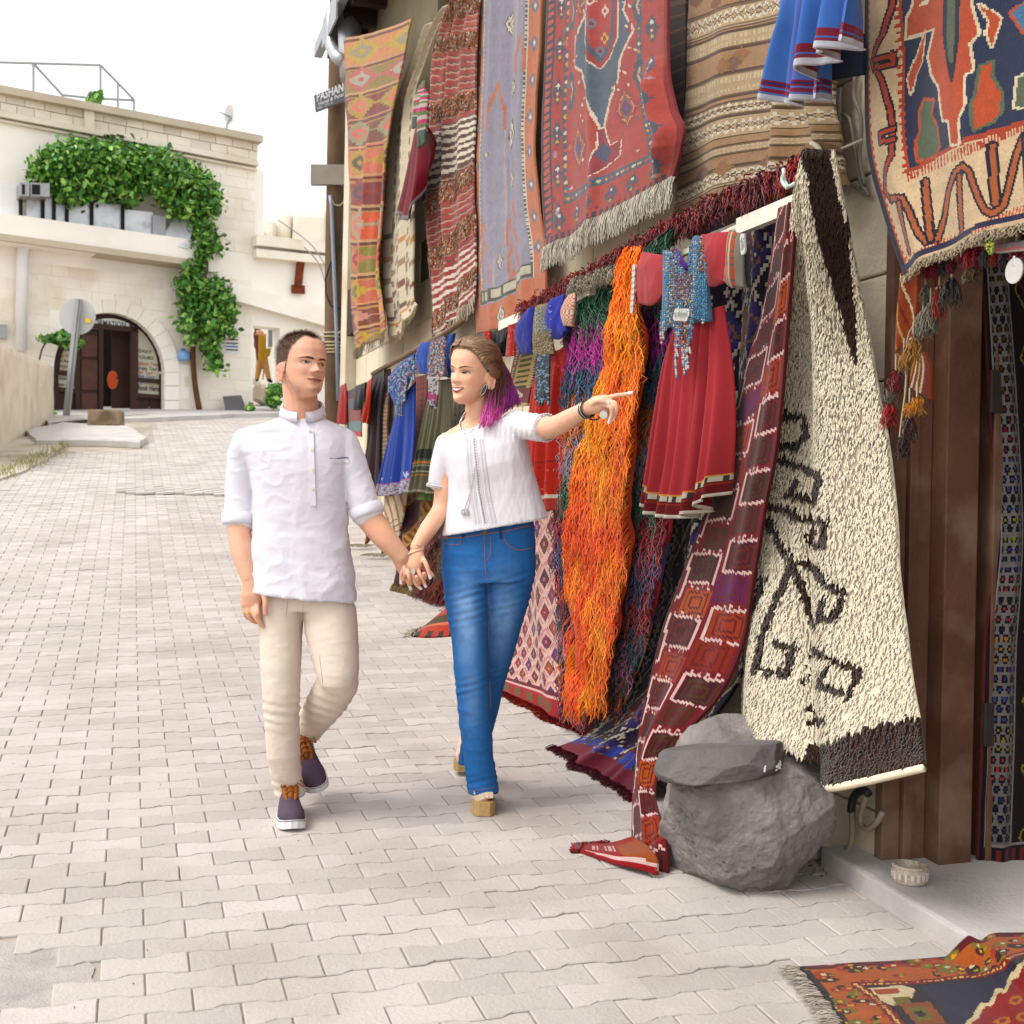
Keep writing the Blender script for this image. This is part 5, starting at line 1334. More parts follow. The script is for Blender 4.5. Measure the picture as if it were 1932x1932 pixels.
# -- coral dress
cd = empty('hanging_dress', WALL.pt(*K5(1090, 1680), .45), 'coral red dress with blue beaded bodice hanging on the white rail', 'dress')
p = Pat(120, 140, '#b63f44')
p.rect(0, .885, 1, 1, '#701c20'); p.rect(0, .885, 1, .893, '#e0a050'); p.rect(0, .893, 1, .912, '#ddd2c2'); p.m((p.v > .893) & (p.v < .912) & ((p.u * 60) % 1 < .4), '#4a4038'); p.rect(0, .915, 1, .925, '#a02a24')
p.m((p.v > .93) & (p.v < .985) & (((p.v * 220) % 1) < .3), '#9a3a2a'); p.rect(0, .985, 1, 1, '#e6dccb')
_, Ps = skirt([(1030, 500), (1180, 470), (1310, 390)], [(868, 1585), (920, 1640), (1060, 1672), (1180, 1672), (1275, 1530)], [(1030, 500), (960, 800), (905, 1250), (868, 1585)], [(1310, 390), (1328, 800), (1315, 1200), (1275, 1530)], p, .44, cd, K5, 5.3, .045, .06, 100, 110, 3)
puff('sleeve', [(890, 70), (1040, 95)], [(860, 385), (960, 395), (1020, 330)], [(890, 70), (858, 200), (860, 385)], [(1040, 95), (1040, 200), (1020, 330)], .44, '#bd474b', cd, bulge=.03, wr=.009, seed=4)
puff('sleeve', [(1250, -30), (1420, -50)], [(1290, 285), (1360, 280), (1420, 235)], [(1250, -30), (1262, 120), (1290, 285)], [(1420, -50), (1425, 100), (1420, 235)], .44, '#b84045', cd, bulge=.03, wr=.009, seed=5)
cf = Pat(24, 60, '#b0583c'); cf.m((cf.u * 5 % 1 < .3), '#c9bda8'); cf.m((cf.v * 26 % 1 < .4) & (cf.u * 5 % 1 > .4), '#6a6258'); cf.m(cf.u > .8, '#8a8478')
puff('cuff', [(1410, -60), (1500, -40)], [(1375, 245), (1440, 290), (1498, 285)], [(1410, -60), (1425, 80), (1375, 245)], [(1500, -40), (1508, 120), (1498, 285)], .46, cf, cd, bulge=.04, wr=.006, seed=6)
puff('lining', [(1496, -40), (1545, 20)], [(1490, 285), (1545, 290)], [(1496, -40), (1490, 285)], [(1545, 20), (1560, 180), (1545, 290)], .42, '#4a4448', cd, bulge=.03, seed=7)
puff('bodice', [(1010, 60), (1100, 90), (1160, 180), (1200, -10), (1250, -20)], [(1000, 540), (1130, 520), (1280, 490)], [(1010, 60), (1010, 300), (1000, 540)], [(1250, -20), (1270, 250), (1280, 490)], .45, '#5a7a94', cd, bulge=.03, wr=.004, seed=8)
def colA(x, y, g):
    r = g.random(); e = abs(x - (1140 - .12 * (y - 100)))
    if 60 > e and 200 < y < 360: return lin(['#8a3a3a', '#b06a5a', '#d8ccc0'][int(r * 3)], KC)
    k = int(abs(x * .9 + y) // 34 + abs(x - y * .8) // 30) % 5
    if k in (0, 2) or (e > 85 and y > 200): return lin(['#5ea6cc', '#6fb4d6', '#4a8ab8'][int(r * 3)], KC)
    if k == 1: return lin(['#e6e4e0', '#d8d4cc'][int(r * 2)], KC)
    return lin(['#b8452e', '#3a6a48', '#d9a23c', '#2a3a5a', '#e2e0dc'][int(r * 5)], KC)
bead_panel('beadwork', [(1010, 70), (1105, 65), (1110, 150), (1160, 190), (1170, 20), (1245, -20), (1270, 150), (1275, 490), (1230, 490), (1195, 470), (1190, 560), (1080, 580), (1060, 500), (1000, 590), (985, 470), (1020, 330)], .50, 11, colA, cd, seed=9)
bead_panel('beadwork', [(1072, 520), (1190, 560), (1180, 600), (1130, 660), (1075, 640)], .50, 10, colA, cd, seed=10)
B_ = []
for x, y0, y1 in ((1090, 630, 830), (1098, 640, 700), (1130, 640, 760), (1138, 640, 810), (1150, 630, 780), (1160, 600, 770), (1172, 590, 680), (1000, 500, 620), (1012, 480, 600), (1248, 480, 500)): B_.append(bead_string([(x, y0), (x - 4, (y0 + y1) / 2), (x + 2, y1)], int((y1 - y0) / 9), .50, K5))
B_ = np.vstack(B_); beads('bead_string', B_, .0065, cm('#e0dcd6', '#5a9cc0', '#b03a34', '#e0dcd6')[RNG.integers(0, 4, len(B_))], cd)
co = np.vstack([bead_string([(835, 170), (830, 280), (822, 420)], 8, .47, K5), bead_string([(1490, -10), (1495, 60)], 4, .5, K5), bead_string([(1090, 440), (1160, 440)], 6, .51, K5), bead_string([(1085, 462), (1150, 465)], 6, .51, K5)])
M_coin = mat('silver_coin', lin('#cfccc4', .8), .35, .1, 20, metal=.6)
mbc = MB()
for q in co: V, Fc = tube_geo([q - WALL.n * .003, q + WALL.n * .003], .016, 9); mbc.add(V, Fc)
tag(mbc.build('coins', M_coin, cd), kind='stuff')
puff('collar', [(1085, 60), (1130, 90)], [(1120, 160), (1160, 190)], [(1085, 60), (1120, 160)], [(1130, 90), (1165, 150), (1160, 190)], .47, '#5a2a86', cd, bulge=.01, seed=11, nu=10, nv=10)
# -- red dress with blue sleeves
rd = empty('hanging_dress', WALL.pt(*K5(300, 1640), .35), 'red dress with royal blue puff sleeves behind the woman', 'dress')
p = Pat(80, 120, '#b83228'); p.speck(p.v < .9, ['#d86a50', '#8a2020'], .02, 4); p.rect(0, .69, 1, .70, '#8a2420'); p.rect(0, .90, 1, .925, '#d8d0bc'); p.rect(0, .925, 1, 1, '#b04038')
skirt([(235, 720), (320, 690), (405, 640)], [(140, 1640), (260, 1640), (378, 1630)], [(235, 720), (190, 900), (165, 1200), (140, 1640)], [(405, 640), (390, 1000), (382, 1300), (378, 1630)], p, .36, rd, K5, 4, .03, .05, 70, 90, 12)
puff('sleeve', [(205, 420), (245, 405)], [(150, 690), (225, 690)], [(205, 420), (135, 560), (150, 690)], [(245, 405), (240, 560), (225, 690)], .38, '#2c3490', rd, bulge=.045, seed=13)
puff('sleeve', [(330, 385), (420, 325)], [(330, 590), (400, 600), (440, 540)], [(330, 385), (325, 480), (330, 590)], [(420, 325), (415, 440), (440, 540)], .38, '#2e36a0', rd, bulge=.045, seed=14)
cf2 = Pat(16, 40, '#d8785a'); cf2.m((cf2.v * 16 % 1 < .5) ^ (cf2.u * 5 % 1 < .5), '#e6d8c4')
puff('cuff', [(440, 345), (480, 318)], [(410, 520), (460, 522)], [(440, 345), (402, 430), (410, 520)], [(480, 318), (478, 420), (460, 522)], .40, cf2, rd, bulge=.03, wr=.004, seed=15)
puff('bodice', [(240, 400), (335, 380)], [(215, 690), (345, 690)], [(240, 400), (232, 560), (215, 690)], [(335, 380), (330, 540), (345, 690)], .38, '#8a7a5a', rd, bulge=.03, wr=.006, seed=16)
colB = lambda x, y, g: lin((['#9ac0cc', '#c8d0d4', '#5a9ab0', '#e0dcd4'] if y < 545 else ['#b09a70', '#c8b490', '#8a7448', '#d8ccb0'])[g.integers(0, 4)], KC)
bead_panel('beadwork', [(240, 410), (280, 400), (292, 480), (312, 480), (318, 395), (338, 390), (335, 540), (350, 690), (290, 710), (215, 690), (232, 560)], .42, 9, colB, rd, seed=17)
B_ = np.vstack([bead_string([(250 + 9 * k, 700), (247 + 9 * k, 850), (240 + 9 * k + 6 * math.sin(k), 960 + 18 * (k % 3))], 34, .44, K5) for k in range(9)])
beads('bead_string', B_, .0085, cm('#1c2430', '#2c3a4c', '#8ab0c4', '#14181f', '#3a5068')[RNG.integers(0, 5, len(B_))], rd)
# -- black and red garment hung between
bk = empty('hanging_garment', WALL.pt(*K5(60, 700), .3), 'black garment with red embroidered ends hanging from the raw rail', 'garment')
P = hang([(-60, 560), (110, 505)], [(-50, 720), (40, 705), (60, 640)], [(-60, 560), (-50, 720)], [(110, 505), (80, 600), (60, 640)], 30, 40, .34, K5, (), .02, 18); sheet('cloth', pleat(P, 3, .025, WALL.n, 0, 3), Pat(4, 4, '#1c181c'), M_fabric, bk, .01, WALL.n)
pr = Pat(20, 60, '#b82c28'); pr.m((pr.u * 5 % 1 < .25), '#7a1a1a'); pr.speck(pr.v > 0, ['#e08a70'], .06, 2)
P = hang([(65, 515), (105, 508)], [(52, 705), (100, 700)], [(65, 515), (60, 600), (52, 705)], [(105, 508), (104, 600), (100, 700)], 16, 40, .38, K5, (), .01, 19, bulge=.02); sheet('embroidered_end', P, pr, M_fabric, bk, .01, WALL.n)
P = hang([(-75, 560), (-45, 550)], [(-80, 720), (-50, 715)], [(-75, 560), (-80, 720)], [(-45, 550), (-50, 715)], 12, 30, .38, K5, (), .01, 20, bulge=.02); sheet('embroidered_end', P, pr, M_fabric, bk, .01, WALL.n)
# -- rug with yellow panels behind
p = Pat(60, 120, '#7a2a2c'); p.rect(.25, 0, .95, 1, '#c9ac62')
for k in range(8): p.m((np.abs(p.v - .1 - k * .085) < .02) & (p.u > .35) & (p.u < .82), '#4a4038')
for cx in (.12, .98): p.m((np.abs(p.u - cx) < .06) & (((p.v * 26) % 1) < .5), '#c9b8a0')
p.rect(.0, .72, 1, .95, '#7a2a2e'); p.star(.5, .83, .25, .09, '#d8c8b0', 5); p.star(.5, .83, .14, .05, '#8a2a30', 4); p.abrash(.05, 20)
P = hang([(130, 640), (260, 600)], [(30, 1010), (190, 1000)], [(130, 640), (30, 1010)], [(260, 600), (190, 1000)], 50, 100, .2, K5, (), .01, 21)
rug('yellow_panel_kilim', P, p, 'maroon kilim with yellow ladder panels beside the red dress')
# -- blue dress and green dress on the branch rail
bd_ = empty('hanging_dress', WALL.pt(*KB1(460, 1690), .35), 'bright blue velvet dress with pale hem on the branch rail', 'dress')
p = Pat(70, 110, '#1c3f9c'); p.rect(0, .86, 1, .87, '#a04a8a'); p.rect(0, .87, 1, 1, '#a49aa8'); p.speck(p.v > .88, ['#6a6478', '#c4bcc8'], .2, 3)
for cx in (.25, .6, .92): 
    for a in (-.5, 0, .5): p.line([(cx, .86), (cx + .06 * a, .80)], .012, '#c8c8d8', 1.6)
skirt([(480, 860), (560, 800), (650, 590)], [(308, 1685), (460, 1700), (618, 1660)], [(480, 860), (410, 1150), (308, 1685)], [(650, 590), (650, 1100), (618, 1660)], p, .36, bd_, KB1, 3.4, .035, .05, 60, 90, 22)
colC = lambda x, y, g: lin(['#5a88b8', '#c8ccd4', '#a84a78', '#3a5a9a', '#b8b4c0', '#6ab0c0'][g.integers(0, 6)], KC)
puff('bodice', [(455, 540), (560, 440), (680, 330)], [(500, 820), (585, 770)], [(455, 540), (440, 640), (500, 820)], [(680, 330), (640, 560), (585, 770)], .38, '#3a5aa8', bd_, KB1, bulge=.04, seed=23)
bead_panel('beadwork', [(430, 560), (680, 330), (690, 560), (660, 600), (620, 520), (590, 790), (500, 830), (500, 640), (420, 730)], .42, 15, colC, bd_, KB1, seed=24)
B_ = np.vstack([bead_string([(520 + 20 * k, 780), (515 + 21 * k, 920 + 20 * (k % 2))], 12, .43, KB1) for k in range(3)]); beads('bead_string', B_, .01, cm('#8a3a78', '#5a8ab8', '#b8b0a0')[RNG.integers(0, 3, len(B_))], bd_)
gd = empty('hanging_dress', WALL.pt(*KB1(760, 1740), .36), 'olive green pleated dress with striped hem on the branch rail', 'dress')
p = Pat(80, 120, '#5c5a40'); p.rect(0, .60, 1, .69, '#20281f')
for a, b, c in ((.72, .735, '#c07a40'), (.745, .76, '#9a9484'), (.77, .80, '#4a4c3c'), (.80, .812, '#b0a890'), (.83, .845, '#c07a40'), (.86, .985, '#67634c'), (.985, 1, '#a8a28c')): p.rect(0, a, 1, b, c)
p.m((p.v < .6) & ((p.u * 26) % 1 < .4), '#757258')
skirt([(800, 600), (900, 590), (1010, 560)], [(595, 1675), (760, 1660), (930, 1700)], [(800, 600), (720, 1000), (595, 1675)], [(1010, 560), (1000, 1000), (930, 1700)], p, .36, gd, KB1, 6.5, .03, .05, 90, 90, 25)
skirt([(700, 1600), (900, 1620)], [(705, 1735), (900, 1745)], [(700, 1600), (705, 1735)], [(900, 1620), (900, 1745)], Pat(4, 4, '#5a6a34'), .30, gd, KB1, 4, .02, .03, 30, 20, 26, 'underskirt')
puff('sleeve', [(770, 230), (850, 210)], [(735, 520), (820, 525)], [(770, 230), (735, 380), (735, 520)], [(850, 210), (835, 400), (820, 525)], .38, '#2c52ac', gd, KB1, bulge=.05, seed=27)
puff('sleeve', [(985, 170), (1080, 130)], [(960, 540), (1030, 560)], [(985, 170), (970, 400), (960, 540)], [(1080, 130), (1050, 400), (1030, 560)], .34, '#24448c', gd, KB1, bulge=.05, seed=28)
puff('bodice', [(840, 220), (990, 150)], [(800, 590), (1000, 540)], [(840, 220), (830, 420), (800, 590)], [(990, 150), (975, 350), (1000, 540)], .38, '#6a5a68', gd, KB1, bulge=.04, seed=29)
colD = lambda x, y, g: lin(['#c8c4c8', '#8a9ab0', '#b88a8a', '#d8d4cc', '#6a7a90', '#c86a4a'][g.integers(0, 6)], KC)
bead_panel('beadwork', [(845, 225), (985, 160), (970, 400), (960, 540), (800, 580), (825, 430)], .43, 15, colD, gd, KB1, seed=30)
bead_panel('beadwork', [(700, 300), (750, 250), (745, 520), (690, 520), (665, 430)], .36, 16, lambda x, y, g: lin(['#9a7aa0', '#c0a8a0', '#6a6a90', '#b8888a'][g.integers(0, 4)], KC), gd, KB1, seed=31)
B_ = np.vstack([bead_string([(830 + 17 * k, 560), (826 + 16 * k, 700), (822 + 13 * k, 800 + 22 * (k % 3))], 22, .45, KB1) for k in range(6)])
v_ = np.tile(np.linspace(0, 1, 22), 6); cb = np.where((v_ > .55)[:, None] & (v_ < .85)[:, None], cm('#b02a78')[0], np.where((RNG.random(132) < .7)[:, None], cm('#d0ccc8')[0], cm('#3a3a3c')[0]))
beads('bead_string', B_, .0115, cb, gd)
# -- cloths behind and between the far dresses
def strip(name, T, B, L, R, pat, off, label, KK=KB1, seed=0, nu=40, nv=90, wob=.02, folds=(), cat='rug', ple=0):
    P = hang(T, B, L, R, nu, nv, off, KK, folds, wob, seed)
    if ple: P = pleat(P, ple, .03, WALL.n, 0, seed)
    return rug(name, P, pat, label, cat)
p = Pat(40, 120, '#7a4a2c'); p.m(((p.v * 30) % 1 < .22) & ((p.u * 22) % 1 < .5) & (p.v > .2), '#c9b090'); p.m((p.v < .3) & ((p.u * 6 + p.v * 12) % 1 < .4), '#5a3626'); p.abrash(.06, 30)
strip('dotted_rug', [(385, 480), (430, 470)], [(240, 1660), (330, 1700), (420, 1660)], [(385, 480), (320, 800), (270, 1250), (240, 1660)], [(430, 470), (425, 1000), (420, 1660)], p, .28, 'rust brown rug with rows of pale dots beside the blue dress', seed=31)
p = Pat(30, 100, '#241418'); p.m((p.u * 8 % 1 < .12), '#3a2024')
strip('hanging_dress', [(275, 545), (395, 470)], [(180, 1560), (245, 1620), (300, 1600)], [(275, 545), (225, 900), (180, 1560)], [(395, 470), (330, 800), (300, 1600)], p, .34, 'plain dark maroon velvet dress beside the dotted rug', seed=32, cat='dress', ple=2.5)
p = Pat(30, 80, '#c8402c'); p.m((p.u < .3), '#1f1a1c'); p.speck(p.v > 0, ['#8a2a20'], .08, 3)
strip('hanging_garment', [(205, 610), (275, 560)], [(172, 980), (225, 1000)], [(205, 610), (172, 980)], [(275, 560), (262, 720), (225, 1000)], p, .40, 'bright red embroidered tunic hung next to the maroon dress', seed=33, cat='garment', ple=1.5)
p = Pat(30, 80, '#8a4034'); p.rect(0, 0, 1, .2, '#4a2a34'); p.rect(0, .22, 1, .45, '#4c5866'); p.rect(0, .45, .6, .52, '#8a4438'); p.rect(0, .7, 1, .9, '#6a8088'); p.rect(0, .9, 1, 1, '#b04030')
strip('patchwork_cloth', [(15, 690), (150, 640)], [(30, 1110), (170, 1130)], [(15, 690), (30, 1110)], [(150, 640), (170, 900), (170, 1130)], p, .36, 'slate and brick patchwork cloth hanging near the pole', seed=34)
strip('black_garment', [(105, 640), (205, 600)], [(100, 870), (195, 860)], [(105, 640), (100, 870)], [(205, 600), (195, 860)], Pat(4, 4, '#181517'), .42, 'black blouse hanging over the patchwork cloth', seed=35, cat='garment', nu=20, nv=30, ple=1.5)
strip('red_wrap', [(-40, 640), (15, 610)], [(-60, 1000), (30, 1010)], [(-40, 640), (-60, 1000)], [(15, 610), (30, 1010)], Pat(4, 4, '#a8281c'), .38, 'plain red wrap hanging at the end of the rail by the pole', seed=36, cat='garment', nu=20, nv=40, ple=2)
p = Pat(30, 90, '#d8ccb4'); p.m((p.u * 7 % 1 < .25), '#c98a50'); p.m((p.u * 7 % 1 > .75), '#7a90b0'); p.abrash(.06, 33)
strip('pale_striped_cloth', [(425, 620), (505, 520)], [(420, 1120), (500, 1100)], [(425, 620), (420, 1120)], [(505, 520), (500, 1100)], p, .22, 'pale cloth with orange and blue stripes behind the blue dress', seed=37, nu=24, nv=60)
p = Pat(40, 90, '#a0362c'); p.m((p.u * 6 % 1 < .3), '#c9733a'); p.m((np.abs(((p.v * 16) % 1) - .5) + np.abs(((p.u * 5) % 1) - .5) < .3), '#6a3a58'); p.abrash(.07, 34)
strip('red_kilim', [(650, 560), (800, 520)], [(640, 1380), (720, 1340)], [(650, 560), (655, 900), (640, 1380)], [(800, 520), (790, 800), (720, 1340)], p, .2, 'red and orange kilim between the blue and green dresses', seed=38)
p = Pat(40, 100, '#d8cbb2'); p.m(((p.v * 40) % 1 < .4) & ((p.u * 8) % 1 < .35), '#8a7866'); p.rect(.7, 0, 1, 1, '#c88a58'); p.m((p.u > .85) & ((p.v * 14) % 1 < .5), '#b05a50')
strip('cream_flatweave', [(1010, 500), (1300, 380)], [(1000, 1100), (1300, 1000)], [(1010, 500), (1000, 1100)], [(1300, 380), (1300, 1000)], p, .16, 'cream flatweave with brown dashes behind the green dress', seed=39)
# lower ends of rugs standing on the paving further up
p = Pat(60, 80, '#d8c8a8'); p.m(((p.u * 3 - p.v * 2.2) % 1) < .33, '#b06a40'); p.m((p.v > .6) & ((p.u * 2 + p.v * 6) % 1 < .2), '#6a3a2c'); p.abrash(.06, 36)
strip('cream_orange_kilim', [(560, 140), (800, 120)], [(560, 620), (720, 640)], [(560, 140), (555, 350), (560, 620)], [(800, 120), (770, 380), (720, 640)], p, .22, 'cream kilim with orange diagonals under the far dresses', KB2, 40)
p = Pat(110, 120, '#4a1e20'); t = p.u * .9 + p.v * 1.1
for a, b, c in ((0, .16, '#5a2a20'), (.16, .3, '#7a4a26'), (.3, .34, '#b08a50'), (.34, .62, '#4c1c22'), (.62, .66, '#a87a40'), (.66, .8, '#7a4422'), (.8, .84, '#b08a50'), (.84, 1.2, '#3c1a1c'), (1.2, 1.24, '#a0502c'), (1.24, 1.5, '#2c201a'), (1.5, 1.6, '#7a3024')): p.m((t >= a) & (t < b), c)
p.m((((t > .16) & (t < .3)) | ((t > .66) & (t < .8))) & ((((p.u - p.v) * 11) % 1) < .45), '#c08a3c'); p.speck((t > .34) & (t < .62), ['#6a2a34', '#2a1a24'], .18, 5); p.abrash(.07, 37)
P = hang([(800, 130, .12), (1000, 150, .12), (1230, 200, .1)], [(640, 1190, .36), (760, 1235, .30), (1100, 1250, .12), (1230, 1200, .08)], [(800, 130, .12), (740, 420, .14), (700, 650, .18), (690, 900, .26), (640, 1190, .36)], [(1230, 200, .1), (1240, 700, .1), (1230, 1200, .08)], 100, 110, .3, KB2, [(.3, .3, .1, .06), (.7, .3, .1, .05)], .03, 41)
lowz = np.array([gz(y) for y in P[..., 1].ravel()]).reshape(P.shape[:2]) + .012; P[..., 2] = np.maximum(P[..., 2], lowz)
o = rug('ornate_rug', P, p, 'dark maroon rug with gold diagonal borders draped behind the joined hands')
fringe('fringe', P[-1], .09, cm('#a08a5c', '#8a7444'), 130, o, .007, seed=42, out=.5)
V, Fc, C_ = strands(*(lambda s: (s[0], s[1], .14, .008, cm('#7a6440', '#94804f', '#5a4628')[RNG.integers(0, 3, 500)]))(sample(P[60:95, 62:], 500, 43, WALL.n)), 4, .4, .02, 1.5, seed=44); tag(mesh('tufts', V, Fc, M_yarn, o, True, cols=C_), kind='stuff')
# rust wool heap and red striped corner on the ground
g = np.random.default_rng(45); q0, q1 = gnd(*KB2(1100, 1330)), gnd(*KB2(1330, 1420))
Q = q0 + (q1 - q0) * g.random((700, 1)) + np.stack([g.normal(0, .05, 700), g.normal(0, .08, 700), np.abs(g.normal(.16, .14, 700))], 1)
V, Fc, C_ = strands(Q, np.tile(WALL.n, (700, 1)), .22, .008, cm('#8a2c20', '#a83a28', '#6a1f1a')[g.integers(0, 3, 700)], 5, .4, .02, 1.4, seed=46)
V[:, 2] = np.maximum(V[:, 2], np.array([gz(y) for y in V[:, 1]]) + .005)
tag(mesh('wool_heap', V, Fc, M_yarn, None, True, cols=C_), 'rust red wool rug edge heaped on the paving behind the woman', 'wool')
p = Pat(60, 50, '#c0402c'); p.m((p.v > .3) & (p.v < .55), '#4c3c28'); p.m((p.v > .8) & ((p.u * 4) % 1 < .5), '#3c2c20'); p.m((p.v >= .55) & (p.v < .62), '#d87a5a'); p.abrash(.07, 40)
P = ground_sheet([KB2(1150, 1560) + (.05,), KB2(1260, 1450) + (.12,), KB2(1420, 1400) + (.2,)], [KB2(890, 1785), KB2(1100, 1795), KB2(1420, 1770)], [KB2(1150, 1560) + (.05,), KB2(1000, 1690), KB2(890, 1785)], [KB2(1420, 1400) + (.2,), KB2(1420, 1600) + (.1,), KB2(1420, 1770)], 60, 50, .015, .02, 47)
o = empty('striped_kilim', root_of(P), 'red and olive striped kilim corner turned up on the paving', 'rug'); sheet('cloth', P, p, M_cloth, o, .012, np.array([0, 0, 1.0]))
fringe('fringe', P[25:, 0], .09, '#d8ccb4', 26, o, .006, seed=48, out=.3, down=(-.9, -.2, -.1))
for nm, q, ang, c, lab in (('tassel', (330, 790), .4, '#6a3a2c', 'small brown rug tassel lying on the paving by the far rugs'), ('tassel', (520, 900), .2, '#5a3024', 'rug corner with pale tassels lying on the far paving')):
    b_ = gnd(*KB2(*q)); o = empty(nm, b_, lab, 'tassel')
    PP = [b_ + np.array([.0, .05, .22]), b_ + np.array([.03, .03, .12]), b_ + np.array([0, 0, .02])]
    mb = MB(); mb.tube(curve_pts(PP, 8), np.array([.03, .05, .06, .06, .055, .05, .03, .01]) * .45, 7); mb.build('knot', mat('tassel_' + c, lin(c, .8), .9, .2, 20), o, True)
    fringe('fringe', [b_ + np.array([-.12, -.03, .04]), b_ + np.array([.1, -.03, .04])], .10, '#cfc2a6', 30, o, .006, seed=49, out=.4, down=(-.5, -.6, -.2))
# ================================================================ small maroon dress up high, long blue dress
md = empty('hanging_dress', WALL.pt(*K2(520, 1170), .3), 'small maroon dress with pink and green bodice hung high by the cream kilim', 'dress')
skirt([(550, 690), (600, 680)], [(428, 1130), (500, 1165), (560, 1160), (606, 840)], [(550, 690), (490, 900), (428, 1130)], [(600, 680), (618, 760), (606, 840)], (lambda q: q.rect(0, .95, 1, 1, '#8a8088'))(Pat(30, 60, '#7a1a28')), .36, md, K2, 2.2, .04, .06, 30, 40, 50)
bp = Pat(16, 40, '#c9b8b0'); bp.m((bp.v * 9 % 1 < .3), '#c03a68'); bp.m((bp.v * 9 % 1 > .7), '#6a7a4a'); bp.rect(0, .75, 1, 1, '#4a5a4a')
puff('bodice', [(580, 490), (610, 470)], [(540, 690), (610, 690)], [(580, 490), (555, 600), (540, 690)], [(610, 470), (615, 580), (610, 690)], .36, bp, md, K2, bulge=.04, seed=51)
puff('sleeve', [(595, 500), (625, 490)], [(572, 800), (615, 770)], [(595, 500), (578, 650), (572, 800)], [(625, 490), (624, 640), (615, 770)], .40, bp, md, K2, bulge=.03, seed=52)
lb = empty('hanging_dress', WALL.pt(*K4(200, 560), .4), 'sky blue skirted dress with red braided hem hung high on the wall', 'dress')
p = Pat(70, 90, '#5c8ad6'); p.m((p.u * 3.1 % 1) < .35, '#6a80cc'); p.rect(0, .89, 1, .925, '#9a3040'); p.rect(0, .905, 1, .91, '#3a3a78'); p.rect(0, .93, 1, .955, '#9a3848'); p.rect(0, .965, 1, 1, '#e2e2e6')
P = hang([(110, -420), (330, -470), (560, -520)], [(4, 520), (100, 550), (210, 565), (330, 520), (372, 545)], [(110, -420), (110, 0), (60, 250), (4, 520)], [(560, -520), (420, -50), (380, 300), (372, 545)], 80, 90, .34, K4, (), .01, 53); P = pleat(P, 2.6, .05, WALL.n, 0, 4)
sheet('skirt', P, p, M_fabric, lb, .008, WALL.n)
p2 = Pat(70, 90, '#4e7ac8'); p2.m((p2.u * 2.7 % 1) < .4, '#5474c0'); p2.rect(0, .87, 1, .92, '#8a2c3c'); p2.rect(0, .93, 1, .955, '#8a3444'); p2.rect(0, .96, 1, 1, '#dfe0e6')
P = hang([(200, -480), (560, -560)], [(180, 425), (290, 330), (430, 270), (556, 240)], [(200, -480), (215, 0), (180, 425)], [(560, -560), (552, 0), (556, 240)], 80, 90, .46, K4, (), .01, 54); P = pleat(P, 2.4, .06, WALL.n, 0, 7)
sheet('overskirt', P, p2, M_fabric, lb, .008, WALL.n)
P = hang([(370, 250), (556, 180)], [(330, 440), (556, 400)], [(370, 250), (330, 440)], [(556, 180), (556, 400)], 20, 20, .28, K4, (), .01, 55); sheet('lining', P, Pat(4, 4, '#1c2644'), M_fabric, lb, .008, WALL.n)
# cables and string on the pillar
M_cab = mat('grey_cable', lin('#8a8274', .75), .6, .1)
mb = MB()
for pts in (((440, 610), (480, 640), (500, 740), (520, 880), (545, 990), (580, 1040)), ((510, 400), (505, 520), (535, 600), (545, 700), (535, 850), (560, 990)), ((470, 980), (520, 1010), (585, 1048))):
    mb.tube(curve_pts([WALL.pt(*K4(*q), .03) for q in pts], 20), .007, 6)
tag(mb.build('wall_cable', M_cab, None, True), 'loose grey cables looping on the stone pillar by the door', 'cable')
mb = MB(); mb.tube(curve_pts([WALL.pt(*K4(*q), .16) for q in ((275, 770), (310, 790), (345, 850), (362, 880))], 10), .009, 6); mb.tube([WALL.pt(*K4(435, 800), .1), WALL.pt(*K4(550, 750), .1)], .005, 5)
tag(mb.build('rag_tie', mat('rag', lin('#cfc8b4', .8), .9, .15), None, True), 'knotted pale rag tie above the cream rug', 'tie')
mb = MB(); mb.tube(curve_pts([WALL.pt(*K4(*q), .40) for q in ((125, 905), (130, 960), (150, 1000), (185, 985))], 12), .006, 6); mb.tube(curve_pts([WALL.pt(*K4(*q), .41) for q in ((130, 920), (118, 970), (145, 1010))], 10), .006, 6)
tag(mb.build('string_tie', mat('string', lin('#cfe0d4', .8), .8, .2, 30), None, True), 'white and green string tied round the runner on the rail', 'string')
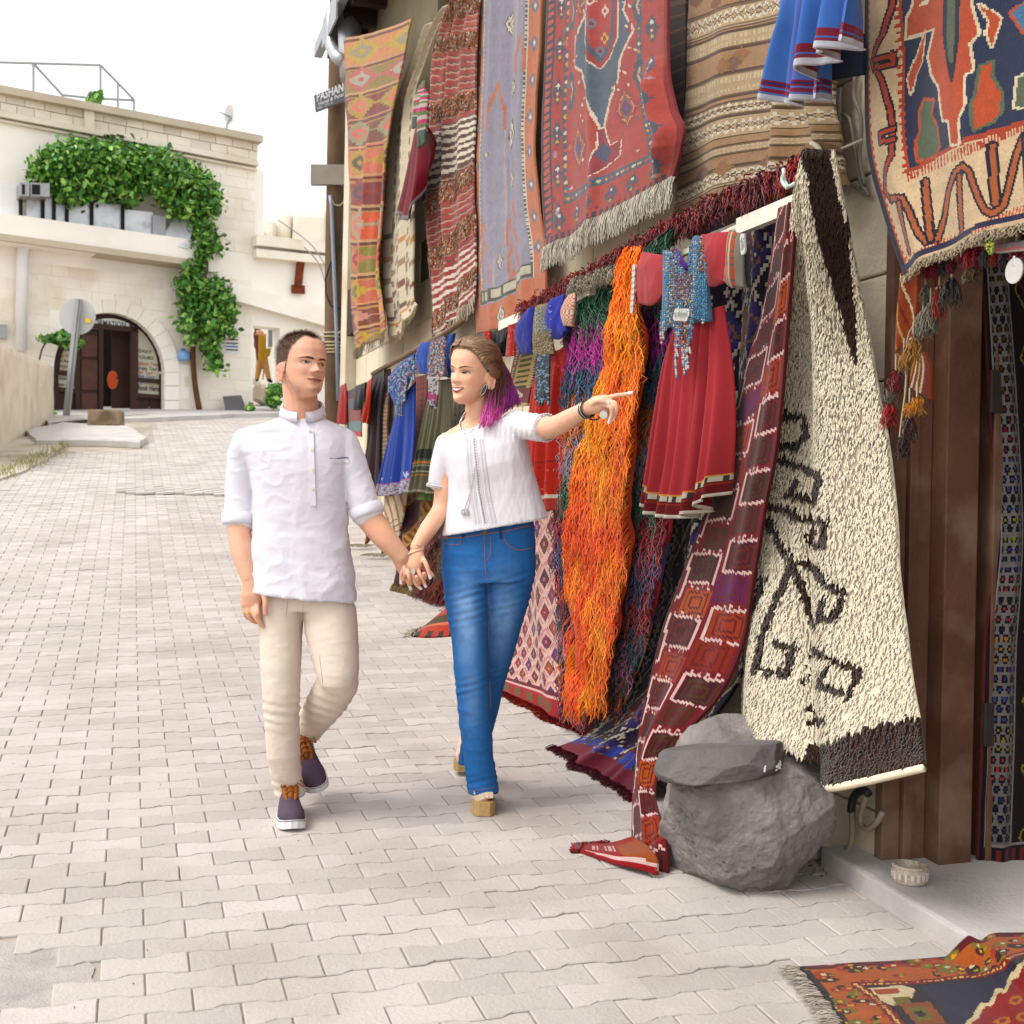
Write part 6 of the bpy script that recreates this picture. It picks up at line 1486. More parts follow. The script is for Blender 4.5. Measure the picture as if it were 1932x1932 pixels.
# ================================================================ boulders, step things
M_basalt = mat('basalt', lin('#aca49e', .56), .9, .34, 9, 1.0, 60, var2=(lin('#76706a', .55), 3.2, .7), detail=9)
M_basd = mat('dark_basalt', lin('#827c7a', .52), .85, .25, 5, .8, 40, var2=(lin('#454042', .5), 4, .5))
def ico(sub):
    bm = bmesh.new(); bmesh.ops.create_icosphere(bm, subdivisions=sub, radius=1)
    P = np.array([v.co[:] for v in bm.verts]); Fc = np.array([[v.index for v in f.verts] for f in bm.faces]); bm.free(); return P, Fc
S, SF = ico(7)
def boulder(S, c, rx, ry, rz, seed, pits=.006, flat_top=None, taper=.22, skew=0.0, chip=.05, planes=None):
    D = S.copy()
    # facets: clip by random planes for a broken-stone form
    g = np.random.default_rng(seed)
    r = np.ones(len(D))
    for n, h in planes if planes else [(g.normal(size=3), g.uniform(.8, .97)) for k in range(16)]:
        n = np.asarray(n, float); n = n / np.linalg.norm(n)
        dd = D @ n; lim = h * (.94 if planes else 1) / np.maximum(dd, 1e-6); r = np.where(dd > .15, np.minimum(r, lim), r)
    D = D * r[:, None]
    D = D * (1 + chip * noise3(S, 1.6, seed, 4) + .025 * noise3(S, 5, seed + 1, 3))[:, None]
    z = D[:, 2]
    k = 1 - taper * np.clip(-z, 0, 1) ** 1.3
    D[:, 0] *= k; D[:, 1] *= k; D[:, 0] += skew * z
    if flat_top: D[:, 2] = np.where(z > flat_top, flat_top + (z - flat_top) * .3, z)
    P = np.asarray(c) + D * np.array([rx, ry, rz])
    P = P + S * (.010 * noise3(P, 14, seed + 6, 3) + .004 * noise3(P, 45, seed + 7, 2))[:, None]
    pn = noise3(P, 75, seed + 2, 1); pm_ = noise3(P, 6, seed + 3, 2)
    P = P - S * (np.clip(pn - .42, 0, 1) * pits * 5 * np.clip(.4 + pm_, 0, 1))[:, None]
    return P
b0 = gnd(1395, 1674)
cy = 4.0
P = boulder(S, (at(1412, 1536, cy)[0], cy, gz(cy) + .24), .335, .29, .325, 5, taper=.0, chip=.022, pits=.009, planes=[((-.15, -.95, -.05), .80), ((-.85, -.45, -.35), .76), ((.55, -.75, -.35), .80), ((.95, -.1, .1), .84), ((-.95, .1, .2), .84), ((.1, -.35, .95), .74), ((.55, -.3, .75), .84), ((-.5, -.4, .8), .78), ((.8, -.25, -.6), .76), ((-.5, -.4, -.85), .84), ((0, 0, -1), .76), ((.1, -.8, -.7), .86), ((.3, -.95, .25), .83), ((-.45, -.8, .45), .86)])
zmin = P[:, 2].min(); P[:, 2] += gz(cy) - .03 - zmin
bo = mesh('boulder', P, SF, M_basalt, smooth=True)
tag(bo, 'big rounded grey basalt boulder on the paving by the shop wall', 'boulder')
# flat rock: outline extruded, chipped
c = at(1360, 1434, 3.87)
S, SF6 = ico(6); D = S.copy(); g = np.random.default_rng(8); r = np.ones(len(D))
for n, h in ((( -.1, -.75, .62), .62), ((0, -1, -.1), .80), ((.95, -.3, 0), .86), ((-.7, -.5, .4), .82), ((.15, .2, 1), .50), ((-.1, 0, -1), .55), ((-.9, .1, .2), .95), ((.5, -.8, .3), .82), ((-.35, -.9, .2), .74)):
    n = np.array(n, float); n /= np.linalg.norm(n); dd = D @ n; r = np.where(dd > .1, np.minimum(r, h / np.maximum(dd, 1e-6)), r)
D = D * r[:, None] * (1 + .035 * noise3(S, 2.5, 3, 4) + .015 * noise3(S, 9, 4, 2))[:, None]
a = rad(9); Rz = np.array([[math.cos(a), 0, -math.sin(a)], [0, 1, 0], [math.sin(a), 0, math.cos(a)]]).T
P2 = (D * np.array([.215, .15, .085])) @ Rz + c
fr_ = mesh('flat_rock', P2, SF6, M_basd, smooth=True)
tag(fr_, 'dark wedge shaped flat rock lying on top of the boulder', 'rock')
# paint splashes on the flat rock
bv = BVHTree.FromPolygons([tuple(v) for v in P2], [tuple(f) for f in SF6])
def on_mesh(bv, px, py, lift=.002):
    r = ray(px, py); d = Vector(r).normalized(); h = bv.ray_cast(Vector(C0), d)
    if h[0] is None: return None
    return np.array(h[0]) + np.array(h[1]) * lift
mb = MB()
for x, y, rr in [(1472 - abs(random.gauss(0, 5)), 1446 + random.gauss(0, 5), random.uniform(.002, .006)) for _ in range(26)] + [(1443 + random.gauss(0, .8), 1446 + k * 1.6, .003) for k in range(7)]:
    q = on_mesh(bv, x, y, .0)
    if q is not None: mb.add(q + OCT[0] * rr * np.array([1, .6, 1]), OCT[1])
if mb.n: tag(mb.build('paint_splash', M_white, fr_), kind='stuff')
# small stones
for (px, py, s, lab) in ((1536, 1622, .05, 'small pale broken stone on the ground behind the boulder'), (1560, 1612, .025, 'little grey pebble beside the pale broken stone')):
    q = gnd(px, py); Sx, SFx = ico(3)
    P = boulder(Sx, q + np.array([0, 0, s * .45]), s * 1.2, s * .8, s * .6, px, pits=0)
    tag(mesh('small_stone', P, SFx, mat('pale_stone', lin('#b3a596', .6), .9, .2, 12, .5, 60), smooth=True), lab, 'stone')
# hose and cable by the wall
hz_ = empty('hose', gnd(*K8(1045, 540)), 'grey plastic hose with black taped bend by the door', 'hose')
hp = [WALL.pt(*K8(x, y), .05) for x, y in ((1100, 250), (1102, 330), (1095, 400), (1080, 440), (1062, 470))]; hp[-1] = gnd(*K8(1060, 480), .05)
M_hose = mat('hose_plastic', lin('#a39884', .7), .5, .1, 8)
mb = MB(); mb.tube(curve_pts([WALL.pt(*K8(x, y), .05) for x, y in ((1100, 245), (1104, 300), (1102, 360), (1092, 420), (1070, 462))], 16), .011, 8); mb.build('pipe', M_hose, hz_, True)
mb = MB(); mb.tube(curve_pts([WALL.pt(*K8(x, y), .05) for x, y in ((1072, 455), (1052, 485), (1045, 515), (1046, 545))], 10), .0135, 8); mb.build('nozzle', mat('grey_nozzle', lin('#7a7c84', .8), .5, .05), hz_, True)
mb = MB(); mb.tube(curve_pts([WALL.pt(*K8(x, y), .05) for x, y in ((1098, 252), (1100, 215), (1112, 175), (1140, 150), (1165, 148), (1182, 165))], 16), .014, 8); mb.build('taped_bend', mat('black_tape', (.025, .025, .027), .5, .1), hz_, True)
mb = MB(); mb.tube(curve_pts([WALL.pt(*K8(x, y), .05) for x, y in ((1172, 165), (1155, 220), (1142, 275), (1150, 320), (1185, 330), (1225, 295), (1250, 250))], 20), .010, 8); mb.build('loop', M_hose, hz_, True)
# ashtray on the threshold
av = at(*K8(1380, 560), 1); 
Yd = 3.2
for _y in np.linspace(3.2, 4.3, 500):
    if at(*K8(1380, 590), _y)[2] > .045 + gz(_y) - gz(3.98) + .001: Yd = _y
c = at(*K8(1380, 590), Yd)
ash = empty('ashtray', c, 'round carved cream stone ashtray on the door step', 'ashtray')
M_ash = mat('carved_stone', lin('#ded0bf', .68), .8, .25, 60, .6, 120, var2=(lin('#a3745a', .7), 28, .8))
V, Fc = [], []
prof = [(0, .0), (.046, .0), (.052, .006), (.053, .03), (.052, .045), (.054, .050), (.052, .056), (.043, .056), (.040, .045), (.030, .030), (0, .028)]
n = 40
for i, (r, z) in enumerate(prof):
    for j in range(n):
        a = 2 * math.pi * j / n; rr = r * (1 + (.02 * (1 if (j // 2) % 2 else -1) if i == 3 else 0)); V.append(c + np.array([rr * math.cos(a), rr * math.sin(a), z]))
for i in range(len(prof) - 1):
    for j in range(n): Fc.append((i * n + j, i * n + (j + 1) % n, (i + 1) * n + (j + 1) % n, (i + 1) * n + j))
mesh('bowl', V, Fc, M_ash, ash, False)
mb = MB()
for j in range(18):
    a = 2 * math.pi * j / 18
    q = c + np.array([.0535 * math.cos(a), .0535 * math.sin(a), .026]); t = np.array([-math.sin(a), math.cos(a), 0])
    mb.box(q, t * .0045, np.array([0, 0, 1]) * (.009 if j % 2 else .012), np.array([math.cos(a), math.sin(a), 0]) * .0022)
tag(mb.build('carving', mat('carved_relief', lin('#efe4d6', .7), .8, .1), ash), kind='stuff')
# weeds in the corner
def leaf_cluster(name, centers, n, size, cols, parent, seed=0, up=.3, m=None, spread=None):
    g = np.random.default_rng(seed); idx = g.integers(0, len(centers), n)
    P = np.asarray(centers)[idx] + g.normal(0, 1, (n, 3)) * (spread if spread is not None else np.array([.03, .03, .02]))
    nr = g.normal(0, 1, (n, 3)) + np.array([0, -.6, up]); nr /= np.linalg.norm(nr, axis=1)[:, None]
    ax = np.cross(nr, g.normal(0, 1, (n, 3))); ax /= np.linalg.norm(ax, axis=1)[:, None]; bx = np.cross(nr, ax)
    s = (size * g.uniform(.6, 1.3, n))[:, None]
    V = np.stack([P - ax * s, P + bx * s * .62 - ax * s * .15 + nr * s * .16, P + ax * s * 1.05, P - bx * s * .62 - ax * s * .15 + nr * s * .16, P + bx * s * .4 + ax * s * .55, P - bx * s * .4 + ax * s * .55], 1).reshape(-1, 3)
    base = np.array([(0, 2, 4), (0, 4, 1), (0, 3, 5), (0, 5, 2)]); Fc = (np.arange(n)[:, None, None] * 6 + base[None]).reshape(-1, 3)
    c = np.asarray(cols)[g.integers(0, len(cols), n)] * g.uniform(.75, 1.25, (n, 1))
    return tag(mesh(name, V, Fc, m or M_leaf, parent, False, cols=np.repeat(c, 4, axis=0)), kind='stuff')
M_leaf = mat('leaves', None, .5, .12, 3, 0, attr=True, spec=.35)
GL = [lin(h, .75) for h in ('#5a8a3c', '#467832', '#7aaa4c', '#3a682c', '#9cc26c')]
wd = empty('weed', gnd(*K8(1160, 500)), 'few green weed leaves growing at the wall foot by the hose', 'plant')
leaf_cluster('leaves', [gnd(*K8(x, y), .03) for x, y in ((1140, 480), (1170, 470), (1200, 462), (1155, 490), (950, 465), (1020, 470))], 14, .028, GL[:3], wd, 3, 1.0)
mb = MB()
for x, y in ((1150, 492), (1185, 478)): q = gnd(*K8(x, y)); mb.tube([q, q + np.array([.01, 0, .05])], .003, 5)
mb.build('stem', mat('stem', lin('#5a6a34'), .7, .1), wd)
deb = MB(); g = np.random.default_rng(5)
for k in range(140):
    x, y = g.uniform(880, 1270), g.uniform(455, 560); q = gnd(*K8(x, y), .004)
    deb.add(q + OCT[0] * g.uniform(.002, .006), OCT[1], lin(['#8a6a50', '#c9bda8', '#6a4a38', '#a8988a'][g.integers(0, 4)], .7))
for k in range(90):
    x, y = g.uniform(0, 1932), 1434 + g.uniform(-250, 480); q = gnd(x, y, .003)
    deb.add(q + OCT[0] * g.uniform(.0012, .003), OCT[1], lin(['#6a5a4c', '#e6dfd6', '#4a3a30', '#f0ece6'][g.integers(0, 4)], .7))
tag(deb.build('debris', M_bead, None, False, True), 'scattered grit and tiny stones on the paving', 'grit', kind='stuff')

# ================================================================ doorway textiles
p = Pat(50, 110, '#9a4a2c'); t = p.u * .8 - p.v * .5 + .5
for a, b, c in ((.0, .1, '#7a3424'), (.28, .36, '#d8a030'), (.40, .44, '#c98a2c'), (.56, .60, '#caa070'), (.7, .74, '#7a2f22'), (.86, .9, '#e0d0b0')): p.m((t >= a) & (t < b), c)
p.abrash(.1, 50)
kd = lambda x, y: KD1(x, y)
P = hang([(210, 300), (340, 240)], [(150, 1000), (230, 900), (300, 760)], [(210, 300), (175, 600), (150, 1000)], [(340, 240), (335, 500), (300, 760)], 40, 90, .16, KD1, [(.5, 0, .2, .03)], .015, 60)
bag = rug('saddle_bag', P, p, 'rust and yellow woven saddle bag hung in the door corner')
p2 = Pat(40, 60, '#8a3a24'); 
for a, b, c in ((.1, .2, '#e0a030'), (.3, .38, '#e6d8b8'), (.5, .58, '#c8b080'), (.7, .8, '#e0d4b4')): p2.m((p2.u + .25 * p2.v > a) & (p2.u + .25 * p2.v < b), c)
P = hang([(330, 930), (420, 900)], [(300, 1180), (470, 1290)], [(330, 930), (300, 1180)], [(420, 900), (468, 1050), (470, 1290)], 40, 60, .12, KD1, (), .01, 61); sheet('flap', P, p2, M_cloth, bag, .01, WALL.n)
def tassel(parent, x, y, L, w, cols, KK=KD1, off=.2, n=46, seed=0, cap=None):
    top = WALL.pt(*KK(x, y), off); g = np.random.default_rng(seed); s = 1 / 4.268 / F * np.linalg.norm(top)
    P = top + g.normal(0, 1, (n, 3)) * .004
    a = g.uniform(0, 6.28, n); N = np.stack([np.cos(a), np.sin(a), 0 * a], 1)
    V, Fc, C_ = strands(P, N, L * s * g.uniform(.8, 1.1, n), .0035, cols[g.integers(0, len(cols), n)] * g.uniform(.8, 1.2, (n, 1)), 5, w, .006, 1.5, seed=seed, side_amt=.06)
    t = mesh('tassel', V, Fc, M_yarn, parent, True, cols=C_); tag(t, kind='stuff')
    mbk = MB(); mbk.add(top + OCT[0] * .011, OCT[1]); k = mbk.build('knot', mat('knot_wool', lin('#cfc8b8', .7), .9, .1), t, True) if cap else None
    mbc_ = MB(); mbc_.tube([top + np.array([0, 0, .05]), top], .003, 5); mbc_.build('cord', M_rope, t)
GR, RD_, OR, DK = cm('#8a8270', '#a09884', '#6d6654'), cm('#7a1c20', '#962828', '#5a1218'), cm('#c08a48', '#a8743a'), cm('#4a2a24', '#3a1f1c')
for i, (x, y, L, w, c) in enumerate(((430, 390, 130, .4, GR), (410, 590, 210, .45, GR), (470, 530, 230, .35, GR), (540, 390, 260, .25, cm('#8a2c20', '#a03a28')), (330, 800, 200, .4, OR), (255, 930, 130, .4, OR), (190, 1060, 190, .4, RD_), (150, 1200, 120, .4, GR), (140, 1330, 210, .4, cm('#9a2020', '#b03028', '#7a1818')), (300, 1450, 190, .35, DK), (250, 1600, 180, .3, DK), (360, 1280, 130, .5, cm('#d8902c', '#c07820')), (300, 1330, 100, .5, cm('#d8902c', '#c07820')))):
    tassel(bag, x, y, L, w, c, seed=70 + i, n=70, cap=i in (1, 3, 4), off=.20)
mb = MB(); mb.tube([WALL.pt(*KD1(*q), .19) for q in ((420, 520), (410, 580), (300, 740), (255, 930), (275, 1100), (265, 1250), (230, 1500), (215, 1660))], .003, 5); mb.build('cord', M_rope, bag)
# tasselled band along the door top
ban = empty('tassel_band', WALL.pt(*KD1(900, 60), .2), 'band of dark red tassels with pink triangles over the doorway', 'trim')
p = Pat(60, 16, '#8a8284'); 
for k in range(7): p.m((p.v > .35) & (p.v < .8) & (np.abs(p.u - (k + .5) / 7) < .06 * (p.v - .35) / .45 * 1.1), '#d86a68')
p.rect(0, .85, 1, 1, '#c8c0b0'); p.rect(0, .0, 1, .15, '#5a5658')
P = hang([(995, 30), (1500, -40)], [(995, 105), (1500, 60)], [(995, 30), (995, 105)], [(1500, -40), (1500, 60)], 60, 16, .24, KD1, (), .004, 62); sheet('band', P, p, M_cloth, ban, .02, WALL.n)
bead_panel('beadwork', [(920, 10), (960, -10), (985, 40), (975, 110), (940, 115), (915, 60)], .27, 12, lambda x, y, g: lin(['#b8c850', '#d8d870', '#8aa840'][g.integers(0, 3)], KC), ban, KD1, seed=63)
for i, (x, y, L, w, c) in enumerate(((440, 190, 130, .35, cm('#8a1630', '#a01c3a')), (510, 200, 110, .35, cm('#8a1630', '#a01c3a')), (580, 180, 110, .3, cm('#2a2a34', '#3a3440')), (640, 170, 100, .3, cm('#7a1a2c')), (740, 80, 130, .3, cm('#8a1c2c', '#a82a34')), (800, 60, 180, .35, cm('#962030', '#b03038')), (850, 70, 140, .3, cm('#8a1c2c', '#a82a34')), (910, 110, 100, .3, cm('#4a4a54')), (985, 130, 80, .35, cm('#a01c24')), (1060, 130, 80, .3, cm('#3a2a30')), (800, 230, 120, .7, cm('#6a5238', '#4a3a28')), (640, 330, 230, .5, cm('#1c1814', '#2a231c')), (1160, 110, 80, .3, cm('#8a2030')), (1240, 110, 90, .3, cm('#8a2030')))):
    tassel(ban, x, y, L, w, c, seed=90 + i, n=60, off=.22)
mb = MB(); q = WALL.pt(*KD1(1147, 248), .25); V, Fc = tube_geo([q - WALL.n * .002, q + WALL.n * .002], .032, 20); mb.add(V, Fc); mb.build('coin_pendant', M_coin, ban)
mb = MB(); mb.tube([WALL.pt(*KD1(1146, 130), .25), WALL.pt(*KD1(1146, 210), .25)], .004, 6); mb.build('pendant_loop', M_coin, ban)
mb = MB(); mb.tube([WALL.pt(*KD1(660, 60), .22), WALL.pt(*KD1(900, 30), .24), WALL.pt(*KD1(1000, 20), .24)], .006, 6); mb.build('cord', M_rope, ban)
# rugs hung inside the doorway
RP = Plane(WALL.xy(-.12, 0, -.42), WALL.n * -1 + WALL.d * -.25, -WALL.d + WALL.n * .25)
p = Pat(110, 330, '#241418'); A = 4.0
ub = .42
p.rect(0, 0, ub, 1, '#1c1a26'); p.m((p.u < .03), '#7a2a2a'); p.m((np.abs(p.u - .09) < .014) | (np.abs(p.u - ub) < .014), '#b8b4b0')
hc = [('#5a4a20', .0), ('#8a2a24', .22), ('#4a5a9a', .33), ('#a09838', .42), ('#3a4a8a', .47), ('#b84038', .52), ('#c88a40', .60), ('#5a3a8a', .66), ('#4a5aa0', .70), ('#a09a38', .76), ('#c84a58', .80), ('#3a3a6a', .86), ('#1c1820', .93)]
cu, cv = (p.u - .1) / (ub - .11) * 3, p.v * 62
cu2 = cu + .5 * (np.floor(cv) % 2)
dd = np.sqrt(((cu2 % 1) - .5) ** 2 + ((cv % 1) - .5) ** 2 * 1.0)
for c, v0 in hc: p.m((p.u > .1) & (p.u < ub - .01) & (p.v >= v0) & (dd > .40), '#8f8a86')
for c, v0 in hc: p.m((p.u > .1) & (p.u < ub - .01) & (p.v >= v0) & (dd < .16), c)
for k, c in enumerate(('#a89a34', '#a03028', '#4a5a9a', '#c07a34', '#7a3a8a', '#b84a60')):
    z = np.abs(((p.v * 9 + k * .13) % 1) - .5) * .5
    p.m((p.u > ub + .03) & (np.abs(p.u - ub - .12 - z - k * .07) < .012), c)
p.rect(.08, .955, 1, .99, '#2a2024'); p.m((p.v > .96) & (p.v < .985) & ((p.u * 9) % 1 < .5) & (p.u > .1), '#8a3438'); p.m((np.abs(p.v - .953) < .003) & (p.u > .08), '#b0a8a4'); p.abrash(.06, 70); p.a *= .8
LX = lambda y: np.interp(y, [500, 700, 900, 1000, 1100, 1200, 1350, 1500, 1655], [1862, 1872, 1885, 1890, 1880, 1868, 1862, 1858, 1852])
P = hang([(1862, 480), (1960, 480)], [(1850, 1652), (1990, 1640)], [(LX(y) - 8, y) for y in np.linspace(480, 1652, 14)], [(1960, 480), (1995, 900), (1990, 1640)], 90, 230, .0, None, [(.3, 0, .1, .02)], .012, 71, pl=RP)
o = empty('door_carpet', root_of(P), 'colourful long pile carpet hung just inside the shop door', 'rug'); sheet('cloth', P, p, M_cloth, o, .012, RP.n)
fringe('fringe', P[-1], .03, '#6a3a28', 120, o, .004, seed=72, nrm=RP.n)
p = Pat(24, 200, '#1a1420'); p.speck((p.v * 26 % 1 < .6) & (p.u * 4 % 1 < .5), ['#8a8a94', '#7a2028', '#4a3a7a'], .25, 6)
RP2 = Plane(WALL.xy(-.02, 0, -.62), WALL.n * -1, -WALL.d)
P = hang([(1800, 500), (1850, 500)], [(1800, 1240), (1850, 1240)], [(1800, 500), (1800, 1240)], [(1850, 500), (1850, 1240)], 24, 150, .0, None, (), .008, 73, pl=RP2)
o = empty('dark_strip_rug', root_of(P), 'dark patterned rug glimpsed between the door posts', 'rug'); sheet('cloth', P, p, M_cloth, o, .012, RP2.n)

# ================================================================ floor rug at the corner
p = Pat(150, 120, '#b05a18'); A = .8
p.rect(0, 0, 1, .04, '#5a1420'); p.rect(0, 0, .03, 1, '#3a2420')
g = np.random.default_rng(80)
for k in range(420):
    cx, cy_ = g.random(), g.random()
    if cy_ < .30 or cx < .22:
        p.ell(cx, cy_ if cy_ < .3 else cy_, .024 * g.uniform(.4, 1.3), .03 * g.uniform(.4, 1.2), ['#8a2a14', '#341c14', '#7a6a1e', '#a03c14', '#4a1c14'][k % 5]); p.ell(cx + .006, cy_, .008, .010, ['#d89a3c', '#8a8a34', '#d8c8a0'][k % 3])
P = ground_sheet([K8(835, 995), K8(1100, 980), K8(1400, 962), K8(1640, 935) + (.03,), K8(1720, 880) + (.075,), K8(1780, 835) + (.085,), K8(1960, 828) + (.085,), K8(2400, 790) + (.085,)],
                 [K8(1180, 1480), K8(1700, 1460), K8(2600, 1420)], [K8(835, 995), K8(960, 1140), K8(1080, 1320), K8(1180, 1480)], [K8(2400, 790) + (.085,), K8(2500, 1100) + (.04,), K8(2600, 1420)], 150, 110, .014, .004, 82)
q_ = uvmap(P); k8 = lambda *t: [q_(*K8(x, y)) for x, y in t]
p.poly(k8((1118, 1082), (1400, 1075), (1640, 1045), (1850, 1000), (1960, 950), (2600, 900), (2600, 1460), (1450, 1470), (1330, 1275), (1250, 1185)), '#2a1a1c')
fr0 = k8((1118, 1082), (1400, 1075), (1640, 1045), (1850, 1000), (1960, 950), (2300, 920)); fr1 = k8((1118, 1082), (1250, 1185), (1330, 1275), (1450, 1470))
for f_ in (fr0, fr1):
    p.m(p.lmask(f_, .034, A), '#7a1e1a'); n_ = 46
    for t in np.linspace(0, 1, n_): 
        c_ = np.array(f_); d_ = np.r_[0, np.cumsum(np.hypot(*np.diff(c_, axis=0).T))]; x_, y_ = np.interp(t * d_[-1], d_, c_[:, 0]), np.interp(t * d_[-1], d_, c_[:, 1]); p.ell(x_, y_, .006, .007, '#d8b06a')
p.poly(k8((1180, 1102), (1350, 1090), (1405, 1105), (1395, 1150), (1335, 1155), (1310, 1195), (1245, 1165)), '#dcc8a0'); p.poly(k8((1210, 1112), (1320, 1104), (1330, 1125), (1230, 1140)), '#a04a1c'); p.poly(k8((1300, 1150), (1380, 1145), (1380, 1175), (1310, 1190)), '#7a6a1e')
p.poly(k8((1330, 1185), (1470, 1165), (1560, 1275), (1420, 1290)), '#8a4a1a'); p.poly(k8((1370, 1200), (1440, 1190), (1490, 1250), (1420, 1265)), '#6a6420'); p.poly(k8((1400, 1215), (1440, 1210), (1460, 1240), (1420, 1245)), '#2a1418')
p.poly(k8((1430, 1092), (1640, 1070), (1890, 1018), (1850, 1085), (1700, 1200), (1640, 1400), (1530, 1200)), '#262436')
jag = [(1960, 1000), (1900, 1060), (1870, 1050), (1840, 1120), (1800, 1110), (1770, 1180), (1730, 1180), (1700, 1240), (1670, 1260), (1640, 1460)]
p.poly(k8(*jag, (2600, 1460), (2600, 950)), '#8a1a20'); p.m(p.lmask(k8(*jag), .02, A), '#d8c49a')
for x_, y_ in ((1890, 1160), (1930, 1240), (1830, 1260), (2050, 1120)): p.ell(*q_(*K8(x_, y_)), .03, .035, '#b06a24'); p.ell(*q_(*K8(x_, y_)), .014, .017, '#8a1a20')
p.line(k8((835, 1000), (960, 1140), (1080, 1320), (1180, 1480)), .03, '#1c1618', A); p.abrash(.08, 81)
_off = (P.reshape(-1, 3)[:, :2] - WALL.p0[:2]) @ WALL.n[:2]; _a = (P.reshape(-1, 3)[:, :2] - WALL.p0[:2]) @ WALL.d[:2]
_k = np.clip((.20 - _off) / .06, 0, 1) * np.clip((.22 - _a) / .06, 0, 1)
_low = gz(P[..., 1].ravel()) + .012 + _k * (.045 - gz(3.98) + .004)
P[..., 2] = np.maximum(P[..., 2], _low.reshape(P.shape[:2]))
o = empty('floor_rug', root_of(P), 'orange and navy floor rug with cream fringe lying across the door step', 'rug'); sheet('cloth', P, p, M_cloth, o, .012, np.array([0, 0, 1.0]))
fringe('fringe', P[:, 0], .07, cm('#e6d6c2', '#d8c6b0', '#f0e4d4'), 190, o, .004, seed=83, out=.5, down=(-.95, -.1, -.12), nrm=np.array([0, 0, .4]))

# ================================================================ vine on the far house
vine = empty('grape_vine', FAC.pt(*K1(965, 1806), .2), 'green grape vine climbing the stone house over its balcony', 'plant')
mb = MB()
M_bark = mat('vine_bark', lin('#6a4a36', .7), .95, .3, 5, .5, 30)
mb.tube(curve_pts([FAC.pt(*K1(x, y), .2) for x, y in ((968, 1806), (955, 1740), (940, 1640), (932, 1500), (940, 1390), (930, 1280), (950, 1150), (985, 1050), (960, 920), (900, 780), (800, 700), (650, 640), (450, 620), (250, 660))], 40), np.linspace(.075, .025, 40), 7)
mb.tube(curve_pts([FAC.pt(*K1(x, y), .3) for x, y in ((985, 1050), (990, 1140), (1000, 1170))], 8), .04, 6)
mb.build('trunk', M_bark, vine, True)
def blob_centers(spec, n, seed, KK=K1):
    g = np.random.default_rng(seed); out = []
    w = np.array([s[2] * s[3] for s in spec], float); w /= w.sum()
    for i in g.choice(len(spec), n, p=w):
        x, y, rx, ry, off = spec[i]; a, r = g.uniform(0, 6.28), math.sqrt(g.random())
        e = math.sqrt(max(0, 1 - r * r)); o_ = off + .75 * e * g.uniform(.2, 1)
        out.append(FAC.pt(*KK(x + rx * r * math.cos(a), y + ry * r * math.sin(a)), o_))
    return np.array(out)
big = [(200, 640, 60, 40, .3), (270, 600, 90, 80, .3), (340, 560, 90, 70, .3), (330, 680, 100, 90, .3), (440, 590, 110, 90, .3), (450, 690, 90, 80, .3), (560, 580, 100, 90, .3), (580, 680, 70, 90, .3), (640, 610, 90, 90, .3), (620, 740, 40, 60, .3), (740, 610, 90, 90, .3), (700, 700, 70, 40, .3), (800, 680, 70, 80, .3), (850, 640, 60, 70, .3), (840, 770, 60, 60, .3), (910, 690, 80, 90, .3), (910, 800, 90, 70, .3), (980, 720, 60, 70, .3), (1010, 800, 65, 60, .3), (380, 760, 50, 30, .3),
       (960, 880, 40, 60, .2), (990, 950, 50, 60, .2), (1040, 1000, 35, 30, .2), (960, 1030, 40, 50, .2), (930, 1110, 35, 50, .2), (900, 1190, 45, 40, .2), (940, 1200, 60, 60, .2), (1030, 1200, 55, 50, .2), (920, 1280, 50, 60, .2), (1000, 1290, 80, 80, .2), (1080, 1300, 50, 70, .2), (1090, 1390, 40, 50, .2), (1010, 1390, 50, 60, .2), (900, 1370, 30, 40, .2), (1020, 1480, 40, 50, .2), (1040, 1560, 28, 50, .2), (925, 1440, 22, 25, .2), (1080, 1240, 40, 40, .2)]
leaf_cluster('foliage', blob_centers(big, 15000, 90), 15000, .075, GL, vine, 91, .5, spread=np.array([.09, .09, .09]))
sv = empty('young_vine', FAC.pt(*K1(190, 1540), .3), 'small leafy vine shoot beside the left shop window', 'plant')
leaf_cluster('leaves', blob_centers([(225, 1440, 30, 14, .3), (290, 1440, 50, 25, .3), (330, 1425, 40, 25, .3), (370, 1450, 25, 40, .3), (340, 1470, 40, 12, .3)], 260, 92), 260, .10, GL, sv, 93, .5, spread=np.array([.03, .03, .03]))
mb = MB(); mb.tube(curve_pts([FAC.pt(*K1(x, y), .3) for x, y in ((190, 1545), (205, 1490), (240, 1450), (330, 1430))], 12), .02, 5); mb.build('stem', M_bark, sv)
for nm, spec, n, sz, lab in (('bush', [(1330, 1700, 34, 36, .6), (1320, 1745, 30, 30, .6)], 420, .07, 'small green bush at the foot of the annex steps'), ('bush', [(1205, 1785, 14, 22, .5)], 120, .06, 'tuft of green weeds beside the leaning board'), ('roof_plant', [(455, 285, 24, 20, -1.0), (480, 275, 10, 20, -1.0)], 160, .09, 'small dark shrub on the flat roof'), ('grass_tuft', [(240, 1815, 24, 16, .9)], 120, .06, 'tuft of grass at the end of the low wall')):
    b_ = FAC.pt(*K1(spec[0][0], spec[0][1] + spec[0][3]), spec[0][4]); o = empty(nm, b_, lab, 'plant')
    leaf_cluster('foliage', blob_centers(spec, n, 94), n, sz, GL, o, 95, .5, spread=np.array([.03, .03, .03]))
    mb = MB(); mb.tube([b_, b_ + np.array([0, 0, .3])], .015, 5); mb.build('stem', M_bark, o)
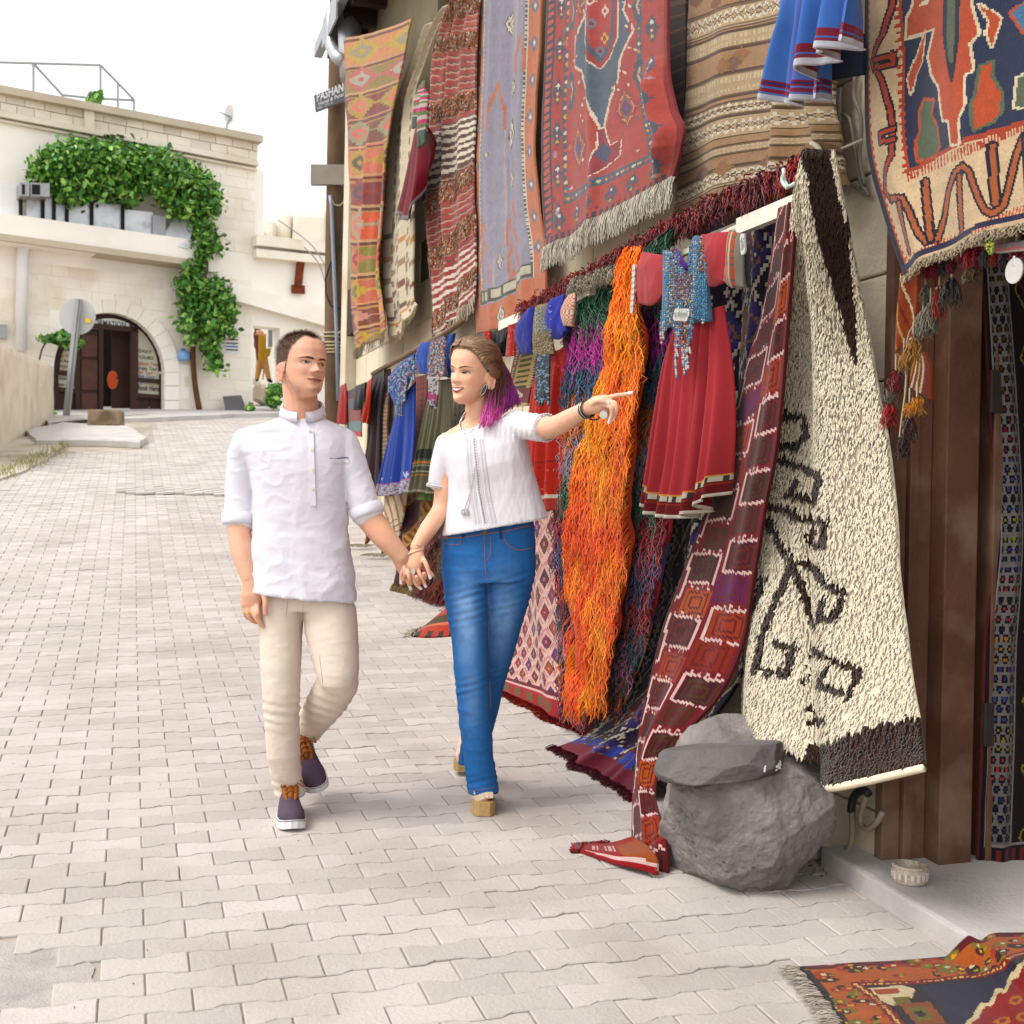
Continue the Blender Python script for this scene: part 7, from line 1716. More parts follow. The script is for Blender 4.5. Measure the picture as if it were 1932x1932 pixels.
# dry grass along the verge
g = np.random.default_rng(96); n = 500; px_ = g.uniform(-20, 130, n); py_ = np.interp(px_, [-20, 0, 60, 100, 130], [905, 900, 878, 862, 846]) + g.normal(0, 8, n) - 6
Q = np.array([gnd(a, b, .02) for a, b in zip(px_, py_)])
V, Fc, C_ = strands(Q, np.tile([0, -1.0, 0], (n, 1)), .11, .006, np.array([lin(h, .7) for h in ('#b0ab78', '#98a060', '#c8bc94', '#d9cfb0')])[g.integers(0, 4, n)], 2, .4, .02, 1, down=(0, 0, 1), seed=97)
tag(mesh('verge_grass', V, Fc, M_leaf, None, True, cols=C_), 'sparse dry grass growing along the sandy verge', 'grass', kind='stuff')
# ================================================================ people
M_skin = mat('skin', None, .52, .07, 45, .12, 260, attr=True, spec=.35, sub=.12)
M_linen = mat('white_linen', lin('#f2eef6', .70), .9, .03, 5, .22, 380, spec=.15, sheen=.1)
M_cotton = mat('white_cotton', lin('#f6f2f6', .74), .9, .03, 5, .2, 420, spec=.15, sheen=.1)
M_chino = mat('beige_chino', lin('#e4d5c6', .80), .9, .06, 8, .2, 420, spec=.12)
M_denim = mat('blue_denim', None, .85, .12, 55, .3, 500, attr=True, spec=.15)
M_hair = mat('hair', None, .45, .12, 60, 0, attr=True, spec=.4)
def fuse(pieces, voxel, smooth=3, sf=.5):
    """join overlapping closed shapes into one continuous surface"""
    V = np.vstack([p[0] for p in pieces]); Fc = []; n = 0
    for p in pieces: Fc += [tuple(int(i) + n for i in f) for f in p[1]]; n += len(p[0])
    me = bpy.data.meshes.new('tmp'); me.from_pydata([tuple(v) for v in V], [], Fc)
    bm = bmesh.new(); bm.from_mesh(me); bmesh.ops.recalc_face_normals(bm, faces=bm.faces); bm.to_mesh(me); bm.free()
    ob = bpy.data.objects.new('tmp', me); COL.objects.link(ob)
    r = ob.modifiers.new('r', 'REMESH'); r.mode = 'VOXEL'; r.voxel_size = voxel
    if smooth: s = ob.modifiers.new('s', 'SMOOTH'); s.iterations = smooth; s.factor = sf
    dg = bpy.context.evaluated_depsgraph_get(); ev = bpy.data.meshes.new_from_object(ob.evaluated_get(dg))
    V = np.empty(len(ev.vertices) * 3, np.float32); ev.vertices.foreach_get('co', V); V = V.reshape(-1, 3).astype(float)
    N = np.empty(len(ev.vertices) * 3, np.float32); ev.vertices.foreach_get('normal', N); N = N.reshape(-1, 3).astype(float)
    L = np.empty(len(ev.loops), np.int32); ev.loops.foreach_get('vertex_index', L)
    T = np.empty(len(ev.polygons), np.int32); ev.polygons.foreach_get('loop_total', T)
    Fq = L.reshape(-1, 4) if (T == 4).all() else [tuple(p.vertices) for p in ev.polygons]
    bpy.data.objects.remove(ob); bpy.data.meshes.remove(me); bpy.data.meshes.remove(ev)
    return V, Fq, N
def limb(P, R, n=18, flat=None):
    """tapered tube with round ends through points P; flat=(axis, factor) squashes it"""
    P = np.asarray(P, float); R = np.asarray(R, float)
    k = max(12, 6 * len(P)); t = np.linspace(0, len(P) - 1, k)
    Q = curve_pts(P, k); r = np.interp(t, np.arange(len(P)), R)
    d0 = (Q[0] - Q[1]) / np.linalg.norm(Q[0] - Q[1]); d1 = (Q[-1] - Q[-2]) / np.linalg.norm(Q[-1] - Q[-2])
    caps0 = [(Q[0] + d0 * r[0] * math.sin(a), r[0] * math.cos(a)) for a in (1.45, 1.1, .7, .35)]
    caps1 = [(Q[-1] + d1 * r[-1] * math.sin(a), r[-1] * math.cos(a)) for a in (.35, .7, 1.1, 1.45)]
    A = [c[0] for c in caps0] + list(Q) + [c[0] for c in caps1]; B = [c[1] for c in caps0] + list(r) + [c[1] for c in caps1]
    V, Fc = tube_geo(A, B, n); V = np.array(V)
    if flat is not None:
        ax, f = flat; ax = np.asarray(ax, float); ax /= np.linalg.norm(ax)
        C_ = np.repeat(np.array(A), n, axis=0); d = V - C_; V = C_ + d - ax * ((d @ ax) * (1 - f))[:, None]
    return V, Fc
def pl_(pts): return np.array([at(x, y, Y) for x, y, Y in pts])
def loft(rings, n=40, exp=2.3, close=True):
    """rings: (left px, right px, depth, half depth front, half depth back)"""
    V = []
    for (l, r, Y, hf, hb) in rings:
        A, B = at(l[0], l[1], Y), at(r[0], r[1], Y); c = (A + B) / 2; ax = (B - A) / 2
        for j in range(n):
            a = 2 * math.pi * j / n; ca, sa = math.cos(a), math.sin(a)
            x = math.copysign(abs(ca) ** (2 / exp), ca); y = math.copysign(abs(sa) ** (2 / exp), sa)
            V.append(c + ax * x + np.array([0, -1, 0]) * y * (hf if y > 0 else hb))
    Fc = []
    k = len(rings)
    for i in range(k - 1):
        for j in range(n): Fc.append((i * n + j, i * n + (j + 1) % n, (i + 1) * n + (j + 1) % n, (i + 1) * n + j))
    Fc.append(tuple(range(n))[::-1]); Fc.append(tuple((k - 1) * n + j for j in range(n)))
    return np.array(V), Fc
def ring2(y, l, r, Y, hf, hb=None): return ((l, y), (r, y), Y, hf, hb if hb else hf)
def wrinkle(V, N, amp, scale, seed, stretch=(1, 1, 2.0), mask=None):
    q = V * np.array(stretch)
    d = 1.5 * np.clip(1 - 2.6 * np.abs(noise3(q, scale * .8, seed, 2)), 0, 1) ** 1.6 - .35 + .45 * noise3(q, scale * .55, seed + 1, 2)
    if mask is not None: d = d * mask
    return V + N * (amp * d)[:, None]
# ------------------------------------------------------------ heads
class Head:
    """head in its own axes: x = the person's right, y = forward, z = up, chin at z = 0"""
    def __init__(s, center_px, Y, yaw, pitch, roll, female=False, sx=1.0, sy=1.0, sz=1.0):
        s.f = female; s.S = np.array([sx, sy, sz])
        Rm = Matrix.Rotation(math.pi + yaw, 3, 'Z') @ Matrix.Rotation(roll, 3, 'Y') @ Matrix.Rotation(pitch, 3, 'X')
        s.R = np.array(Rm); s.c = at(center_px[0], center_px[1], Y); s.o = np.array([0, 0, .118])
    def w(s, P): return (np.asarray(P) * s.S - s.o * s.S) @ s.R.T + s.c
    def l(s, W): return ((np.asarray(W) - s.c) @ s.R + s.o * s.S) / s.S
    def shape(s, nz=150, na=144):
        f = s.f
        zk = [-.004, .004, .018, .035, .055, .08, .11, .135, .165, .195, .216, .229, .235]
        wk = [.012, .026, .040, .050, .058, .065, .0705, .073, .074, .068, .055, .032, .004]
        fk = [.070, .084, .089, .088, .087, .0865, .086, .091, .090, .078, .059, .033, .004]
        bk = [-.030, -.020, -.022, -.040, -.062, -.082, -.096, -.102, -.102, -.092, -.073, -.043, -.004]
        if f: wk = [.008, .020, .034, .046, .056, .0645, .070, .0715, .072, .066, .054, .032, .004]; fk = [.068, .083, .087, .085, .0845, .085, .085, .089, .089, .078, .059, .033, .004]
        z = -.004 + .239 * (1 - np.cos(np.linspace(0, math.pi, nz))) / 2
        sp = lambda y: np.interp(z, zk, y)
        ker = np.array([1, 3, 5, 3, 1.]) / 13
        sm = lambda a: np.convolve(np.pad(a, 2, mode='edge'), ker, 'valid')
        w, fr, bk_ = sm(sm(sp(wk))), sm(sm(sp(fk))), sm(sm(sp(bk)))
        a = np.linspace(0, 2 * math.pi, na + 1)[:-1]
        Z, A = np.meshgrid(z, a, indexing='ij')
        ex = 2 / 2.25
        sx = np.sign(np.sin(A)) * np.abs(np.sin(A)) ** ex; cy = np.sign(np.cos(A)) * np.abs(np.cos(A)) ** ex
        X = w[:, None] * sx; mid = (fr + bk_) / 2; half = (fr - bk_) / 2
        Yv = mid[:, None] + half[:, None] * cy
        front = np.clip(cy, 0, 1)
        G = lambda x0, sx_, z0, sz_: np.exp(-((X - x0) / sx_) ** 2 - ((Z - z0) / sz_) ** 2)
        d = np.zeros_like(X)
        # nose
        t = np.clip((.121 - Z) / (.121 - .083), 0, 1.6); hgt = np.where(Z > .083, .002 + .0235 * t ** 1.15, .0255 * np.exp(-((Z - .083) / .0062) ** 2)); hgt = np.where(Z > .121, .002 * np.exp(-((Z - .121) / .012) ** 2), hgt)
        if f: hgt = hgt * .86
        d += hgt * np.exp(-(X / (.0078 + .0045 * np.clip(t, 0, 1))) ** 2)
        for e in (-1, 1):
            d += .0075 * G(e * .0125, .0062, .0805, .0062)
            d -= .0105 * G(e * .031, .0165, .1125, .0095)
            d += (.0048 if not f else .0022) * G(e * .030, .022, .130, .0075)
            d += .0030 * G(e * .031, .013, .1125, .0062)          # eyeball under the lids
            d += .0035 * G(e * .047, .018, .088, .016)            # cheek
            d -= .0020 * G(e * .028, .008, .066, .012)            # fold beside the mouth
        mw = .021 if not f else .024
        d += .0052 * np.exp(-(X / mw) ** 4) * np.exp(-((Z - .0570) / .0042) ** 2) + .0060 * np.exp(-(X / (mw * .85)) ** 4) * np.exp(-((Z - .0462) / .0048) ** 2)
        d -= .0042 * np.exp(-(X / (mw * 1.15)) ** 4) * np.exp(-((Z - .0518) / .0017) ** 2)
        d -= .003 * G(0, .02, .0365, .0055); d += .0060 * G(0, .020, .017, .013)
        Yv = Yv + d * np.clip(front * 1.6, 0, 1)
        V = np.stack([X, Yv, Z], -1).reshape(-1, 3)
        Fc = []
        for i in range(nz - 1):
            for j in range(na): Fc.append((i * na + j, i * na + (j + 1) % na, (i + 1) * na + (j + 1) % na, (i + 1) * na + j))
        Fc.append(tuple(range(na))); Fc.append(tuple((nz - 1) * na + j for j in range(na))[::-1])
        return V, Fc
    def ear(s, side):
        th = np.linspace(0, 2 * math.pi, 15); V, Fc = [], []
        c = np.array([side * .0700, -.014, .086]); tilt = rad(-14)
        pts = []
        for a in th: 
            y, z = .0165 * math.cos(a) * (1 if math.sin(a) > 0 else .75), .031 * math.sin(a)
            y, z = y * math.cos(tilt) - z * math.sin(tilt), y * math.sin(tilt) + z * math.cos(tilt)
            pts.append(c + np.array([side * (.005 + .005 * (-math.cos(a))), y, z]))
        rim = limb(pts[:-1] + [pts[0]], [.0045] * 15, 8)
        pad = limb([c + np.array([side * .003, .004, -.024]), c + np.array([side * .004, .002, 0]), c + np.array([side * .004, -.002, .022])], [.010, .0125, .011], 12, ((1, 0, 0), .45))
        return [(s.w(rim[0]), rim[1]), (s.w(pad[0]), pad[1])]
    def pieces(s):
        V, Fc = s.shape(); return [(s.w(V), Fc)] + s.ear(1) + s.ear(-1)
def patch(name, hd, bv, x0, z0, hw, hh, fn, parent, m, nx=40, nz=26, lift=.0007, cull=True):
    """a small coloured piece that follows the face; fn(u, v) -> colours (N,3) and mask"""
    u, v = np.meshgrid(np.linspace(-1, 1, nx), np.linspace(-1, 1, nz))
    L = np.stack([x0 + u * hw, np.full(u.shape, .2), z0 + v * hh], -1).reshape(-1, 3)
    W0, W1 = hd.w(L), hd.w(L - np.array([0, .2, 0]))
    P, ok = np.zeros_like(W0), np.zeros(len(W0), bool)
    for i in range(len(W0)):
        d = Vector(W1[i] - W0[i]).normalized(); h = bv.ray_cast(Vector(W0[i]), d)
        if h[0] is not None: P[i] = np.array(h[0]) - np.array(d) * lift; ok[i] = True
    c, msk = fn(u.ravel(), v.ravel()); msk = msk & ok
    idx = (np.arange(nz - 1)[:, None] * nx + np.arange(nx - 1)[None]).ravel()
    Fc = np.stack([idx, idx + 1, idx + nx + 1, idx + nx], 1)
    Fc = Fc[msk[Fc].all(1)]
    used = np.unique(Fc); re = -np.ones(len(P), int); re[used] = np.arange(len(used))
    return mesh(name, P[used], re[Fc], m, parent, True, vcols=c[used])
M_eye = mat('eye', None, .15, 0, attr=True, spec=.6)
def eye_fn(iris, gaze=0.0, lid=.5, lash='#2a1a14', shadow=None, openv=.62):
    def fn(u, v):
        top, bot = openv * (1 - u ** 2) ** .75, -.42 * (1 - u ** 2)
        c = np.tile(lin('#e6dcd6', .75), (len(u), 1))
        r = np.hypot((u - gaze) * 1.0, (v - .05) * .75)
        c[r < .42] = lin(iris, .8); c[(r < .42) & (r > .34)] = lin(iris, .35); c[r < .18] = (.01, .01, .01)
        c[np.hypot(u - gaze + .12, v - .25) < .09] = (.9, .9, .9)  # catchlight painted into the eye colour
        c[v > top - .24] = lin(lash, .8); c[(v < bot + .12)] = lin('#a06a5c', .6)
        return c, (v < top + .08) & (v > bot - .02) & (np.abs(u) < .98)
    return fn
def brow_fn(col, side, arch=.35):
    def fn(u, v):
        t = u * side                                     # -1 inner .. 1 outer
        mid = arch * (1 - (t - .25) ** 2) - .25 - .25 * np.clip(t - .3, 0, 1)
        th = .55 * (1 - np.clip(t, 0, 1) * .75) * np.clip((t + 1.02) * 5, 0, 1)
        n = noise3(np.stack([u * 14, v * 5, u * 0], 1), 1, 3, 2)
        return np.tile(lin(col, .8), (len(u), 1)) * (1 + .2 * n)[:, None], np.abs(v - mid) < th * .55
    return fn
def finger(P, r0, r1=None, n=12):
    r1 = r1 or r0 * .78; P = np.asarray(P, float)
    return limb(P, np.linspace(r0, r1, len(P)), n)
def nail(mb, tip, d, up, w=.0055, l=.008):
    d = np.asarray(d, float) / np.linalg.norm(d); up = np.asarray(up, float); up -= d * (up @ d); up /= np.linalg.norm(up); s = np.cross(d, up)
    V = [tip + up * .0062 + s * w * a + d * l * b for b in (-1, 0, 1.0) for a in (-.9, 0, .9)]; V = [v + up * (.0016 if i % 3 == 1 else 0) for i, v in enumerate(V)]
    mb.add(V, [(0, 1, 4, 3), (1, 2, 5, 4), (3, 4, 7, 6), (4, 5, 8, 7)])
def skin_cols(V, base, seed, head=None, paint=None):
    n = noise3(V, 22, seed, 3); c = np.tile(base, (len(V), 1)) * (1 + .09 * n)[:, None]
    m = noise3(V, 9, seed + 1, 2); c[:, 0] *= 1 + .05 * m; c[:, 1] *= 1 - .03 * m; c[:, 2] *= 1 - .08 * m
    if head is not None: c = paint(c, head.l(V))
    return c
def drape(bv, pts, lift=.003):
    out = []
    for p in pts:
        q = on_mesh(bv, p[0], p[1], lift)
        if q is not None: out.append(q)
    return np.array(out)
def bv_of(V, Fc): return BVHTree.FromPolygons([tuple(v) for v in V], [tuple(int(i) for i in f) for f in Fc])

# ------------------------------------------------------------ the man
man = empty('person', gnd(555, 1560), 'man in white collarless shirt and beige trousers walking hand in hand', 'person')
HM = Head((570, 690), 4.44, rad(40), rad(5), rad(-3), False, 1.07, 1.08, 1.0)
YB = 4.50
sk = HM.pieces()
sk.append(limb(pl_([(560, 700, 4.50), (566, 745, 4.50), (569, 785, 4.50), (568, 815, 4.51)]), [.058, .062, .066, .085]))
sk.append(loft([ring2(800, 530, 610, YB, .05, .06), ring2(815, 482, 644, YB, .07, .08), ring2(850, 478, 640, YB, .08, .09), ring2(960, 490, 645, YB, .09, .09), ring2(1080, 482, 660, YB, .09, .1), ring2(1130, 490, 655, YB, .09, .1)]))
# right arm (image left) and hand
sk.append(limb(pl_([(462, 838, 4.50), (454, 905, 4.51), (451, 970, 4.50), (451, 1000, 4.48), (458, 1045, 4.45), (470, 1090, 4.42)]), [.040, .042, .044, .0435, .040, .030]))
kh = lambda x, y, Y=4.41: (*KMH(x, y), Y)
sk.append(limb(pl_([kh(400, 640), kh(420, 800), kh(430, 950), kh(425, 1080)]), [.030, .035, .041, .036], 18, ((0, 1, 0), .62)))
sk.append(limb(pl_([kh(330, 900), kh(300, 1150)]), [.02, .018])); sk.append(limb(pl_([kh(520, 880), kh(540, 1090)]), [.022, .018]))
for P, r in (([kh(300, 1130), kh(280, 1290, 4.405), kh(320, 1420, 4.42), kh(420, 1480, 4.45)], .0095), ([kh(360, 1130), kh(355, 1330, 4.40), kh(420, 1480, 4.41), kh(520, 1540, 4.43)], .0108),
             ([kh(450, 1120), kh(490, 1350, 4.39), kh(580, 1510, 4.39), kh(680, 1620, 4.40)], .0112), ([kh(545, 1100), kh(555, 1340, 4.38), kh(600, 1430, 4.40), kh(690, 1510, 4.43)], .0108),
             ([kh(590, 830), kh(690, 920, 4.385), kh(735, 1080, 4.375), kh(735, 1240, 4.375), kh(742, 1350, 4.38)], .0125)):
    sk.append(finger(pl_(P), r))
# left arm (image right) and hand
sk.append(limb(pl_([(650, 838, 4.50), (668, 890, 4.50), (684, 945, 4.49), (697, 976, 4.48), (728, 1017, 4.46), (758, 1049, 4.455)]), [.040, .043, .048, .050, .043, .031]))
hh = lambda x, y, Y: (*KHH(x, y), Y)
sk.append(limb(pl_([hh(200, 780, 4.455), hh(330, 980, 4.47), hh(480, 1200, 4.485)]), [.030, .036, .036], 18, ((.3, 1, 0), .6)))
for P, r in (([hh(300, 1100, 4.47), hh(310, 1380, 4.455), hh(340, 1290, 4.425), hh(332, 1160, 4.418), hh(328, 1050, 4.425)], .0090),
             ([hh(430, 1200, 4.475), hh(500, 1480, 4.455), hh(480, 1390, 4.415), hh(445, 1260, 4.408), hh(428, 1140, 4.415)], .0096),
             ([hh(560, 1250, 4.475), hh(720, 1470, 4.45), hh(705, 1400, 4.415), hh(660, 1310, 4.405)], .0100),
             ([hh(640, 1150, 4.475), hh(850, 1330, 4.455), hh(880, 1280, 4.42), hh(858, 1225, 4.41)], .0100),
             ([hh(420, 950, 4.48), hh(760, 1020, 4.49), hh(960, 1150, 4.485), hh(1080, 1270, 4.475)], .0115)):
    sk.append(finger(pl_(P), r))
# lower body inside the trousers, feet inside the shoes
sk.append(limb(pl_([(575, 1080, 4.5), (530, 1150, 4.5), (528, 1290, 4.46), (536, 1420, 4.48), (546, 1515, 4.5)]), [.07, .035, .03, .028, .03]))
sk.append(limb(pl_([(575, 1080, 4.5), (625, 1170, 4.5), (638, 1275, 4.44), (606, 1335, 4.6), (584, 1378, 4.72)]), [.07, .035, .03, .028, .03]))
V, Fq, N = fuse(sk, .0036, 2, .5)
SKM = lin('#e2b096', .80)
def man_paint(c, L):
    x, y, z = L[:, 0], L[:, 1], L[:, 2]; r = np.hypot(x / .073, (y + .006) / .095)
    onhead = (z > -.01) & (z < .26) & (r < 1.9)
    ang = np.degrees(np.arctan2(np.abs(x), y))                       # 0 front, 180 back
    hl = np.interp(ang, [0, 12, 24, 34, 44, 56, 66, 76, 84, 92, 104, 125, 150, 180], [.206, .209, .212, .204, .188, .172, .150, .112, .082, .074, .100, .078, .062, .056])
    n = noise3(L, 260, 5, 2)
    k = np.clip((z - hl) / .008 + .5 + .35 * n, 0, 1) * onhead
    k = k * (1 - .22 * np.clip((.11 - z) / .05, 0, 1))
    earm = (np.abs(x) > .0705) & (np.abs(z - .086) < .036) & (np.abs(y + .012) < .034)
    k = np.where(earm, 0, k)
    hair = lin('#6a4c40', .7) * (1 + .22 * n)[:, None]
    c = c * (1 - .88 * k[:, None]) + hair * (.88 * k[:, None])
    # beard line: jaw and chin
    jaw = np.interp(ang, [0, 20, 35, 50, 65, 78, 88], [.020, .018, .014, .016, .026, .050, .085])
    b = np.exp(-((z - jaw) / .017) ** 2) * np.clip((ang - 25) / 15, 0, 1) * np.clip((92 - ang) / 8, 0, 1) * .34
    b = b + .6 * np.exp(-((z - .016) / .012) ** 2 - (x / .020) ** 2) * (y > .04) + .25 * np.exp(-((z - .066) / .004) ** 2 - (x / .022) ** 2) * (y > .05)
    b = np.clip(b * (1 + .5 * n), 0, .7) * onhead
    c = c * (1 - b[:, None]) + lin('#5a3d30', .6) * b[:, None]
    red = .32 * np.exp(-((np.abs(x) - .042) / .02) ** 2 - ((z - .082) / .02) ** 2) * (y > .02) + .35 * np.exp(-(x / .012) ** 2 - ((z - .083) / .01) ** 2) * (y > .07) + np.where(earm, .35, 0)
    c = c * (1 - red[:, None] * np.array([.0, .20, .22]))
    cn = np.exp(-((y + .011) / .009) ** 2 - ((z - .089) / .014) ** 2) * (np.abs(x) > .071) * .45  # ear hollow: its shade is painted into the skin colour
    c = c * (1 - (cn * onhead)[:, None] * np.array([.7, 1, 1]))
    return c
C_ = skin_cols(V, SKM, 3, HM, man_paint)
body = mesh('body', V, Fq, M_skin, man, True, vcols=C_)
bvm = bv_of(V, Fq)
IR = '#4a4034'
patch('eye', HM, bvm, .0315, .1135, .0165, .0090, eye_fn(IR, -.25), man, M_eye)
patch('eye', HM, bvm, -.0315, .1135, .0165, .0090, eye_fn(IR, -.25), man, M_eye)
for e in (1, -1): patch('eyebrow', HM, bvm, e * .032, .1300, .0245, .0130, brow_fn('#432a20', e, .25), man, M_hair, nx=36, nz=20, lift=.0012)
def lips_m(u, v):
    c = np.tile(lin('#c07a6a', .64), (len(u), 1)); line = np.abs(v - .08 * u * 0 - .22 * np.abs(u) ** 2.0 + .02) < .14
    c[line] = lin('#5a2c26', .7)
    top, bot = .55 * (1 - np.abs(u) ** 1.6) + .22 * u ** 2, -.85 * (1 - np.abs(u) ** 1.8) + .22 * u ** 2
    return c, (v < top + .08) & (v > bot - .05)
patch('lips', HM, bvm, 0, .0517, .0295, .0115, lips_m, man, M_skin, nx=44, nz=24, lift=.0006)
mb = MB()
for e in (-1, 1):
    q = drape(bvm, [proj(HM.w([e * .0075, .115, .0765]))], .0004)
    if len(q): mb.add(q[0] + OCT[0] * .0028 * np.array([1.3, 1, .7]), OCT[1])
if mb.n: mb.build('nostril', mat('nostril', (.06, .02, .015), .8, 0), man)
# short hair as fine stubble standing off the scalp
Lh = HM.l(V); ang = np.degrees(np.arctan2(np.abs(Lh[:, 0]), Lh[:, 1]))
hl = np.interp(ang, [0, 12, 24, 34, 44, 56, 66, 76, 84, 92, 104, 125, 150, 180], [.206, .209, .212, .204, .188, .172, .150, .112, .082, .074, .100, .078, .062, .056])
sel = np.where((Lh[:, 2] > hl + .004) & (Lh[:, 2] < .26) & (np.hypot(Lh[:, 0] / .073, (Lh[:, 1] + .006) / .095) < 1.5) & ~((np.abs(Lh[:, 0]) > .0705) & (np.abs(Lh[:, 2] - .086) < .036) & (np.abs(Lh[:, 1] + .012) < .034)))[0]
g = np.random.default_rng(3); sel = g.choice(sel, min(9000, len(sel) * 3))
Vh, Fh, Ch = strands(V[sel] + g.normal(0, .001, (len(sel), 3)), N[sel] + g.normal(0, .25, (len(sel), 3)), .0065 * np.clip((Lh[sel, 2] - .07) / .1, .35, 1), .0007, np.tile(lin('#7a5a4c', .8), (len(sel), 1)) * g.uniform(.7, 1.3, (len(sel), 1)), 1, 1.6, 0, 1, down=(0, .0, .01), seed=4, droop=.5)
tag(mesh('hair', Vh, Fh, M_hair, man, False, cols=Ch), kind='stuff')
# shirt
sp = [loft([ring2(786, 536, 606, 4.50, .055, .07), ring2(797, 505, 630, 4.50, .075, .085), ring2(808, 468, 652, 4.50, .085, .095), ring2(824, 450, 664, 4.50, .10, .10), ring2(850, 456, 662, 4.50, .115, .10), ring2(890, 474, 657, 4.50, .125, .105),
            ring2(940, 480, 655, 4.50, .125, .11), ring2(1000, 479, 656, 4.50, .125, .115), ring2(1050, 474, 664, 4.50, .132, .125), ring2(1092, 466, 671, 4.50, .14, .135),
            ((458, 1114), (672, 1134), 4.50, .146, .14)], 56, 2.5)]
sp.append(limb(pl_([(466, 838, 4.50), (456, 885, 4.51), (452, 940, 4.51), (451, 984, 4.495)]), [.058, .056, .055, .0545], 24))
sp.append(limb(pl_([(648, 838, 4.50), (666, 885, 4.50), (681, 932, 4.49), (692, 966, 4.48)]), [.058, .057, .057, .0545], 24))
V, Fq, N = fuse(sp, .0050, 5, .5)
wm = .5 + .9 * np.clip(noise3(V, 3, 5, 2) + .4, 0, 1)
V = wrinkle(V, N, .0030, 6.0, 7, (1, 1, 1.5), wm); V = wrinkle(V, N, .0016, 14, 8, (1.1, 1, 1.9), wm * (.6 + .8 * (np.abs(V[:, 0] + .62) > .16))); V = wrinkle(V, N, .0006, 34, 9, (1.2, 1, 1.5), wm)
# diagonal pulls across the belly and rings on the sleeves
dg_ = np.sin((V[:, 0] * 1.2 + V[:, 2] * 2.4) * 26 + 3 * noise3(V, 4, 2)) * np.clip((1.12 - V[:, 2]) / .25, 0, 1); V = V + N * (.0022 * dg_)[:, None]
shirt = mesh('shirt', V, Fq, M_linen, man, True); bvs = bv_of(V, Fq)
def cuff(P, r, name, parent, m, th=.006, n=28, w=.03, seed=0):
    """rolled sleeve end"""
    P = np.asarray(P, float); d = P[1] - P[0]; d /= np.linalg.norm(d)
    ref = np.array([0, 1.0, 0]); x = np.cross(d, ref); x /= np.linalg.norm(x); y = np.cross(d, x); Vv, Fc = [], []
    prof = [(-w, 0), (-w * .9, th), (0, th * 1.3), (w * .35, th), (w * .45, 0), (w * .4, -th * 1.2), (-w * .5, -th * 1.5)]
    g = np.random.default_rng(seed)
    for i, (s, o) in enumerate(prof):
        for j in range(n):
            a = 2 * math.pi * j / n; rr = r + o + .0022 * math.sin(3 * a + seed + s * 60) + .0015 * math.sin(7 * a + i); Vv.append(P[1] + d * s + rr * (math.cos(a) * x + math.sin(a) * y))
    for i in range(len(prof)):
        for j in range(n): Fc.append((i * n + j, i * n + (j + 1) % n, ((i + 1) % len(prof)) * n + (j + 1) % n, ((i + 1) % len(prof)) * n + j))
    return mesh(name, Vv, Fc, m, parent, True)
for P, r, sd in ((pl_([(452, 940, 4.51), (451, 984, 4.495)]), .0545, 1), (pl_([(678, 925, 4.49), (693, 968, 4.48)]), .055, 2)):
    c_ = cuff(P, r, 'cuff', None, M_linen, seed=sd); kids(c_, shirt)
# collar, placket, buttons, pocket
def ribbon(path, w, th, name, m, parent, side=None):
    P = np.asarray(path, float); T = np.gradient(P, axis=0); T /= np.linalg.norm(T, axis=1)[:, None]
    V, Fc = [], []
    for i in range(len(P)):
        nrm = side[i] if side is not None else np.array([0, -1.0, 0]); s = np.cross(T[i], nrm); s /= np.linalg.norm(s) + 1e-9
        for a, b in ((-1, 0), (-1, 1), (1, 1), (1, 0)): V.append(P[i] + s * a * w / 2 + nrm * b * th)
    for i in range(len(P) - 1):
        for j in range(4): Fc.append((i * 4 + j, i * 4 + (j + 1) % 4, (i + 1) * 4 + (j + 1) % 4, (i + 1) * 4 + j))
    Fc.append((0, 1, 2, 3)); k = (len(P) - 1) * 4; Fc.append((k + 3, k + 2, k + 1, k))
    return mesh(name, V, Fc, m, parent, False)
cc = at(569, 772, 4.495); V, Fc = [], []
NA = 44; a0, a1 = rad(14), rad(352)
for k in range(NA + 1):
    a = a0 + (a1 - a0) * k / NA                                   # 0 = front (towards the camera)
    fx, fy = math.sin(a), -math.cos(a); fr_ = (math.cos(a) + 1) / 2
    base = cc + np.array([.083 * fx + .010 * fr_, .072 * fy - .010 * fr_, .012 - .066 * fr_]); top = cc + np.array([.0735 * fx + .008 * fr_, .064 * fy - .012 * fr_, .046 - .063 * fr_])
    o_ = np.array([fx, fy, .1]) * .004
    V += [base - o_, base + o_, top + o_ * .8, top - o_ * .8]
for k in range(NA):
    for j in range(4): Fc.append((k * 4 + j, k * 4 + (j + 1) % 4, (k + 1) * 4 + (j + 1) % 4, (k + 1) * 4 + j))
Fc.append((0, 1, 2, 3)); Fc.append((NA * 4 + 3, NA * 4 + 2, NA * 4 + 1, NA * 4))
kids(mesh('collar', V, Fc, M_linen, None, True), shirt)
vneck = drape(bvs, [KM1(x, y) for x, y in ((612, 706), (624, 730), (640, 700))], .004)
pk = drape(bvs, [KM1(636 + (652 - 636) * t, 735 + (1200 - 735) * t) for t in np.linspace(0, 1, 24)], .001)
if len(pk) > 4: kids(ribbon(pk, .020, .0035, 'placket', M_linen, None), shirt)
M_btn = mat('shell_button', lin('#d9d4c6', .75), .3, .1, 40)
for x, y in ((632, 745), (648, 860), (653, 980), (650, 1095)):
    q = on_mesh(bvs, *KM1(x, y), .0055)
    if q is not None:
        V, Fc = tube_geo([q + np.array([0, .001, 0]), q - np.array([0, .0025, 0])], .0058, 10); kids(mesh('button', V, Fc, M_btn, None), shirt)
pk = drape(bvs, [KM1(755 + 115 * t, 905 + 4 * math.sin(6 * t)) for t in np.linspace(0, 1, 14)], .0015)
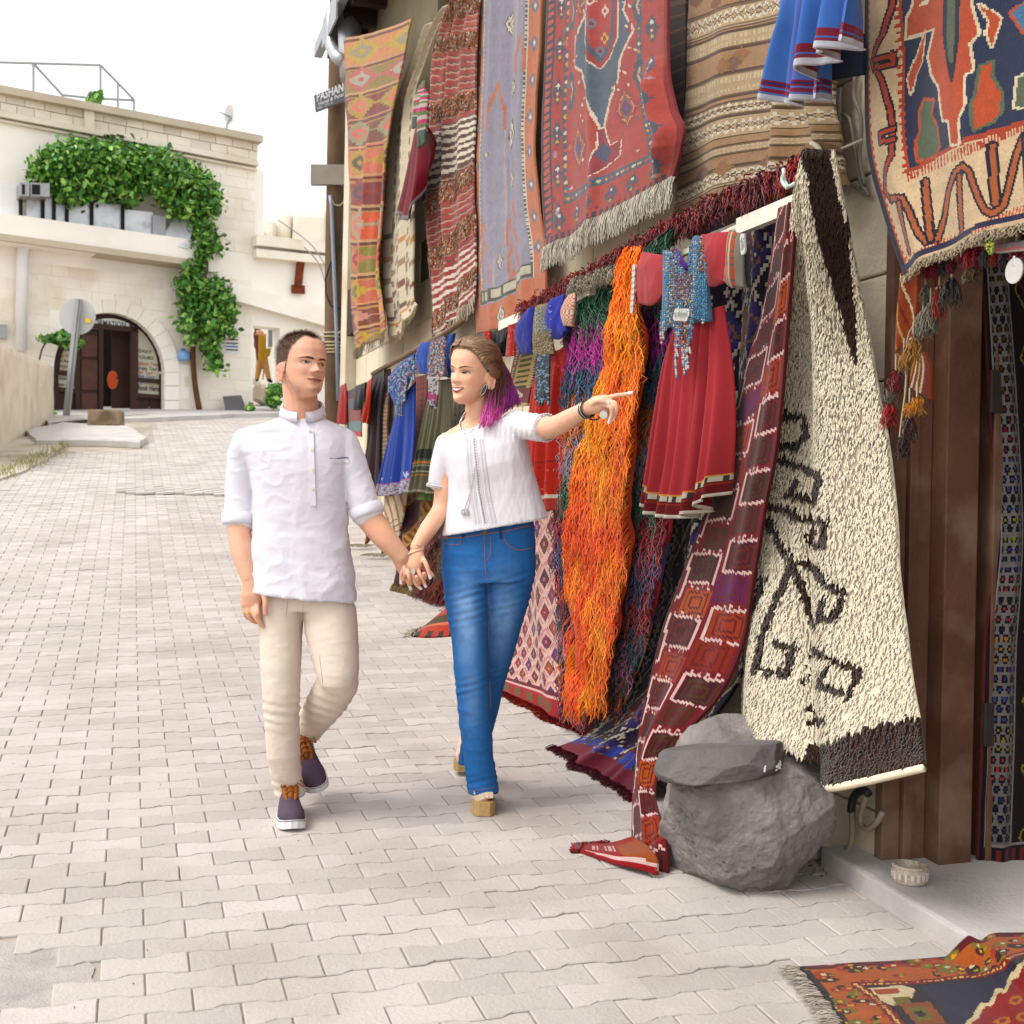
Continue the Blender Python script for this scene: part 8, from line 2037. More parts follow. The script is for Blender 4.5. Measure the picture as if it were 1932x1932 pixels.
if len(pk) > 4: kids(ribbon(pk, .004, .0015, 'pocket_slit', mat('seam_shadow', lin('#8f8aa0', .6), .9, .1), None), shirt)
pk = drape(bvs, [KM1(752 + 122 * t, 922) for t in np.linspace(0, 1, 12)], .0005)
if len(pk) > 4: kids(ribbon(pk, .016, .0025, 'pocket_welt', M_linen, None), shirt)
# trousers
tp_ = [loft([ring2(1090, 494, 646, 4.51, .10, .10), ring2(1118, 488, 658, 4.51, .108, .11), ring2(1150, 484, 672, 4.51, .11, .11)], 48, 2.5)]
tp_.append(loft([ring2(1110, 492, 578, 4.50, .095, .10), ring2(1150, 487, 573, 4.49, .10, .11), ring2(1200, 491, 569, 4.48, .095, .10), ring2(1254, 492, 567, 4.46, .088, .09), ring2(1310, 496, 565, 4.45, .080, .085), ring2(1360, 500, 564, 4.46, .075, .08), ring2(1423, 504, 565, 4.48, .068, .075), ring2(1465, 512, 568, 4.51, .062, .066), ring2(1488, 519, 575, 4.525, .060, .062), ring2(1500, 521, 577, 4.53, .060, .060)], 40, 2.2))
tp_.append(loft([ring2(1110, 572, 655, 4.50, .095, .10), ring2(1150, 573, 672, 4.49, .10, .11), ring2(1192, 576, 675, 4.47, .10, .10), ring2(1230, 586, 677, 4.45, .095, .095), ring2(1268, 596, 677, 4.43, .088, .09), ring2(1290, 603, 673, 4.425, .08, .085), ring2(1306, 612, 664, 4.43, .06, .07)], 40, 2.2))
tp_.append(limb(pl_([(638, 1288, 4.44), (618, 1322, 4.53), (598, 1350, 4.63), (582, 1374, 4.70)]), [.075, .074, .064, .058], 24))
V, Fq, N = fuse(tp_, .0050, 5, .5)
kz = np.clip(noise3(V, 4, 6, 2) + .55, 0, 1.3); V = wrinkle(V, N, .0026, 8, 21, (1, 1, 1.9), kz); V = wrinkle(V, N, .0008, 26, 22, (1, 1, 2.0))
knee = np.exp(-((V[:, 2] - at(530, 1340, 4.45)[2]) / .06) ** 2) + np.exp(-((V[:, 2] - at(530, 1490, 4.45)[2]) / .03) ** 2); V = V + N * (.0022 * knee * np.sin(V[:, 2] * 170 + V[:, 0] * 30 + 2 * noise3(V, 9, 4)))[:, None]
tr_ = mesh('trousers', V, Fq, M_chino, man, True); bvt = bv_of(V, Fq)
sm_ = mat('chino_seam', lin('#c9b8a6', .7), .9, .1)
for pts in ([(KM2(430, 235)), KM2(425, 300), KM2(415, 385)], [KM2(640, 640), KM2(655, 760), KM2(665, 850)], [KM2(530, 300), KM2(528, 420)]):
    q = drape(bvt, [tuple(p) for p in np.array(curve_pts(np.c_[np.array(pts), np.zeros(len(pts))], 14))[:, :2]], .0005)
    if len(q) > 4: kids(ribbon(q, .0016, .0008, 'seam', sm_, None), tr_)
# sneakers
M_canvas = mat('plum_canvas', lin('#5a4a5a', .6), .8, .12, 30, .2, 300); M_tan = mat('tan_leather', lin('#9a5a26', .65), .6, .15, 20, .2, 120); M_rub = mat('white_rubber', lin('#f0eeec', .75), .5, .05, 10); M_line = mat('dark_foxing', lin('#2a2a38', .6), .6, 0)
def sneaker(name, heel, toe, up, parent, L=.285, W=.098):
    ax = np.asarray(toe, float) - heel; ax /= np.linalg.norm(ax); up = np.asarray(up, float); up -= ax * (up @ ax); up /= np.linalg.norm(up); sd = np.cross(ax, up)
    s0 = empty(name, np.asarray(heel)); kids(s0, parent)
    W3 = lambda t, x, z: np.asarray(heel) + ax * t * L + sd * x + up * z
    tt = np.linspace(0, 1, 22); hw = np.interp(tt, [0, .04, .15, .35, .55, .72, .88, .96, 1], [.012, .028, .034, .034, .041, .0475, .043, .028, .008]) * W / .095
    def layer(z0, z1, grow, nm, m):
        V, Fc = [], []; n = 2 * len(tt)
        ol = [(t, h + grow) for t, h in zip(tt, hw)] + [(t, -h - grow) for t, h in zip(tt[::-1], hw[::-1])]
        for z in (z0, z1):
            for t, x in ol: V.append(W3(t, x + (.010 * math.sin(t * 3)), z + .012 * max(0, (t - .8) / .2) ** 2))
        for i in range(n): Fc.append((i, (i + 1) % n, n + (i + 1) % n, n + i))
        Fc.append(tuple(range(n))[::-1]); Fc.append(tuple(range(n, 2 * n)))
        return mesh(nm, V, Fc, m, s0)
    layer(0, .026, .003, 'sole', M_rub); layer(.0262, .0285, .0036, 'foxing_stripe', M_line); layer(.0287, .032, .003, 'welt', M_rub)
    hz = np.interp(tt, [0, .1, .3, .45, .6, .75, .9, .97, 1], [.060, .072, .088, .088, .068, .050, .040, .03, .0])
    V, Fc = [], []; n = 18
    for i, t in enumerate(tt):
        for j in range(n):
            a = math.pi * j / (n - 1); V.append(W3(t, hw[i] * math.cos(a) + .010 * math.sin(t * 3), .028 + (hz[i] - .0) * math.sin(a) ** .75 + .012 * max(0, (t - .8) / .2) ** 2))
    for i in range(len(tt) - 1):
        for j in range(n - 1): Fc.append((i * n + j, (i + 1) * n + j, (i + 1) * n + j + 1, i * n + j + 1))
    mesh('upper', V, Fc, M_canvas, s0, True)
    # leather eyestays, laces
    for e in (-1, 1):
        P = [W3(t, e * x + .008, z) for t, x, z in ((.34, .020, .118), (.45, .020, .116), (.56, .019, .098), (.66, .013, .080))]
        kp = curve_pts(P, 10); mbx = MB(); mbx.tube(kp, [.006, .009, .010, .011, .011, .010, .010, .009, .007, .004], 8); mbx.build('eyestay', M_tan, s0, True)
    mbx = MB(); mbx.tube(curve_pts([W3(.62, .008, .086), W3(.50, .008, .106), W3(.36, .008, .122), W3(.28, .008, .126)], 8), [.010, .014, .016, .016, .016, .016, .015, .012], 10); mbx.build('tongue', M_tan, s0, True)
    for k, t in enumerate((.40, .46, .52, .58)):
        z = np.interp(t, [.34, .45, .56, .66], [.128, .127, .110, .092]); mbx = MB(); mbx.tube(curve_pts([W3(t, -.020, z - .006), W3(t - .015, .006, z + .008), W3(t + .01, .030, z - .006)], 7), .0028, 6); mbx.build('lace', M_tan, s0, True)
    for e in (-1, 1): mbx = MB(); mbx.tube(curve_pts([W3(.38, .006, .134), W3(.40, e * .03, .136), W3(.50, e * .042, .120), W3(.46, e * .020, .130), W3(.38, .006, .134)], 14), .0025, 6); mbx.build('lace_bow', M_tan, s0, True)
    return s0
gy1 = gnd(556, 1573); sneaker('shoe', at(546, 1520, 4.60) * np.array([1, 1, 0]) + np.array([0, 0, gz(4.55) + .004]), gy1 + np.array([0, 0, .004]), (0, 0, 1), man)
sneaker('shoe', at(572, 1398, 4.80), at(593, 1462, 4.66), (.05, -.85, .5), man)
# rings, bracelet
M_gold = mat('gold', lin('#e0b860', .8), .25, .05, metal=.9); M_silver = mat('silver', lin('#d8d4cc', .8), .25, .08, 30, metal=.9)
def ringband(c, d, r, nm, m, parent, w=.0018):
    d = np.asarray(d, float) / np.linalg.norm(d); x = np.cross(d, [0.1, 1, .2]); x /= np.linalg.norm(x); y = np.cross(d, x)
    mbx = MB(); mbx.tube([np.asarray(c) + r * (math.cos(a) * x + math.sin(a) * y) for a in np.linspace(0, 2 * math.pi, 21)], w, 6); return mbx.build(nm, m, parent, True)
a_, b_ = pl_([kh(358, 1300, 4.402), kh(352, 1380, 4.402)]); ringband((a_ + b_) / 2, b_ - a_, .0112, 'ring', M_gold, man)
# ------------------------------------------------------------ the woman
wom = empty('person', gnd(910, 1535), 'woman in white off-shoulder top and blue jeans pointing at the rugs', 'person')
HW = Head((893, 700), 4.56, rad(-40), rad(-5), rad(-6), True, 1.02, 1.02, 1.0)
sk = HW.pieces()
YW = 4.60
sk.append(limb(pl_([(905, 712, 4.60), (901, 752, 4.60), (900, 788, 4.60), (902, 812, 4.61)]), [.045, .043, .046, .06]))
sk.append(loft([((876, 792), (926, 786), YW, .040, .05), ((862, 803), (945, 789), YW, .055, .06), ((846, 812), (966, 786), YW, .065, .07), ((834, 826), (986, 782), YW, .072, .08), ((832, 846), (990, 802), YW, .085, .08), ((848, 880), (990, 842), YW, .095, .085), ((850, 930), (1000, 890), YW, .09, .085), ((862, 1000), (990, 980), YW, .075, .075), ((862, 1050), (985, 1040), 4.62, .075, .075)], 40, 2.2))
# right arm (image left)
sk.append(limb(pl_([(848, 838, 4.60), (840, 880, 4.61), (838, 925, 4.61), (831, 962, 4.60), (808, 998, 4.53), (786, 1032, 4.465)]), [.047, .042, .038, .033, .033, .0235]))
# left arm (image right), pointing
sk.append(limb(pl_([(975, 802, 4.58), (1005, 806, 4.46), (1042, 806, 4.33), (1075, 790, 4.21), (1107, 771, 4.11)]), [.046, .043, .0385, .034, .0255]))
w3 = lambda x, y, Y: (*KW3(x, y), Y)
sk.append(limb(pl_([w3(1490, 590, 4.10), w3(1560, 560, 4.08), w3(1620, 545, 4.07)]), [.024, .030, .027], 18, ((.2, 1, .3), .62)))
for P, r in (([w3(1600, 520, 4.07), w3(1690, 497, 4.06), w3(1755, 488, 4.055), w3(1803, 478, 4.05)], .0092), ([w3(1630, 540, 4.06), w3(1690, 550, 4.04), w3(1702, 600, 4.04), w3(1680, 655, 4.05)], .0092),
             ([w3(1600, 560, 4.06), w3(1660, 580, 4.035), w3(1668, 630, 4.04), w3(1650, 680, 4.05)], .0090), ([w3(1580, 580, 4.08), w3(1625, 605, 4.07), w3(1640, 640, 4.075), w3(1628, 670, 4.085)], .0078),
             ([w3(1525, 555, 4.075), w3(1565, 530, 4.05), w3(1605, 535, 4.04), w3(1630, 545, 4.04)], .0098)):
    sk.append(finger(pl_(P), r))
# joined hand
sk.append(limb(pl_([hh(700, 560, 4.463), hh(640, 780, 4.452), hh(590, 980, 4.445)]), [.0235, .031, .029], 18, ((.1, 1, 0), .6)))
sk.append(limb(pl_([hh(440, 960, 4.452), hh(700, 1000, 4.445)]), [.012, .0125]))
for P, r in (([hh(400, 960, 4.455), hh(280, 1140, 4.45), hh(238, 1300, 4.452), hh(242, 1440, 4.455)], .0075), ([hh(480, 1000, 4.45), hh(410, 1230, 4.437), hh(430, 1440, 4.437), hh(490, 1600, 4.442)], .0082),
             ([hh(580, 1020, 4.446), hh(560, 1240, 4.432), hh(620, 1470, 4.432), hh(745, 1600, 4.44)], .0086), ([hh(690, 1000, 4.446), hh(740, 1230, 4.432), hh(830, 1400, 4.432), hh(885, 1530, 4.438)], .0084),
             ([hh(800, 780, 4.452), hh(890, 920, 4.43), hh(960, 1090, 4.425), hh(1015, 1310, 4.425)], .0096)):
    sk.append(finger(pl_(P), r))
# legs inside the jeans, feet
sk.append(limb(pl_([(915, 1040, 4.62), (880, 1120, 4.61), (890, 1270, 4.56), (900, 1400, 4.60), (908, 1494, 4.605), (908, 1506, 4.60)]), [.06, .035, .03, .028, .03, .032]))
sk.append(limb(pl_([(925, 1040, 4.62), (955, 1140, 4.66), (925, 1270, 4.74), (893, 1390, 4.92), (874, 1430, 5.0)]), [.06, .035, .03, .028, .028]))
def foot(heel, toe, W=.078):
    h, t = np.asarray(heel), np.asarray(toe); out = [limb([h, h + (t - h) * .45 + np.array([0, 0, .012]), h + (t - h) * .8], [.032, .036, .030], 14, ((0, 0, 1), .75))]
    ax = (t - h) / np.linalg.norm(t - h); s = np.cross(ax, [0, 0, 1.0])
    for k in range(5): b = h + (t - h) * .72 + s * (k - 2) * .0145; L = .052 - .006 * abs(k - 1 if t[0] < 1e9 else 0) * .8; out.append(limb([b, b + ax * L * .6 + np.array([0, 0, .004]), b + ax * L], [.0095, .0092, .0085 if k else .010], 10))
    return out
f0 = gnd(911, 1541); zf = f0[2] + .052
fh, ft = np.array([f0[0] - .012, f0[1] + .20, f0[2] + .115]), np.array([f0[0] + .004, f0[1] + .012, zf + .018])
sk += foot(fh, ft)
g0 = gnd(874, 1466); bh, bt = np.array([g0[0] + .01, g0[1] + .17, g0[2] + .14]), np.array([g0[0], g0[1] + .02, g0[2] + .075])
sk += foot(bh, bt)
V, Fq, N = fuse(sk, .0036, 2, .5)
SKW = lin('#eebc9f', .80)
def wom_paint(c, L):
    x, y, z = L[:, 0], L[:, 1], L[:, 2]; on = (z > -.01) & (z < .26) & (np.abs(x) < .1) & (y > -.13) & (y < .13)
    ang = np.degrees(np.arctan2(np.abs(x), y))
    red = .5 * np.exp(-((np.abs(x) - .043) / .018) ** 2 - ((z - .080) / .015) ** 2) * (y > .02) + .25 * np.exp(-(x / .012) ** 2 - ((z - .083) / .01) ** 2) * (y > .07)
    c = c * (1 - (red * on)[:, None] * np.array([.0, .22, .20]))
    sh = .75 * np.exp(-((np.abs(x) - .032) / .015) ** 2 - ((z - .1195) / .0062) ** 2) * (y > .03) * on     # eye shadow
    c = c * (1 - sh[:, None]) + lin('#7a5560', .6) * sh[:, None]
    hl = np.interp(ang, [0, 20, 45, 60, 72, 84, 95, 180], [.200, .200, .182, .158, .135, .120, .10, .04]); k = np.clip((z - hl) / .006, 0, 1) * on
    return c * (1 - k[:, None]) + lin('#8a6a50', .6) * k[:, None]
C_ = skin_cols(V, SKW, 13, HW, wom_paint)
# painted nails are separate; toes slightly pinker
mesh('body', V, Fq, M_skin, wom, True, vcols=C_); bvw = bv_of(V, Fq)
for e in (1, -1):
    patch('eye', HW, bvw, e * .0315, .1125, .0170, .0088, eye_fn('#3a2c22', .3, lash='#1c1210', openv=.46), wom, M_eye)
    patch('eyebrow', HW, bvw, e * .033, .1335, .024, .0105, brow_fn('#5a382c', e, .5), wom, M_hair, nx=36, nz=20, lift=.0012)
def lips_w(u, v):
    c = np.tile(lin('#c8606a', .66), (len(u), 1)); curve = .62 * u ** 2 - .15
    top, bot = curve + .62 * (1 - u ** 2) ** .8, curve - .78 * (1 - u ** 2) ** .8
    t_in, b_in = curve + .30 * (1 - (u / .92) ** 2), curve - .34 * (1 - (u / .92) ** 2)
    inn = (v < t_in) & (v > b_in) & (np.abs(u) < .90)
    c[inn] = lin('#f4efe8', .75); c[inn & (np.abs(((u * 6.5) % 1) - .5) > .44)] = lin('#c8bcb0', .6); c[inn & (v < b_in + .16)] = lin('#7a3434', .6); c[inn & (np.abs(u) > .78)] = lin('#6a2c2c', .6)
    return c, (v < top + .04) & (v > bot - .04)
patch('lips', HW, bvw, 0, .0520, .0300, .0150, lips_w, wom, M_skin, nx=54, nz=32, lift=.0012)
mb = MB()
for e in (-1, 1):
    q = drape(bvw, [proj(HW.w([e * .007, .112, .0770]))], .0004)
    if len(q): mb.add(q[0] + OCT[0] * .0024 * np.array([1.3, 1, .7]), OCT[1])
if mb.n: mb.build('nostril', MATS['nostril'], wom)
# top
tp = [loft([((829, 829), (986, 778), YW, .078, .085), ((827, 846), (990, 796), YW, .10, .09), ((838, 876), (994, 828), YW, .122, .095), ((845, 905), (1000, 858), YW, .128, .10), ((845, 935), (1008, 892), YW, .120, .10), ((841, 968), (1019, 930), YW, .118, .105), ((838, 992), (1028, 955), YW, .12, .11), ((834, 1012), (1035, 977), YW, .122, .112)], 56, 2.25)]
tp.append(limb(pl_([(846, 840, 4.60), (836, 870, 4.605), (829, 900, 4.61), (827, 908, 4.61)]), [.050, .045, .040, .039], 24))
tp.append(limb(pl_([(972, 800, 4.58), (995, 804, 4.50), (1018, 807, 4.41), (1026, 807, 4.39)]), [.052, .050, .048, .048], 24))
V, Fq, N = fuse(tp, .0050, 5, .5)
V = wrinkle(V, N, .0018, 8, 31, (1.6, 1, .8), np.clip(noise3(V, 4, 8, 2) + .6, 0, 1.2)); V = wrinkle(V, N, .0008, 30, 33, (2, 1, .6))
gath = np.clip((V[:, 2] - at(900, 840, 4.6)[2]) / .05, 0, 1); V = V + N * (.0016 * gath * np.sin(V[:, 0] * 330))[:, None]
top_ = mesh('blouse', V, Fq, M_cotton, wom, True); bvb = bv_of(V, Fq)
# neckline band, lace panel, tassels, sleeve lace
def drape_line(bv, pts, n=30, lift=.002):
    P = np.asarray(pts, float); q = curve_pts(np.c_[P, np.zeros(len(P))], n)[:, :2]; return drape(bv, [tuple(t) for t in q], lift)
M_lace = mat('lace', lin('#efeaee', .74), .9, .06, 60, .5, 300); M_eyelet = mat('lace_shadow', lin('#b09aa4', .55), .9, .1)
ctr = lambda t: (np.interp(t, [0, .3, .6, 1], [KW3(660, 800)[0], KW3(678, 1000)[0], KW3(700, 1200)[0], KW3(742, 1430)[0]]), np.interp(t, [0, .3, .6, 1], [KW3(660, 800)[1], KW3(678, 1000)[1], KW3(700, 1200)[1], KW3(742, 1430)[1]]))
for dx in (-15, -9.5, 9.5, 15):
    q = drape(bvb, [(ctr(t)[0] + dx * (1 + .25 * t), ctr(t)[1] + .22 * -dx * 0) for t in np.linspace(0.02, 1, 34)], .0008)
    if len(q) > 4: kids(ribbon(q, .0045, .0016, 'lace_braid', M_lace, None), top_)
mbe = MB()
for dx, rr in ((0, .0030), (-6, .0015), (6, .0015), (-12.3, .0013), (12.3, .0013), (-17.5, .0012), (17.5, .0012)):
    for t in np.linspace(.02, .985, 32 if dx == 0 else 44):
        x, y = ctr(t); q = on_mesh(bvb, x + dx * (1 + .25 * t), y, .0006)
        if q is not None: mbe.add(q + OCT[0] * rr * np.array([1, .4, 1.5 if dx == 0 else 1.2]), OCT[1])
kids(tag(mbe.build('lace_eyelets', M_eyelet), kind='stuff'), top_)
for dx in (-2.6, 2.6):
    q = drape(bvb, [(ctr(t)[0] + dx, ctr(t)[1]) for t in np.linspace(0.02, 1, 34)], .0008)
    if len(q) > 4: kids(ribbon(q, .0022, .0018, 'lace_edge', M_lace, None), top_)
for x in (585, 612):
    q0 = on_mesh(bvb, *KW3(x, 1330), .006)
    if q0 is not None:
        g = np.random.default_rng(x); n = 34; a = g.uniform(0, 6.28, n)
        Vs, Fs, Cs = strands(q0 + g.normal(0, .002, (n, 3)), np.stack([np.cos(a), -np.abs(np.sin(a)), 0 * a], 1), .024, .0016, np.tile(lin('#f2eef0', .72), (n, 1)), 3, .3, .001, 1, seed=x); kids(tag(mesh('tassel', Vs, Fs, M_yarn, None, True, cols=Cs), kind='stuff'), top_)
        c_ = drape_line(bvb, [(KW3(668, 1000)), KW3(640, 1160), KW3(x + 4, 1330)], 16, .002)
        if len(c_) > 4: mbx = MB(); mbx.tube(c_, .0012, 5); kids(mbx.build('drawstring', M_lace), top_)
# sleeve hems: little scallops
def scallop(P, r, parent, n=30, name='scalloped_hem'):
    P = np.asarray(P, float); d = P[1] - P[0]; d /= np.linalg.norm(d); x = np.cross(d, [0, 1.0, 0]); x /= np.linalg.norm(x); y = np.cross(d, x); mbx = MB()
    mbx.tube([P[1] + r * (math.cos(a) * x + math.sin(a) * y) for a in np.linspace(0, 2 * math.pi, n * 2 + 1)], .0035, 6)
    for k in range(n): a = 2 * math.pi * k / n; mbx.add(P[1] + d * .006 + (r + .001) * (math.cos(a) * x + math.sin(a) * y) + OCT[0] * .0042, OCT[1])
    return kids(mbx.build(name, M_lace, None, True), parent)
scallop(pl_([(832, 880, 4.605), (826, 916, 4.61)]), .0400, top_); scallop(pl_([(1000, 805, 4.48), (1029, 807, 4.37)]), .0485, top_)
# jeans
jp = [loft([((846, 968), (1000, 944), 4.62, .092, .10), ((838, 1000), (1005, 976), 4.62, .098, .11), ((835, 1012), (1008, 988), 4.62, .10, .115), ((833, 1045), (1010, 1028), 4.62, .108, .125), ((832, 1079), (1011, 1066), 4.62, .108, .125), ((836, 1100), (1008, 1095), 4.62, .10, .115)], 52, 2.4)]
jp.append(loft([ring2(1070, 834, 922, 4.62, .10, .11), ring2(1130, 838, 921, 4.60, .095, .10), ring2(1175, 846, 922, 4.585, .088, .095), ring2(1207, 852, 922, 4.575, .082, .09), ring2(1271, 857, 923, 4.56, .074, .08), ring2(1320, 862, 925, 4.57, .068, .076), ring2(1367, 867, 927, 4.585, .066, .076), ring2(1430, 875, 931, 4.61, .064, .074), ring2(1465, 878, 937, 4.63, .068, .074), ring2(1484, 881, 941, 4.635, .072, .074), ring2(1494, 882, 942, 4.635, .073, .075)], 40, 2.2))
jp.append(loft([ring2(1070, 918, 1011, 4.63, .10, .11), ring2(1130, 912, 1000, 4.65, .092, .10), ring2(1194, 902, 981, 4.68, .082, .09), ring2(1239, 897, 968, 4.71, .076, .084), ring2(1287, 890, 953, 4.76, .07, .08), ring2(1335, 882, 942, 4.83, .066, .076), ring2(1383, 873, 929, 4.91, .064, .072), ring2(1425, 866, 915, 4.98, .064, .07), ring2(1440, 864, 912, 5.0, .064, .07)], 40, 2.2))
V, Fq, N = fuse(jp, .0050, 4, .5)
up_ = np.clip((at(900, 1230, 4.6)[2] - V[:, 2]) / -.2, 0, 1)
V = wrinkle(V, N, .0022, 10, 41, (1, 1, 2.4), .35 + .8 * np.clip(noise3(V, 5, 4, 2) + .3, 0, 1))
for yk, amp in ((1120, .002), (1160, .0016), (1290, .0018), (1480, .0014)):
    zk = at(880, yk, 4.6)[2]; w_ = np.exp(-((V[:, 2] - zk - .25 * (V[:, 0] - at(880, yk, 4.6)[0])) / .035) ** 2); V = V + N * (amp * w_ * np.sin((V[:, 2] - .28 * V[:, 0]) * 230 + 2 * noise3(V, 8, 2)))[:, None]
px_, py_ = proj(V.T)
fr = np.clip(-N[:, 1], 0, 1)
fade = fr ** 2 * (np.exp(-((px_ - 878) / 22) ** 2 - ((py_ - 1170) / 75) ** 2) + .8 * np.exp(-((px_ - 950) / 26) ** 2 - ((py_ - 1170) / 80) ** 2) + .45 * np.exp(-((px_ - 890) / 16) ** 2 - ((py_ - 1320) / 60) ** 2))
fade = np.clip(fade * (1 + .5 * noise3(V, 30, 3, 2)), 0, 1)[:, None]
dn = np.tile(lin('#3569a6', .76), (len(V), 1)) * (1 + .10 * noise3(V * np.array([3, 1, .6]), 40, 5, 2))[:, None]
dn = dn * (1 - .75 * fade) + lin('#8fb0d4', .8) * .75 * fade
jean = mesh('jeans', V, Fq, M_denim, wom, True, vcols=dn); bvj = bv_of(V, Fq)
M_dn2 = mat('denim_trim', lin('#1c4680', .72), .85, .12, 60, .3, 400); M_stitch = mat('rust_stitch', lin('#9a6a58', .7), .8, .1)
def trim(pts, w, nm, m, lift=.001, th=.0016, n=24):
    q = drape_line(bvj, pts, n, lift)
    if len(q) > 4: kids(ribbon(q, w, th, nm, m, None), jean)
w4 = lambda *p: [KW4(*t) for t in p]
trim(w4((348, 200), (460, 195), (580, 178), (690, 165), (800, 140), (884, 122)), .004, 'waist_stitch', M_stitch, .001, .0008)
trim(w4((342, 232), (440, 238), (455, 190)), .0028, 'pocket_edge', M_stitch, .001, .0012); trim(w4((705, 170), (715, 220), (760, 262), (820, 270), (886, 252)), .0028, 'pocket_edge', M_stitch, .001, .0012)
trim(w4((590, 190), (592, 260), (595, 340), (602, 420)), .0026, 'fly_seam', M_stitch, .001, .001); trim(w4((628, 190), (628, 290), (600, 340)), .002, 'fly_stitch', M_stitch, .001, .0008)
trim(w4((606, 430), (612, 600), (618, 900), (626, 1200)), .0022, 'inseam', M_stitch, .001, .0008); trim(w4((505, 1690), (580, 1680), (655, 1668)), .002, 'hem_stitch', M_stitch, .001, .0008)
for a, b in (((682, 135), (690, 205)), ((462, 165), (468, 195))): trim(w4(a, ((a[0] + b[0]) / 2, (a[1] + b[1]) / 2), b), .010, 'belt_loop', M_dn2, .002, .004, 8)
for x, y in ((596, 168), (372, 200)):
    q = on_mesh(bvj, *KW4(x, y), .003)
    if q is not None: Vb, Fb = tube_geo([q + np.array([0, .003, 0]), q - np.array([0, .003, 0])], .008, 14); kids(mesh('button', Vb, Fb, mat('brass', lin('#7a5a3a', .7), .4, .1, metal=.7), None), jean)
# platform sandals
M_jute = mat('jute', lin('#c9a878', .70), .9, .22, 90, .6, 200); M_strap = mat('cream_strap', lin('#ead8c0', .74), .7, .08, 30, .3, 200)
def sandal(heel, toe, zs, parent, lift=(.05, .10)):
    h, t = np.asarray(heel, float), np.asarray(toe, float); h, t = h * np.array([1, 1, 0]), t * np.array([1, 1, 0]); ax = (t - h); L = np.linalg.norm(ax); ax /= L; s = np.cross(ax, [0, 0, 1.0])
    s0 = empty('sandal', (*h[:2], zs)); kids(s0, parent)
    tt = np.linspace(-.12, 1.1, 20); hw = np.interp(tt, [-.12, 0, .3, .6, .85, 1.0, 1.1], [.012, .030, .032, .038, .045, .038, .020])
    for k in range(7):
        ol = [(q, w + .0015 * (k % 2)) for q, w in zip(tt, hw)] + [(q, -w - .0015 * (k % 2)) for q, w in zip(tt[::-1], hw[::-1])]; n = len(ol); Vv, Fc = [], []
        for zz in (k / 7, (k + 1) / 7):
            for q, x in ol: zt = lift[1] + (lift[0] - lift[1]) * min(1, max(0, q / .75)); Vv.append((*(h + ax * L * q + s * x)[:2], zs + zt * zz + .0))
        for i in range(n): Fc.append((i, (i + 1) % n, n + (i + 1) % n, n + i))
        Fc.append(tuple(range(n))[::-1]); Fc.append(tuple(range(n, 2 * n))); mesh('sole_cord', Vv, Fc, M_jute, s0)
    return s0
sd0 = sandal(fh, ft, f0[2] + .003, wom, (.050, .085)); sd1 = sandal(bh, bt, g0[2] + .02, wom, (.050, .09))
def strap(bv, pts, w, par, n=16):
    q = drape_line(bv, pts, n, .0012)
    if len(q) > 3: kids(ribbon(q, w, .004, 'strap', M_strap, None), par)
strap(bvw, w4((512, 1745), (540, 1735), (600, 1715), (650, 1715)), .022, sd0); strap(bvw, w4((508, 1715), (560, 1700), (620, 1690), (648, 1692)), .024, sd0); strap(bvw, w4((508, 1750), (520, 1725), (560, 1695)), .016, sd0)
strap(bvw, w4((440, 1545), (460, 1535), (490, 1530)), .02, sd1); strap(bvw, w4((445, 1500), (465, 1490), (490, 1500)), .02, sd1)
# nails
M_nail = mat('white_nail', lin('#f2e6ea', .75), .2, 0, spec=.6)
for p0, p1 in ((hh(238, 1300, 4.452), hh(242, 1440, 4.455)), (hh(430, 1440, 4.437), hh(490, 1600, 4.442)), (hh(620, 1470, 4.432), hh(745, 1600, 4.44)), (hh(830, 1400, 4.432), hh(885, 1530, 4.438)), (hh(960, 1090, 4.425), hh(1015, 1310, 4.425)), (w3(1755, 488, 4.055), w3(1803, 478, 4.05)), (w3(1605, 535, 4.04), w3(1630, 545, 4.04)), (w3(1702, 600, 4.04), w3(1680, 655, 4.05)), (w3(1668, 630, 4.04), w3(1650, 680, 4.05))):
    a, b = pl_([p0, p1]); mb = MB(); nail(mb, b, b - a, (0, -1, .25)); mb.build('fingernail', M_nail, wom)
# jewellery
M_blk = mat('black_stone', (.015, .012, .014), .2, 0, spec=.6)
jw = MB(); P = drape_line(bvw, [KHW(570, 1345), KHW(500, 1450), KHW(470, 1580), KHW(500, 1660), KHW(570, 1690), KHW(660, 1665), KHW(740, 1600), KHW(830, 1530)], 40, .004)
if len(P) > 8: jw.tube(P, np.interp(np.linspace(0, 1, len(P)), [0, .3, .38, .7, .78, 1], [.004, .0045, .009, .009, .0045, .003]), 8); jw.build('necklace', M_silver, wom, True)
e0 = at(*KHW(905, 880), 4.515); e1 = at(*KHW(822, 1050), 4.515); dE = e1 - e0
V, Fc = [], []; n = 24; sdv = np.cross(dE / np.linalg.norm(dE), [0, 1, 0])
ew = MB(); ew.tube(curve_pts([e0, e0 + dE * .25, e0 + dE * .5, e0 + dE * .8, e1], 12), np.array([.001, .003, .005, .0055, .006, .006, .006, .0055, .005, .004, .003, .001]), 12); eo = ew.build('earring', M_blk, wom, True)
ew = MB(); pts = [e0 + dE * .5 + (dE * .5 * math.cos(a)) + sdv * .0068 * math.sin(a) - np.array([0, .003, 0]) for a in np.linspace(0, 2 * math.pi, 25)]; ew.tube(pts, .0014, 5); ew.build('earring_rim', M_silver, eo, True)
q = at(*KHW(966, 798), 4.50); ew = MB(); ew.add(q + OCT[0] * .003, OCT[1]); ew.build('ear_stud', M_silver, wom, True)
